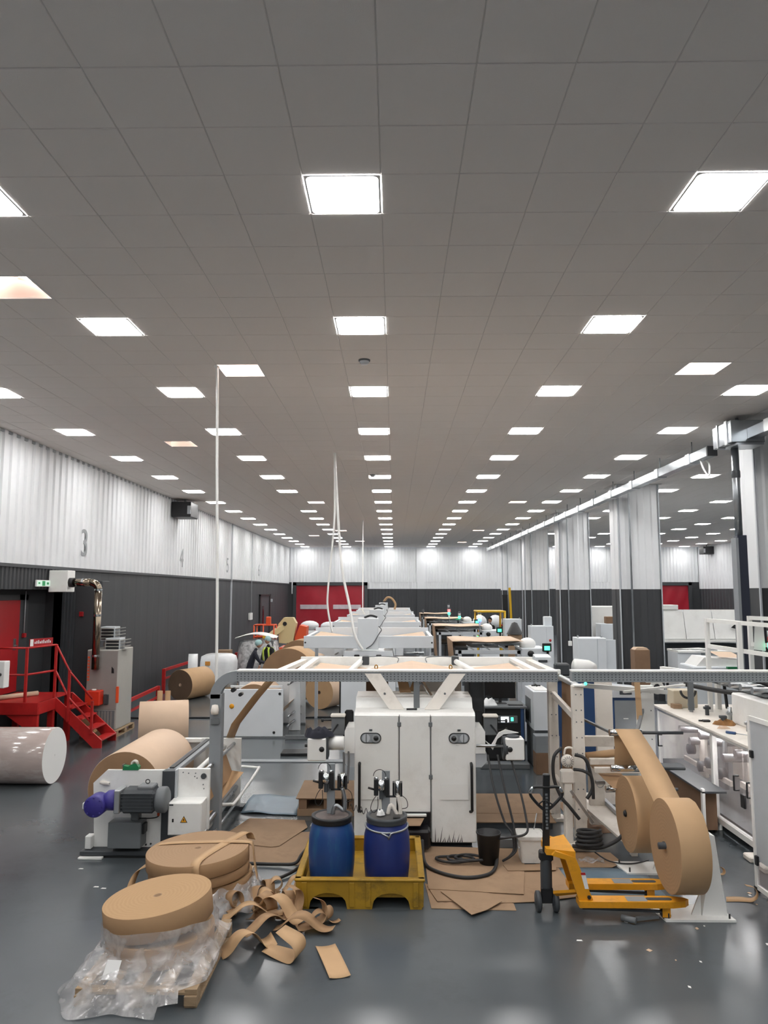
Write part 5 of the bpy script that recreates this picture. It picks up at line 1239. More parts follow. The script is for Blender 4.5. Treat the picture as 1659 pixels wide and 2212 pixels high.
for k,(x,y) in enumerate(((-3.35,8.66),(-3.25,8.62),(-3.75,9.2),(1.75,7.45))):
    tag(MB().prism([(x-.03,y-.01,.001),(x+.03,y-.012,.001),(x+.025,y+.012,.001),(x-.02,y+.015,.001)],(0,0,.003)).build('paper_scrap','paper_white'),'tiny white paper scrap on the floor left of the reels' if x < 0 else 'tiny white paper scrap in front of the truck wheels','paper scrap','tiny paper scraps on the floor')
# ================================================================== LEFT BACKGROUND
# red steel stairs and platform
t = thing('steel_stairs','red steel stairs and platform with handrails at the left wall door','stairs',(-7.5,16.0,0))
PZ = 1.05
MB().box(-8.48,-7.22,15.25,16.85,PZ-.02,PZ,.003).build('platform','red_paint',t)
MB().box(-8.48,-7.22,15.22,15.27,PZ-.24,PZ,.004).box(-7.26,-7.21,15.25,16.0,PZ-.24,PZ,.004).build('fascia','red_paint',t)
for x, y in ((-8.40,15.3),(-7.30,15.3),(-7.30,16.0),(-8.40,16.7),(-7.30,16.8)): MB().box(x-.06,x+.06,y-.05,y+.05,0,PZ-.02,.004).build('leg','red_paint',t)
MB().prism([(-7.9,15.26,PZ-.24),(-7.36,15.26,PZ-.24),(-7.36,15.26,PZ-.6)],(0,.03,0)).build('bracket','red_paint',t)
SX0, SX1 = -7.22, -6.28
for y in (16.0,16.82):
    MB().prism([(SX0,y,PZ),(SX0,y,PZ-.26),(SX1-.10,y,0),(SX1+.08,y,0),(SX1+.08,y,.16)],(0,.04,0)).build('stringer','red_paint',t)
for k in range(4):
    x = SX0+.12+k*.22; z = PZ-.22*(k+1)
    MB().box(x,x+.24,16.04,16.82,z-.03,z,.003).build('tread','red_paint',t)
def rail(pts, r=.022): MB().tube(pts, r, 8).build('handrail','red_paint',t)
def rpost(x, y, z0, z1): MB().box(x-.025,x+.025,y-.025,y+.025,z0,z1,.004).build('rail_post','red_paint',t)
rpost(-8.44,15.28,PZ,2.15); rpost(-7.52,15.28,PZ,2.15); rpost(-7.24,15.98,PZ,2.17)
for z in (2.14,1.60):
    rail([(-8.44,15.28,z),(-7.52,15.28,z)]); rail([(-7.52,15.28,z),(-7.24,15.98,z+.02)])
rpost(-6.93,15.98,.55,1.62); rpost(-6.42,15.98,.30,.98)
rail([(-7.24,15.98,2.16),(-6.93,15.98,1.60),(-6.42,15.98,1.02)]); rail([(-7.24,15.98,1.62),(-6.93,15.98,1.05),(-6.42,15.98,.52)])
sg = thing('sign','small red sign with white panel on the stair handrail','sign',(-7.4,15.45,2.15))
mxs = frame_mx((-7.39,15.60,2.24),(.28,.70,0),(0,0,1))
MB().box(-.30,.30,-.08,.08,-.006,.006,m=mxs).build('board','red_door',sg); MB().box(-.29,-.21,-.07,.07,.007,.009,m=mxs).build('white_panel','paper_white',sg)
ll = MB(); random.seed(4)
for q in range(10): ll.box(-.18+.044*q,-.155+.044*q,-.025,.018+.014*(q%3),.007,.009,m=mxs)
ll.build('lettering','paper_white',sg)
t = thing('control_box','white control box with black knob on a stand before the stairs','control box',(-7.75,14.5,0))
MB().box(-8.0,-7.52,14.42,14.62,1.44,1.95,.012).build('box','white',t)
MB().cyl((-7.60,14.42,1.70),(-7.60,14.37,1.70),.03,n=12).build('knob','black',t)
MB().box(-7.80,-7.73,14.5,14.57,.02,1.44).build('stand','black',t); MB().box(-7.95,-7.6,14.4,14.7,0,.02).build('stand_foot','black',t)
tag(MB().tube(smooth([(-7.85,14.44,1.85),(-7.78,14.36,1.7),(-7.80,14.40,1.45),(-7.74,14.4,1.0),(-7.60,14.38,.3),(-7.5,14.3,.02)],6),.012,6).build('hanging_cable','black'),'black cable hanging from the white control box','cable')
# log lying on platform, paper piece
tag(MB().cyl((-8.3,15.4,PZ+.05),(-7.75,16.3,PZ+.05),.05,n=14).build('paper_tube','kraft_pale'),'pale paper tube lying on the red platform','tube')
tag(MB().cyl((-7.15,17.05,.30),(-6.75,17.05,.30),.17,n=24).build('small_roll','kraft_lit'),'short kraft roll lying behind the red stair treads','paper roll')
# exit sign
es = thing('exit_sign','small green and white emergency exit sign above the red door','sign',(XL+.08,16.8,3.42))
MB().box(XL+.05,XL+.09,16.45,17.1,3.40,3.55,.006).build('case','lamp_frame',es)
mat('exit_glow',(.55,.75,.62),.5,emit=.5); mat('exit_green','2c8a56',.5,emit=.3)
MB().box(XL+.09,XL+.094,16.47,17.08,3.415,3.535).build('face','exit_glow',es)
px_ = MB(); px_.box(XL+.094,XL+.097,16.70,16.84,3.42,3.53).box(XL+.094,XL+.097,16.52,16.60,3.46,3.50).box(XL+.094,XL+.097,16.92,17.02,3.45,3.50)
px_.build('pictogram','exit_green',es)
# space heater on pallet with flue
pallet((-6.74,17.75,0),'wooden pallet under the grey space heater',1.15,.85)
t = thing('space_heater','tall grey space heater with orange burner box and louvred outlets','heater',(-6.74,17.7,.14))
mat('heater','a9a8a2',.5,var=.03); mat('heater_front','8f8b88',.35,var=.05)
MB().box(-7.10,-6.38,17.28,18.25,.145,1.95,.012).build('cabinet','heater',t)
MB().box(-7.09,-6.39,17.268,17.285,.60,1.93,.006).build('upper_panel','heater_front',t)
gr = MB().box(-7.06,-6.42,17.272,17.285,.16,.58,.004).build('grille_panel','grey_mid',t)
for q in range(8): MB().box(-7.0+.07*q,-6.97+.07*q,17.262,17.275,.18,.56).build('grille_slat','heater_front',gr)
mat('red_orange','d2361f',.4)
bbx = MB().box(-7.02,-6.68,17.02,17.27,.72,1.05,.02).build('burner_box','red_orange',t)
MB().cyl((-6.85,17.12,1.05),(-6.85,17.12,1.08),.05,n=14).build('burner_cap','white',bbx)
MB().box(-6.40,-6.34,17.25,17.30,.75,1.12,.008).build('orange_strip','orange',t)
MB().box(-7.08,-7.03,17.255,17.27,1.25,1.80,.003).build('name_strip','orange',t)
nm_ = MB()
for q in range(7): nm_.box(-7.072,-7.038,17.250,17.256,1.28+.073*q,1.32+.073*q)
nm_.build('name_letters','heater_front',t)
MB().prism([(-6.52,17.262,1.42),(-6.46,17.262,1.42),(-6.47,17.262,1.52),(-6.52,17.262,1.57)],(0,.006,0)).build('flame_emblem','black',t)
MB().box(-6.66,-6.56,17.22,17.27,.72,.95,.01).build('gas_valve','grey_dark',t)
for (x, y, z, s) in ((-6.86,18.0,2.28,.0),(-6.60,17.65,2.03,.0)):
    vb = MB().box(x-.17,x+.17,y-.18,y+.18,z-.16,z+.17,.008).build('outlet_head','grey_light',t)
    for q in range(4):
        MB().box(x-.15,x+.15,y-.25,y-.17,z-.10+.075*q,z-.085+.075*q).build('louvre','heater',vb)
        MB().prism([(x+.17,y-.15,z-.11+.075*q),(x+.32,y-.15,z-.09+.075*q),(x+.32,y-.15,z-.075+.075*q),(x+.17,y-.15,z-.095+.075*q)],(0,.3,0)).build('louvre','heater',vb)
    MB().box(x-.15,x+.15,y-.185,y-.178,z-.13,z+.14).build('outlet_opening','grey_dark',vb)
MB().lathe([(.14,0),(.16,.05),(.14,.12)],(-6.86,18.0,1.97),n=20).build('collar','heater',t)
mat('flue','8d8172',.18,metal=1.0,rvar=.05)
fl_ = thing('flue_pipe','shiny steel flue pipe rising from the heater to the wall','pipe',(-6.86,17.1,1.5))
MB().cyl((-6.86,17.16,1.52),(-6.86,17.16,3.32),.085,n=22).build('vertical_pipe','flue',fl_)
MB().tube(arc((-7.04,17.16,3.32),.18,0,PI/2,8,'xz'),.085,20).build('elbow','flue',fl_)
MB().cyl((-7.04,17.16,3.50),(-7.52,17.2,3.50),.085,n=22).build('horizontal_pipe','flue',fl_)
for z in (1.80,2.72,3.30): MB().lathe([(.09,0),(.092,.02),(.09,.05)],(-6.86,17.16,z),n=22).build('clamp_band','chrome',fl_)
MB().lathe([(.09,0),(.092,.02),(.09,.05)],(-7.2,17.17,3.5),(-1,0,0),n=22).build('clamp_band','chrome',fl_)
MB().cyl((-6.86,17.16,1.56),(-6.86,17.30,1.56),.07,n=16).build('spigot','heater_front',fl_)
t = thing('junction_box','white box with black elbow where the flue enters the wall','box',(-7.7,17.3,3.25))
MB().box(-8.0,-7.56,17.1,17.5,3.28,3.78,.01).build('case','white',t); MB().cyl((-7.56,17.22,3.50),(-7.44,17.2,3.50),.11,n=18).build('rubber_collar','black',t)
# red low barriers along the left wall
def barrier(lab, p0, p1, z=.48):
    t = thing('barrier', lab, 'barrier', ((p0[0]+p1[0])/2,(p0[1]+p1[1])/2,0), 'low red barriers by the left wall')
    MB().beam((*p0,z),(*p1,z),.06,.09).build('rail','red_paint',t); MB().beam((*p0,z-.28),(*p1,z-.28),.05,.06).build('rail','red_paint',t)
    for p in (p0, p1): MB().box(p[0]-.05,p[0]+.05,p[1]-.05,p[1]+.05,0,z+.04,.004).build('post','red_paint',t)
barrier('low red barrier between the heater and the dark-faced roll',(-6.85,18.9),(-6.98,22.2))
barrier('low red barrier behind the white film roll',(-7.5,24.4),(-7.4,27.6),.75)
barrier('low red barrier beyond the wrapped white pallet',(-6.25,29.6),(-5.9,31.8),.85)
# wrapped goods
def wrapped(lab, x, y, w_, d, h, m='wrap_white', group='plastic-wrapped goods', z0=.14, pal=True):
    t = thing('wrapped_load', lab, 'wrapped load', (x,y,z0), group)
    L = [(1.0,0),(1.02,.3),(1.0,.75),(.93,.93),(.7,1.0)]; n = 28; vs = []; fs = []
    for s, q in L:
        for p in rrect(0,0,w_*s,d*s,min(w_,d)*.28,0,6): vs.append((x+p[0]+.015*math.sin(9*p[1]+7*q),y+p[1],z0+h*q))
    n = len(vs)//len(L)
    for k in range(len(L)-1):
        for i in range(n): fs.append((k*n+i,k*n+(i+1)%n,(k+1)*n+(i+1)%n,(k+1)*n+i))
    fs += [tuple(range(n)), tuple(range((len(L)-1)*n, len(L)*n))]
    MB().add(vs, fs, True).build('wrapping', m, t)
    if pal: MB().box(x-w_*.48,x+w_*.48,y-d*.45,y+d*.45,z0-.03,z0,.004).build('load_board','wood',t)
    return t
pallet((-5.95,25.4,0),'wooden pallet under the white wrapped roll by the left wall',1.1,1.1)
w1 = wrapped('white plastic-wrapped bundle with orange label by the left wall',-5.95,25.4,1.15,1.0,1.05)
mat('orange_lab','c98a3a',.6)
MB().box(-6.28,-6.12,24.86,24.89,.85,.98,.002).build('orange_label','orange_lab',w1)
roll('film_roll','white round film roll standing upright left of the wrapped bundle','film roll',(-6.72,25.0,.72),(1,.25,0),.5,.30,'wrap_white','wrap_white',.04,core_m='wrap_white')
roll('film_roll','small white upright film roll in front of the wrapped bundle','film roll',(-6.2,24.55,.30),(0,0,1),.22,.60,'paper_white','paper_white',.04,core_m='kraft')
t = wrapped('grey wrapped pallet load with white sheet on top near the people',-5.3,29.2,1.5,1.2,1.3,'hood')
MB().grid(lambda u,v: (-6.1+1.5*u, 28.55+1.2*v, 1.50+.16*math.sin(u*PI)+.03*math.sin(9*v)),12,8).build('cover_sheet','paper_white',t,solid=.01)
MB().box(-5.95,-4.65,28.7,29.7,.2,1.40,.02).build('load','grey_mid',t)
wk = thing('box','flat cardboard box on a red stand by the left wall','box',(-6.35,28.0,.85))
MB().box(-6.6,-6.1,27.8,28.2,.95,1.12,.01).build('carton','cardboard',wk); MB().box(-6.55,-6.15,27.85,28.15,0,.95).build('stand','red_paint',wk)
# orange and cream boom lift
t = thing('boom_lift','orange and cream boom lift with wire basket by the far left wall','lift',(-4.6,33.3,0))
MB().prism([(-5.05,32.7,1.05),(-4.45,32.7,1.0),(-4.30,32.7,1.9),(-4.45,32.7,2.15),(-4.85,32.7,2.15),(-5.10,32.7,1.85)],(0,.5,0)).build('boom_housing','cream',t)
MB().beam((-4.75,32.9,1.9),(-5.4,32.4,1.35),.22,.22).build('boom','cream',t)
MB().cyl((-4.80,32.69,1.88),(-4.80,32.66,1.88),.09,n=16).build('pivot','black',t)
MB().prism([(-4.35,32.7,.75),(-3.90,32.7,.75),(-3.85,32.7,1.75),(-4.15,32.7,1.82),(-4.35,32.7,1.3)],(0,.9,0)).build('counterweight','orange',t)
MB().box(-5.1,-3.9,32.7,34.2,.45,.85,.04).build('chassis','orange',t)
for x in (-5.0,-4.0):
    for y in (32.8,34.0): MB().lathe([(0,0),(.2,0),(.32,.03),(.32,.2),(.2,.22),(0,.22)],(x-.1,y,.32),(1,0,0),20).build('wheel','black',t)
MB().box(-4.7,-4.3,32.65,32.75,.85,1.05).build('turntable','black',t)
bk = MB()
for z in (.85,1.35,1.85):
    bk.tube([(-6.0,31.9,z),(-5.15,31.9,z),(-5.15,32.6,z),(-6.0,32.6,z)],.03,6,closed=True)
for p in ((-6.0,31.9),(-5.15,31.9),(-5.15,32.6),(-6.0,32.6),(-5.6,31.9)): bk.tube([(*p,.85),(*p,1.85)],.03,6)
bk.build('basket','orange',t); MB().box(-6.0,-5.15,31.9,32.6,.80,.85).build('basket_floor','grey_mid',t)
MB().box(-5.62,-5.35,31.85,31.92,1.15,1.45,.01).build('yellow_sign','yellow_flat',t); MB().box(-5.55,-5.35,32.2,32.4,1.85,2.2,.02).build('control_console','orange',t)
for k, (x, y, h, lab) in enumerate(((-4.35,38.2,1.7,'white stacked bags behind the boom lift, left heap'),(-3.3,38.4,1.65,'white stacked bags behind the boom lift, right heap'),(-2.7,39.6,1.5,'white stacked bags before the red roll-up door, farthest heap'))):
    t = thing('bag_stack', lab, 'bag stack', (x,y,0), 'white bag stacks by the red door')
    for q in range(4): 
        MB().ball((x+.05*math.sin(q*3+k),y,.14+h/4*(q+.5)-.07),.5,16,8,(.95,.8,h/4*1.15)).build('bag','wrap_white',t)
    MB().box(x-.5,x+.5,y-.5,y+.5,0,.14,.01).build('board','wood',t)
# black unit heaters high on the walls
for (x0, x1, y0, y1, lab, fx) in ((XL+.05,XL+.75,26.3,27.3,'black fan unit hung high on the left wall',1),(22.2,22.95,53.5,54.3,'black fan unit hung high at the far right corner',-1)):
    t = thing('fan_unit', lab, 'fan unit', ((x0+x1)/2,(y0+y1)/2,6.1), 'black fan units high on the walls')
    MB().box(x0,x1,y0,y1,5.95,6.50,.02).build('case','black',t)
    MB().box(x1-.12 if fx > 0 else x0,x1 if fx > 0 else x0+.12,y0-.03,y0,6.05,6.35,.006).build('bright_louvre','steel',t)
    MB().cyl(((x0+x1)/2,(y0+y1)/2,6.50),((x0+x1)/2,(y0+y1)/2,ZC),.03,n=8).build('hanger','grey_mid',t)
# small wall fittings on left wall
t = thing('wall_socket','white socket panel with cable on the dark left wall','socket',(XL+.05,41.3,1.75)); MB().box(XL+.01,XL+.12,41.0,41.7,1.72,2.10,.01).build('panel','white',t); MB().tube([(XL+.07,41.5,2.1),(XL+.07,41.5,6.5)],.015,6).build('cable','grey_light',t)
tag(MB().box(XL+.02,XL+.14,48.1,48.3,2.6,2.8,.02).build('wall_lamp','grey_light'),'small grey fitting beside the far dark door','fitting')
# hanging conduits
t = thing('hanging_conduit','long white conduit dropping from the ceiling to the cable channel','conduit',(-2.46,10.4,2.2))
MB().tube(smooth([(-2.62,10.62,ZC),(-2.60,10.6,6.3),(-2.55,10.5,5.0),(-2.48,10.40,3.2),(-2.46,10.38,1.9)],8),.02,8).build('tube','white',t); MB().cyl((-2.62,10.62,ZC-.03),(-2.62,10.62,ZC-.002),.04,n=12).build('ceiling_cap','white',t)
t = thing('hanging_hose','left of two white hoses hanging from the ceiling to the second machine','hose',(-1.46,17.4,2.6),'white hoses hanging over the second machine')
MB().tube(smooth([(-1.44,17.6,ZC),(-1.43,17.55,5.0),(-1.55,17.4,3.4),(-1.55,17.35,2.9),(-1.44,17.3,2.35)],10),.022,8).build('tube','white',t)
t = thing('hanging_hose','right of two white hoses hanging from the ceiling to the second machine','hose',(-.8,17.4,2.3),'white hoses hanging over the second machine')
MB().tube(smooth([(-1.44,17.62,ZC),(-1.40,17.55,6.0),(-1.25,17.4,4.0),(-1.05,17.25,3.0),(-.90,17.05,2.3),(-.72,17.02,1.98)],10),.03,8).build('tube','white',t)
t = thing('hanging_hose','thin white conduit hanging far back to a distant machine','hose',(-1.48,34.7,2.3)); MB().tube([(-1.48,34.7,ZC),(-1.48,34.7,2.4),(-1.3,34.5,2.1)],.025,8).build('tube','white',t)

# ================================================================== MACHINE ROWS BEHIND
def back_machine(Y0, idx, lab):
    t = thing('paper_machine', lab, 'machine', (-.6,Y0+1,0), 'row of paper machines behind the front one')
    cx = -.6
    db = MB().box(cx-1.5,cx+1.5,Y0,Y0+.06,1.99,2.27,.008).build('deck_beam','white_cool',t)
    MB().cyl((cx-1.46,Y0,2.12),(cx-1.46,Y0-.01,2.12),.02,n=8).cyl((cx+1.46,Y0,2.12),(cx+1.46,Y0-.01,2.12),.02,n=8).build('beam_bolts','black',db)
    MB().box(cx-1.5,cx-1.42,Y0+.06,Y0+2.6,2.05,2.25,.006).build('deck_side','white_cool',t); MB().box(cx+1.42,cx+1.5,Y0+.06,Y0+2.6,2.05,2.25,.006).build('deck_side','white_cool',t)
    MB().box(cx-1.5,cx+1.5,Y0+2.6,Y0+2.66,2.05,2.34,.006).build('deck_back','white_cool',t)
    for a, b in ((cx-1.35,cx-.35),(cx+.35,cx+1.35)): MB().add([(a,Y0+.1,2.22),(b,Y0+.1,2.16),(b,Y0+2.5,2.10),(a,Y0+2.5,2.24)] if a < cx else [(a,Y0+.1,2.16),(b,Y0+.1,2.22),(b,Y0+2.5,2.24),(a,Y0+2.5,2.10)],[(0,1,2,3)]).build('paper_web','kraft_pale',t,solid=.003)
    hb = MB().box(cx-.25,cx+.23,Y0-.10,Y0+.18,1.97,2.68,.012).build('head_box','white_cool',t)
    MB().tube(smooth([(cx+.23,Y0-.11,2.5),(cx+.30,Y0-.11,2.42),(cx+.24,Y0-.11,2.32),(cx+.10,Y0-.115,2.1),(cx-.05,Y0-.115,1.99)],5),.012,6).build('head_cable','grey_mid',hb)
    MB().tube(smooth([(cx-.1,Y0,2.69),(cx+.05,Y0,2.74),(cx+.2,Y0,2.70)],4),.025,8).build('cable_bundle','black',hb)
    hs = MB().prism([(cx-.62,Y0-.15,.10),(cx+.62,Y0-.15,.10),(cx+.62,Y0-.15,1.6),(cx+.55,Y0-.15,1.93),(cx-.55,Y0-.15,1.93),(cx-.62,Y0-.15,1.6)],(0,1.2,0)).build('housing','white_cool',t)
    for x in (-.26,.24): MB().box(cx+x-.06,cx+x+.06,Y0-.20,Y0-.15,1.78,1.86,.01).build('clamp','black',hs)
    MB().box(cx-.66,cx-.63,Y0-.1,Y0+1.0,.1,1.75).build('side_handle','black',hs)
    MB().box(cx-.6,cx+.6,Y0-.1,Y0+1.0,0,.10).build('plinth','black',t)
    # rear workings
    MB().box(cx+.7,cx+1.3,Y0+.4,Y0+1.0,.2,1.5,.02).build('rear_unit','grey_light',t)
    for z in (1.2,1.5,1.75): MB().cyl((cx+.6,Y0+.3,z),(cx+1.6,Y0+.3,z),.05,n=12).build('rear_roller','steel',t)
    for x in (cx-1.46,cx+1.46): 
        MB().box(x-.04,x+.04,Y0+2.5,Y0+2.6,0,2.05).build('deck_post','grey_light',t)
    MB().box(cx+.62,cx+.9,Y0-.05,Y0+.15,1.1,1.4,.02).build('side_arm','white_cool',t)
    return t
labs = ['second machine in the centre row with tall grey head box','third machine in the centre row, head box behind the second','fourth machine in the centre row, far back','fifth and farthest machine in the centre row, cables on its head']
pm = []
for k, Y0 in enumerate((17.3,25.3,33.0,41.0)): pm.append(back_machine(Y0, k, labs[k]))
MB().tube(smooth([(-.6,41.1,2.7),(-.4,41.0,2.95),(-.15,41.0,2.9),(.05,41.0,2.6),(.0,41.0,2.3)],5),.06,8).build('hose_arch','kraft_lit',pm[3])
# white panel unwinders of the machines behind
def back_unwinder(Y0, lab, x0=-3.90, x1=-2.53, rollr=.5):
    t = thing('unwinder', lab, 'machine', ((x0+x1)/2,Y0+.9,0), 'panel unwinders of the rear machines')
    p = MB().box(x0,x1,Y0,Y0+.05,.03,1.08,.01).build('side_panel','white_cool',t)
    MB().lathe([(0,.02),(.05,.02),(.055,0)],(x0+.20,Y0,.70),(0,-1,0),18).build('yellow_knob','amber_sign',p)
    for x, z in ((x1-.08,.98),(x1-.2,.12)): MB().cyl((x,Y0,z),(x,Y0-.015,z),.03,n=12).build('bearing','black',p)
    MB().box(x0,x1+.3,Y0+1.75,Y0+1.8,.03,1.3,.01).build('end_panel','white_cool',t)
    for z in (1.18,.25,.45): MB().cyl((x1+.1,Y0+.05,z),(x1+.18,Y0+1.75,z),.025,n=10).build('roller','steel',t)
    MB().box(x1-.0,x1+.28,Y0+.9,Y0+.95,.0,1.28,.01).build('inner_frame','white_cool',t)
    MB().add([(x1+.02,Y0+.1,.68),(x1+.22,Y0+1.6,.80),(x1+.02,Y0+1.6,.55),(x1-.1,Y0+.1,.5)],[(0,1,2,3)]).build('paper_web','kraft_pale',t,solid=.003)
    MB().box(x0-.02,x1+.05,Y0-.02,Y0+.1,0,.03).build('base','grey_mid',t); MB().box(x0,x1+.3,Y0+1.72,Y0+1.84,0,.03).build('base','grey_mid',t)
    MB().box(x0+.05,x1-.1,Y0+.5,Y0+.55,1.05,1.10).build('tie_bar','white_cool',t)
    roll('paper_roll','pale kraft roll mounted inside the '+lab,'paper roll',((x0+x1)/2-.05,Y0+.95,.66),(0,1,0),rollr,1.3,'kraft_pale','kraft_side',.05,'rolls mounted in the rear unwinders')
    return t
back_unwinder(17.15,'white panel unwinder with yellow knob')
back_unwinder(25.2,'second white panel unwinder',-3.3,-2.1,.45)
back_unwinder(33.0,'distant white panel unwinder',-3.2,-2.0,.45)
# web strip from the unwinder up over the front channel
o = MB().ribbon([(-2.62,12.0,.95),(-2.35,11.2,1.35),(-2.0,10.9,1.78),(-1.70,10.75,2.12)],[(.06,.03,0)]*4).build('paper_web','kraft_lit',None,solid=.002); tag(o,'narrow brown web slanting from the unwinder to the top deck','paper web')
# big rolls waiting between the machines
roll('paper_roll','huge brown roll standing on edge behind the panel unwinder','paper roll',(-3.02,22.4,.82),(.18,1,0),.82,1.0,'kraft_lit','kraft_side',.05)
roll('paper_roll','pale half-used roll on the floor left of the second machine','paper roll',(-1.92,21.6,.47),(.5,1,0),.46,.9,'kraft_pale','kraft_lit',.05)
roll('paper_roll','brown roll standing beyond the people','paper roll',(-3.5,28.2,.75),(.1,1,0),.75,1.0,'kraft_lit','kraft_side',.05)
# floor plate and cable between
tag(MB().box(-2.45,-1.15,16.95,17.0,0,.10,.01).build('floor_guard','grey_mid'),'low grey guard rail on the floor behind the front machine','rail')
tag(MB().box(-3.9,-.95,14.75,14.95,0,.02,.004).build('cable_ramp','grey'),'flat grey cable cover strip across the floor','cable cover')
tag(MB().box(-2.3,-1.4,15.3,15.7,0,.06,.01).build('dark_mat','black'),'dark low mat on the floor before the second machine','mat')
tag(MB().tube(smooth([(-7.2,19.6,.02),(-5.5,19.7,.02),(-3.0,19.75,.02),(-1.4,19.9,.02)],6),.025,6).build('floor_cable','black'),'black cable lying across the floor before the big brown roll','cable')

# ---- frames of the right-hand row
def right_frame(Y0, lab, x0=1.32, x1=2.74):
    t = thing('folding_frame', lab, 'machine', ((x0+x1)/2,Y0+.9,0), 'row of grey folding frames on the right')
    for x in (x0+.1,x1-.04):
        for y in (Y0,Y0+1.8): MB().box(x-.04,x+.04,y-.04,y+.04,0,2.02,.004).build('post','grey_light',t)
    MB().box(x0,x1,Y0-.04,Y0+.04,1.94,2.02,.004).build('front_beam','grey_light',t); MB().box(x0,x1,Y0+1.76,Y0+1.84,1.94,2.02,.004).build('rear_beam','grey_light',t)
    for y in (Y0+.25,Y0+1.5): MB().cyl((x0-.02,y,2.15),(x1+.02,y,2.15),.05,n=14).build('top_roller','steel',t)
    MB().grid(lambda u,v: (x0-.06+(x1-x0+.12)*u, Y0-.05+1.8*v, 2.21+.012*math.sin(9*u)),8,4).build('top_web','kraft_pale',t,solid=.003)
    MB().add([(x0-.06,Y0-.05,2.21),(x0-.06,Y0+1.7,2.21),(x0+.02,Y0+1.7,1.2),(x0+.02,Y0-.05,1.2)],[(0,1,2,3)]).build('side_web','kraft_side',t,solid=.003)
    MB().box(x0+.3,x1-.2,Y0+.6,Y0+1.2,.3,1.6,.02).build('drive_unit','grey_dark',t)
    for q in range(4): MB().beam((x0+.25+.35*q,Y0+.1,2.12),(x0+.42+.35*q,Y0+.1,2.02),.05,.03).build('guide_finger','steel',t)
    for q in range(3): MB().cyl((x0+.1,Y0+.5+.3*q,1.72-.05*q),(x1-.1,Y0+.5+.3*q,1.72-.05*q),.06,n=12).build('lower_roller','steel' if q != 1 else 'grey_dark',t)
    MB().box(x0+.5,x0+.9,Y0+.35,Y0+.5,1.35,1.7,.02).build('valve_block','black',t)
    MB().box(x0+1.0,x0+1.25,Y0+.3,Y0+.45,1.4,1.75,.02).build('gear_case','white_cool',t)
    return t
rlabs = ['nearest grey folding frame with pale web on top','second grey folding frame behind the nearest','third grey folding frame farther back','farthest grey folding frame']
for k, Y0 in enumerate((16.4,23.5,30.0,36.5)): right_frame(Y0, rlabs[k])
# control units beside the folding frames
def slit_unit(Y0, lab, x0=2.78, x1=3.35):
    t = thing('control_unit', lab, 'machine', ((x0+x1)/2,Y0,0), 'white drive units beside the folding frames')
    MB().box(x0,x1,Y0,Y0+.8,.05,2.05,.015).build('cabinet','white_cool',t); MB().box(x0,x1,Y0+.05,Y0+.75,0,.05).build('plinth','black',t)
    MB().lathe([(0,.05),(.05,.05),(.07,.03),(.07,0)],(x0+.22,Y0,1.93),(0,-1,0),18).build('hand_knob','black',t)
    MB().tube(arc((x0+.38,Y0-.02,1.68),.06,0,PI,8,'xz'),.02,8).build('grip','grey_dark',t)
    MB().ball((x0+.2,Y0+.3,2.12),.16,16,8,(1.2,1,.9)).build('dome_cover','white',t)
    pn = MB().tube([(x1+.02,Y0+.1,1.6),(x1+.04,Y0+.05,2.0)],.03,8).build('panel_arm','black',t)
    MB().box(x1-.10,x1+.10,Y0-.06,Y0-.0,1.98,2.16,.012).build('panel_case','black',t)
    MB().box(x1-.06,x1+.06,Y0-.066,Y0-.06,2.01,2.10).build('panel_screen','green_light',t)
    MB().ball((x1+.08,Y0-.03,2.22),.03).build('stop_button','red_door',t)
    return t
slit_unit(16.6,'nearest white drive unit with black hand knob and green screen')
slit_unit(24.0,'second white drive unit with green screen')
slit_unit(30.5,'third white drive unit, near the yellow forklift')
# small printer-like terminal
t = thing('terminal','grey inclined terminal on a column behind the deck corner','terminal',(3.0,15.3,0)); MB().box(2.83,3.13,15.2,15.5,0,1.70,.01).build('column','grey_light',t); MB().prism([(2.80,15.12,1.70),(3.16,15.12,1.70),(3.14,15.12,1.98),(2.83,15.12,1.98)],(0,.3,.04)).build('head','white_cool',t); MB().box(2.88,3.06,15.105,15.12,1.88,1.93).build('display','grey_dark',t)
t = thing('motor_group','white covered drive with grey motor behind the channel gap','motor',(3.7,15.8,0))
MB().box(3.25,4.3,15.6,16.2,1.45,1.55,.01).build('table','grey_mid',t); MB().lathe([(.0,0),(.16,0),(.17,.3),(.12,.45),(0,.45)],(3.75,15.75,1.74),(1,.2,-.15),20).build('white_drum','white',t); MB().box(3.35,3.65,15.7,15.95,1.55,1.80,.03).build('motor','grey_dark',t)
MB().box(3.3,4.25,15.65,16.15,0,1.45,.01).build('base','blue_panel',t); MB().cyl((4.2,15.7,1.60),(4.35,15.7,1.60),.07,n=14).build('red_cap','red_door',t)
# stack lights
def stack_light(x, y, z, cols, lab, z0=1.9):
    t = thing('stack_light', lab, 'stack light', (x,y,z0), 'signal stack lights on the machines')
    MB().cyl((x,y,z0),(x,y,z),.03,n=8).build('pole','grey_light',t)
    for q, c in enumerate(cols): MB().cyl((x,y,z+.11*q),(x,y,z+.11*q+.10),.055,n=14).build('lens',c,t)
    MB().lathe([(.055,0),(.05,.05),(0,.07)],(x,y,z+.11*len(cols)),n=14).build('cap','grey_dark',t)
stack_light(2.20,30.2,2.36,['green_light','red_light'],'stack light glowing red over green on the third frame',2.02)
stack_light(2.66,36.7,2.40,['grey_light','grey_light'],'unlit grey stack light far back',2.02)
stack_light(2.62,30.2,2.20,['green_light','grey_light'],'stack light glowing green on the third frame',2.02)
stack_light(2.68,23.6,2.35,['blue_light','amber_light'],'stack light glowing amber over blue on the second frame',2.02)
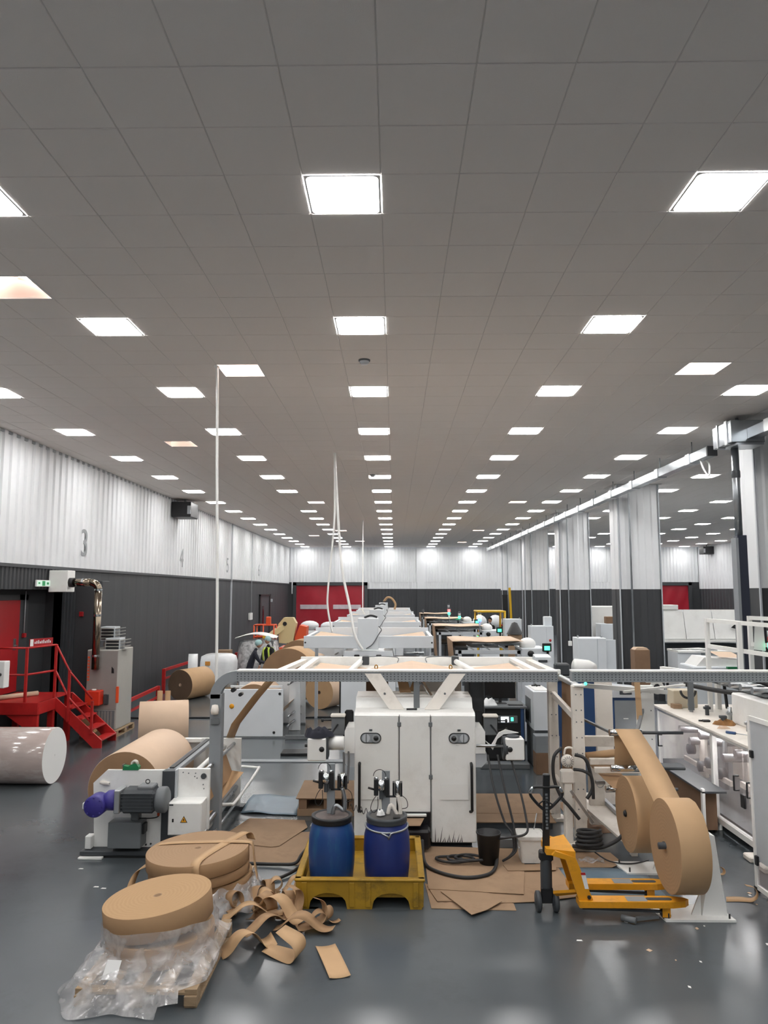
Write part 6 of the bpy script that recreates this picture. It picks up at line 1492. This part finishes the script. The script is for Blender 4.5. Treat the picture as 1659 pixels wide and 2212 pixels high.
stack_light(1.40,36.7,2.25,['grey_dark'],'short dark stack light on the farthest frame',2.02)
# grey cabinets by the pillars
def cab(Y0, x0, x1, lab, h=2.06, extra=True):
    t = thing('cabinet', lab, 'cabinet', ((x0+x1)/2,Y0+.3,0), 'tall grey cabinets before the pillars')
    MB().box(x0,x1,Y0,Y0+.6,.08,h,.01).build('carcass','white_cool',t); m_ = x0+(x1-x0)*.68
    MB().box(x0+.01,m_-.005,Y0-.02,Y0,.1,h-.01,.005).build('cabinet_door','white_cool',t); MB().box(m_+.005,x1-.01,Y0-.02,Y0,.1,h-.01,.005).build('cabinet_door','white_cool',t)
    MB().box(x0,x1,Y0+.03,Y0+.57,0,.08).build('plinth','black',t)
    for x in (x0+.06,x1-.06): MB().tube([(x,Y0+.2,h),(x,Y0+.2,h+.05),(x,Y0+.3,h+.05),(x,Y0+.3,h)],.012,6).build('lifting_lug','steel',t)
    if extra: MB().box(x1,x1+.28,Y0+.1,Y0+.14,.3,h-.05,.006).build('open_door','white_cool',t)
cab(20.0,4.87,5.62,'nearest tall grey cabinet with an open door leaf'); cab(26.0,4.72,5.50,'second tall grey cabinet before the pillars',2.10,False); cab(33.0,4.85,5.60,'farthest tall grey cabinet beside the forklift',2.08,False)
tag(MB().box(5.22,5.48,26.1,26.4,2.10,2.42,.02).build('white_box','white_cool'),'white box on top of the second tall cabinet','box')
t = thing('covered_carton','brown carton with black cone-shaped cover between the grey cabinets','carton',(4.35,27.2,0)); MB().lathe([(.30,0),(.10,.40),(0,.44)],(4.35,27.2,1.75),n=18).build('cover','black',t); MB().box(4.12,4.58,27.0,27.4,0,1.75,.02).build('carton','cardboard',t)
# forklift with driver
t = thing('forklift','yellow forklift with overhead guard among the far machines','forklift',(4.2,34.0,0))
mat('fork_yellow','d3a91f',.45)
MB().box(3.55,4.9,34.0,35.6,.35,1.15,.05).build('body','fork_yellow',t); MB().box(3.5,4.1,33.6,34.0,.3,1.55,.04).build('side_panel','fork_yellow',t)
for p in ((3.78,33.75),(4.95,33.75),(3.78,35.2),(4.95,35.2)): MB().tube([(*p,1.1),(p[0]+.02,p[1],2.36)],.05,8).build('guard_post','fork_yellow',t)
MB().box(3.72,5.02,33.7,35.25,2.34,2.42,.02).build('roof_guard','fork_yellow',t)
for x in (3.55,4.75):
    for y in (33.9,35.3): MB().lathe([(0,0),(.2,0),(.3,.04),(.3,.22),(.2,.25),(0,.25)],(x,y,.3),(1,0,0),20).build('wheel','black',t)
MB().box(4.1,4.6,34.3,34.6,1.15,1.75,.05).build('seat','black',t); MB().lathe([(.14,0),(.17,.0),(.17,.03),(.14,.03)],(3.72,33.55,1.42),(0,-1,0),18).build('headlamp','orange',t); MB().ball((3.70,33.56,1.15),.11,12,8,(1,.4,1.5)).build('work_lamp','green_light',t)
for x, z, lab in ((3.45,1.55,'glowing operator panel on a column left of the forklift'),(5.15,1.66,'glowing operator panel on a column right of the forklift')):
    t = thing('operator_panel', lab, 'panel', (x,32.5,0), 'glowing operator panels')
    MB().cyl((x,32.55,0),(x,32.55,z-.1),.03,n=8).build('column','grey_light',t); MB().box(x-.12,x+.12,32.5,32.6,z-.15,z+.15,.02).build('case','black',t); MB().box(x-.08,x+.08,32.492,32.5,z-.09,z+.10,.004).build('screen','green_light',t)
t = thing('forklift_mast','black mast with yellow bar of a second forklift by the pillars','mast',(6.4,43,0)); MB().beam((6.35,42.6,0),(6.30,42.6,3.1),.3,.12).build('mast','black',t); MB().beam((6.62,42.5,1.5),(6.55,42.5,3.5),.12,.1).build('yellow_bar','fork_yellow',t); MB().box(5.9,6.9,42.4,43.6,.3,1.6,.05).build('body','black',t)
for k,(x,y) in enumerate(((4.55,40.0),(5.42,40.3))):
    t = thing('bag_stack','tall white big-bag stack left behind the forklift' if k==0 else 'tall white big-bag stack right behind the forklift','bag stack',(x,y,0),'white big bags behind the forklift')
    for q in range(3): MB().ball((x,y,.357+.66*q),.42,16,8,(.9,.9,.85)).build('bag','wrap_white',t)
# ---- desk with monitor, chiller and cartons behind the machine
t = thing('control_desk','black control desk with lit display panel right of the machine','desk',(2.1,14.9,0))
MB().box(1.74,2.5,14.62,15.25,.06,1.06,.008).build('cabinet','black',t); MB().box(1.70,2.54,14.55,15.3,1.06,1.10,.006).build('desk_top','grey_mid',t)
MB().box(1.78,2.44,14.60,14.62,.12,.62,.004).build('lower_door','black',t); pn = MB().box(1.98,2.36,14.595,14.62,.78,.92,.006).build('control_panel','grey_mid',t)
MB().box(2.04,2.19,14.588,14.596,.80,.90,.004).build('screen','screen',pn); MB().box(2.23,2.28,14.588,14.596,.82,.89,.01).build('start_button','green_light',pn)
MB().box(2.42,2.48,14.598,14.62,.08,1.05).build('blue_edge','blue_panel',t); MB().box(1.74,2.5,14.62,15.2,0,.06).build('plinth','black',t)
MB().box(1.6,2.52,14.25,14.5,0,.10,.01).build('cable_step','grey_mid',t)
t = thing('monitor','black flat monitor on the control desk','monitor',(2.08,14.95,1.10))
MB().box(1.78,2.38,14.93,14.97,1.20,1.58,.008).build('panel','black_gloss',t); MB().box(2.05,2.11,14.95,14.99,1.11,1.32).build('stem','black',t); MB().box(1.96,2.20,14.86,15.04,1.101,1.115,.004).build('foot','black',t)
tag(MB().grid(cloth_fn(1.84,14.75,1.102,.16,.12,.12,4),24,7).build('plastic_bag','wrap_white'),'crumpled white plastic bag on the control desk','bag')
tag(MB().box(2.2,2.48,14.66,14.78,1.101,1.118,.004).build('keyboard','black'),'black keyboard on the control desk under the monitor','keyboard')
t = thing('chiller','white chiller cabinet standing on cartons beside the desk','cabinet',(2.75,15.0,.55))
MB().prism([(2.60,14.2,.72),(2.95,14.2,.72),(2.95,14.2,1.42),(2.60,14.2,1.42)],(0,.95,0)).build('body','white_cool',t)
MB().box(2.594,2.60,14.5,15.05,.80,1.25).build('side_grille','grey_mid',t); MB().box(2.66,2.92,14.4,15.1,1.42,1.435,.004).build('top_inset','paper_white',t)
MB().box(2.62,2.93,14.25,15.12,.0,.72,.01).build('stand','grey_mid',t)
tag(MB().box(2.78,2.80,14.85,15.05,1.436,1.475,.004).box(2.70,2.88,14.94,14.96,1.436,1.46,.004).build('wall_bracket','black'),'small black cross-shaped tool on the chiller top','tool')
t = thing('carton','taped brown carton beside the control desk','carton',(2.72,14.0,0)); MB().box(2.56,3.0,13.85,14.15,0,.38,.004).build('box','cardboard_dark',t); MB().box(2.78,2.86,13.846,13.85,.0,.38).build('tape_strip','tape',t)
tag(MB().box(2.56,3.0,13.86,14.14,.38,.68,.006).build('grey_crate','grey'),'grey crate on top of the taped carton','crate')
# ---- right bay
t = thing('carton','tall brown carton standing before the second pillar','carton',(7.1,21.9,0)); MB().box(6.90,7.34,21.7,22.1,0,1.62,.008).build('box','cardboard_dark',t); MB().prism([(6.92,21.72,1.62),(7.32,21.72,1.62),(7.26,21.72,1.68),(6.98,21.72,1.68)],(0,.36,0)).build('crumpled_top','kraft_pale',t)
t = thing('panel_machine','large white panelled machine in the right bay','machine',(10.8,26.6,0))
for k in range(3): MB().prism([(9.1+.98*k,26.0,1.66),(10.06+.98*k,26.0,1.66),(10.06+.98*k,26.25,2.66),(9.1+.98*k,26.25,2.66)],(0,.02,0)).build('panel','white',t)
MB().box(9.1,12.2,26.3,28.5,.3,2.6,.02).build('body','white_cool',t); MB().box(9.05,12.2,25.85,26.05,1.55,1.64,.01).build('ledge','white',t)
MB().box(9.1,9.9,26.2,26.9,2.66,2.82,.01).build('top_step','white',t); MB().box(9.2,12.0,26.15,26.3,.3,1.5).build('lower_void','grey_dark',t)
MB().prism([(11.6,25.98,2.05),(12.15,25.98,2.5),(12.15,25.98,1.9)],(0,.01,0)).build('black_arrow','black',t); MB().box(9.2,12.1,26.4,28.4,0,.3).build('plinth','black',t)
t = thing('work_table','white work table with drawers in front of the panelled machine','table',(8.9,22.6,0))
MB().box(8.22,10.3,21.9,22.8,1.52,1.58,.006).build('table_top','white',t); MB().box(8.22,8.9,21.95,22.75,.05,1.52,.006).build('cupboard','white_cool',t); MB().box(9.2,10.2,22.0,22.7,1.2,1.52,.006).build('drawer_unit','white_cool',t); MB().box(10.15,10.25,22.0,22.7,0,1.52).build('leg','white_cool',t)
random.seed(5)
for k in range(7):
    x = 8.45+.25*k; y = 22.1+.4*random.random(); a = random.uniform(-.5,.5); R = Matrix.Translation((x,y,1.585+.012*(k%3))) @ Matrix.Rotation(a,4,'Z')
    tag(MB().box(-.2,.2,-.12,.12,0,.012,m=R).build('paper_stack','paper_white' if k%3 else 'grey_mid'),'loose sheets lying on the white work table in the right bay','papers','loose papers on the work table')
t = thing('low_machine','low white feeder with papers in front of the right bay table','machine',(8.6,19.6,0)); MB().box(7.6,9.4,19.2,20.2,.05,1.40,.03).build('body','white_cool',t); MB().prism([(7.7,19.3,1.40),(9.3,19.3,1.40),(9.4,19.3,1.52),(7.9,19.3,1.62)],(0,.8,0)).build('cover','white',t); MB().box(8.4,9.0,19.1,19.2,1.35,1.40).build('green_edge','green',t); MB().add([(8.3,19.3,1.63),(8.9,19.3,1.60),(8.9,20.0,1.70),(8.3,20.0,1.72)],[(0,1,2,3)]).build('sheet','kraft_pale',t,solid=.003); MB().box(7.65,9.35,19.25,20.15,0,.05).build('plinth','black',t)
for k,(x,y,z,lab) in enumerate(((9.9,33.5,2.62,'white machine front seen between the first two pillars'),)):
    t = thing('panel_machine',lab,'machine',(x,y,0)); MB().box(x-1.1,x+.9,y,y+1.5,.1,z,.02).build('body','white',t); MB().box(x-1.0,x+.2,y-1.0,y-.2,.0,1.9,.02).build('feeder','white_cool',t); MB().box(x-1.05,x+.85,y+.05,y+1.4,0,.1).build('plinth','black',t); MB().box(x-.7,x-.3,y-.9,y-.5,1.9,2.2,.02).build('carton','cardboard_dark',t)
    MB().cyl((x-.25,y-1.0,2.15),(x+.1,y-1.0,2.15),.06,n=12).build('lamp_tube','white',t)
# white guard rail with stack light on the bag machine
t = thing('guard_rail','white square-tube guard rail above the bag machine','rail',(5.4,11.8,1.38))
def sq_(a, b, w_=.06): MB().beam(a, b, w_, w_).build('rail_tube','white',t)
sq_((5.06,12.2,1.38),(5.06,12.2,2.86)); sq_((5.30,11.6,1.38),(5.30,11.6,2.83)); sq_((5.62,10.9,1.86),(5.62,10.9,2.82)); sq_((5.06,12.2,2.83),(5.80,10.6,2.78)); sq_((5.06,12.2,2.42),(5.72,10.9,2.34))
sq_((5.75,12.2,1.38),(5.75,12.2,2.90)); sq_((5.75,12.2,2.87),(6.6,11.4,2.84)); sq_((5.75,12.2,2.45),(6.6,11.4,2.42))
MB().prism([(5.44,11.45,2.42),(5.62,11.45,2.40),(5.60,11.45,2.76),(5.47,11.45,2.78)],(0,.004,0)).build('paper_notice','paper_white',t)
tl_ = thing('stack_light','stack light glowing green on the white guard rail','stack light',(5.68,11.5,1.9)); MB().cyl((5.68,11.4,1.38),(5.68,11.4,2.44),.02,n=8).build('pole','grey_dark',tl_)
for z, c in ((2.44,'green_light'),(2.53,'red_door'),(2.62,'grey_light')): MB().cyl((5.68,11.4,z),(5.68,11.4,z+.085),.05,n=16).build('lens',c,tl_)
MB().cyl((5.68,11.4,2.705),(5.68,11.4,2.75),.05,n=16).build('cap','black',tl_)
# ---- busbar trunking, ceiling box and blue post on the right
t = thing('busbar_trunking','long galvanised busbar trunking hung under the ceiling along the pillars','trunking',(6.65,34,6.15))
MB().box(6.55,6.75,15.4,52.5,6.12,6.32,.006).build('trunk','galv',t); MB().box(6.545,6.755,15.36,15.42,6.115,6.325).build('end_cap','black',t)
for k in range(19):
    y = 16.3+k*2.0; MB().box(6.53,6.77,y,y+.22,6.105,6.335,.004).build('joint_cover','aluminium',t); MB().cyl((6.65,y+.11,6.33),(6.65,y+.11,ZC-.002),.012,n=6).build('hanger','grey_mid',t)
MB().tube(smooth([(6.62,15.9,6.12),(6.64,15.8,5.9),(6.70,15.7,5.75),(6.74,15.75,6.0),(6.72,15.9,6.12)],5),.02,6).build('cable_loop','white',t)
t = thing('busbar_trunking','nearer busbar trunking running out at the right picture edge','trunking',(6.75,12,6.15))
MB().box(6.62,6.84,8.5,13.75,6.14,6.34,.006).build('trunk','galv',t)
for k in range(4): MB().box(6.60,6.86,12.9-k*1.3,13.1-k*1.3,6.125,6.355,.004).build('joint_cover','aluminium',t)
for k in range(3): MB().cyl((6.73,12.4-k*1.5,6.34),(6.73,12.4-k*1.5,ZC-.002),.012,n=6).build('hanger','grey_mid',t)
t = thing('feeder_box','galvanised feeder box under the ceiling on top of the blue post','box',(6.6,14.1,6.05))
MB().box(6.32,6.95,13.75,14.55,6.08,6.50,.008).build('case','galv',t); MB().box(6.30,6.97,13.9,14.0,6.06,6.52).box(6.30,6.97,14.3,14.34,6.06,6.52).build('band','aluminium',t); MB().box(6.4,6.9,13.7,14.2,6.02,6.06).build('base_tray','galv',t); MB().cyl((6.6,14.1,6.5),(6.6,14.1,ZC-.002),.03,n=8).build('hanger','grey_mid',t)
t = thing('steel_post','dark blue steel post with galvanised riser before the nearest pillar','post',(6.55,14.1,0))
mat('post_blue','343845',.4); MB().box(6.46,6.64,14.02,14.18,0,4.35,.006).build('blue_column','post_blue',t); MB().box(6.42,6.47,14.0,14.2,0,4.3).build('flange','grey',t)
MB().cyl((6.53,14.1,4.35),(6.53,14.1,6.02),.07,n=18).build('riser','galv',t); MB().lathe([(.075,0),(.08,.02),(.08,.12),(.075,.14)],(6.53,14.1,5.45),n=18).build('riser_band','grey_dark',t)

# ================================================================== PEOPLE
def person(lab, loc, rz, coat, legs, lean=.35, vest=False, arm='down', skin='skin', net=True, seated=False):
    t = thing('person', lab, 'person', (0,0,0), None)
    c, s = math.cos(lean), math.sin(lean)
    def up(x, h): return (x, h*s*.9, .92+h*c)     # points on the leaning trunk, facing +y
    J = {'pel':(0,0,.92), 'bel':up(0,.18), 'che':up(0,.38), 'nek':up(0,.56), 'hed':up(0,.66),
         'sl':up(-.17,.47), 'sr':up(.17,.47), 'hl':(-.09,0,.88), 'hr':(.09,0,.88), 'kl':(-.10,.03,.48), 'kr':(.10,.06,.48), 'al':(-.10,-.02,.09), 'ar':(.11,.0,.09), 'tl':(-.11,.14,.04), 'tr':(.12,.16,.04)}
    if seated:
        J.update(kl=(-.12,.42,.90), kr=(.12,.42,.90), al=(-.12,.45,.48), ar=(.12,.45,.48), tl=(-.12,.60,.44), tr=(.12,.60,.44))
    sl, sr = V(J['sl']), V(J['sr'])
    if arm == 'down': el, wl_, er, wr_ = sl+V(-.06,.05,-.27), sl+V(-.04,.18,-.49), sr+V(.06,.05,-.27), sr+V(.04,.18,-.49)
    else: el, wl_, er, wr_ = sl+V(-.05,.14,-.24), sl+V(.03,.38,-.30), sr+V(.05,.14,-.24), sr+V(-.03,.38,-.30)
    J.update(el=tuple(el), wl=tuple(wl_), er=tuple(er), wr=tuple(wr_))
    R = {'pel':.15,'bel':.145,'che':.16,'nek':.06,'hed':.05,'sl':.075,'sr':.075,'el':.05,'er':.05,'wl':.036,'wr':.036,'hl':.10,'hr':.10,'kl':.068,'kr':.068,'al':.045,'ar':.045,'tl':.04,'tr':.04}
    E_ = [('pel','bel'),('bel','che'),('che','nek'),('nek','hed'),('che','sl'),('che','sr'),('sl','el'),('el','wl'),('sr','er'),('er','wr'),('pel','hl'),('pel','hr'),('hl','kl'),('hr','kr'),('kl','al'),('kr','ar'),('al','tl'),('ar','tr')]
    names = list(J); me = bpy.data.meshes.new('body'); me.from_pydata([J[n] for n in names], [(names.index(a), names.index(b)) for a, b in E_], [])
    ob = bpy.data.objects.new('body', me); COL.objects.link(ob); ob.parent = t; MW[ob.name] = Matrix()
    sk = ob.modifiers.new('skin','SKIN'); 
    for n, v in zip(names, me.skin_vertices[0].data): v.radius = (R[n], R[n]*.78 if n in ('bel','che','pel') else R[n]); v.use_root = n == 'pel'
    sb = ob.modifiers.new('sub','SUBSURF'); sb.levels = 1; sb.render_levels = 1
    me.materials.append(M[coat])
    hc = V(up(0,.78)) + V(0,.03,0)
    hd = MB().ball(hc,.10,18,12,(.78,.95,1.18))
    hd.ball(hc+V(0,.10,-.005),.018,8,6,(.7,1,1.3)).ball(hc+V(-.078,.0,-.01),.024,8,6,(.4,.8,1.2)).ball(hc+V(.078,.0,-.01),.024,8,6,(.4,.8,1.2)).build('head', skin, t)
    fc = MB().ball(hc+V(-.03,.088,.015),.011,8,6).ball(hc+V(.03,.088,.015),.011,8,6).box(hc.x-.022,hc.x+.022,hc.y+.085,hc.y+.095,hc.z-.052,hc.z-.044).build('face_features','cloth_black',t)
    if net: MB().ball(hc+V(0,-.015,.035),.112,18,10,(.88,1.02,1.0)).build('hair_net','hairnet',t)
    else: MB().ball(hc+V(0,-.02,.03),.104,18,10,(.85,1,1.08)).build('hair','cloth_black',t)
    # legs in trousers, hands with fingers
    for sd in ('l','r'):
        w_ = V(J['w'+sd]); e = V(J['e'+sd]); d = (w_-e).normalized(); hb = MB().ball(w_+d*.05,.036,10,7,(.6,1,1.1))
        sx = -1 if sd == 'l' else 1
        for q in range(4):
            b0 = w_+d*.08+V((q-1.5)*.017,0,0); hb.tube([b0,b0+d*.04+V(0,.005,-.008),b0+d*(.065-.006*abs(q-1.5))+V(0,.01,-.022)],[.009,.0085,.006],6)
        hb.tube([w_+d*.03+V(-sx*.03,.0,0),w_+d*.06+V(-sx*.05,.01,-.01),w_+d*.085+V(-sx*.048,.015,-.02)],[.011,.010,.007],6)
        hb.build('hand', skin, t)
        k, a, h = V(J['k'+sd]), V(J['a'+sd]), V(J['h'+sd])
        MB().tube([h,k+V(0,-.005,.02),k,a],[.112,.083,.08,.062],12).build('trouser_leg', legs, t)
        tt = V(J['t'+sd]); MB().tube([a+V(0,-.04,-.04),(a+tt)/2+V(0,0,-.015),tt+V(0,.02,-.0)],[.05,.055,.035],10).build('shoe','black',t)
    if vest:
        vb = MB()
        for q in range(2):
            sgn = -1 if q == 0 else 1
            pts = [up(sgn*.11,.02),up(sgn*.12,.25),up(sgn*.11,.45),up(sgn*.08,.55)]
            for off in (.145,-.145):
                vb.ribbon([V(p)+V(0,off*(1 if i < 3 else .5),0) for i, p in enumerate(pts)],[(.035,0,0)]*4)
        vb.ribbon([V(up(-.17,.05))+V(0,.15,0),V(up(0,.05))+V(0,.175,0),V(up(.17,.05))+V(0,.15,0)],[(0,0,.03)]*3).ribbon([V(up(-.17,.05))-V(0,.14,0),V(up(0,.05))-V(0,.165,0),V(up(.17,.05))-V(0,.14,0)],[(0,0,.03)]*3)
        vb.build('safety_vest','hivis',t,solid=.006)
    MB().tube([V(up(-.07,.535))+V(0,-.01,0),V(up(0,.55))+V(0,.06,0),V(up(.07,.535))+V(0,-.01,0)],.018,8).build('collar','paper_white' if not vest else 'hivis',t)
    return place(t, loc, rz)
person('person in dark navy jacket and pale hair net leaning forward',(-4.55,23.5,0),math.radians(-75),'navy','grey_dark',.38,False,'fwd')
person('person in black clothes with yellow hi-vis vest and hair net',(-4.12,24.7,0),math.radians(150),'cloth_black','cloth_black',.12,True)
person('person in black shirt sitting on the yellow forklift',(4.38,34.25,.28),math.radians(160),'cloth_black','cloth_black',.05,False,'fwd',net=False,seated=True)
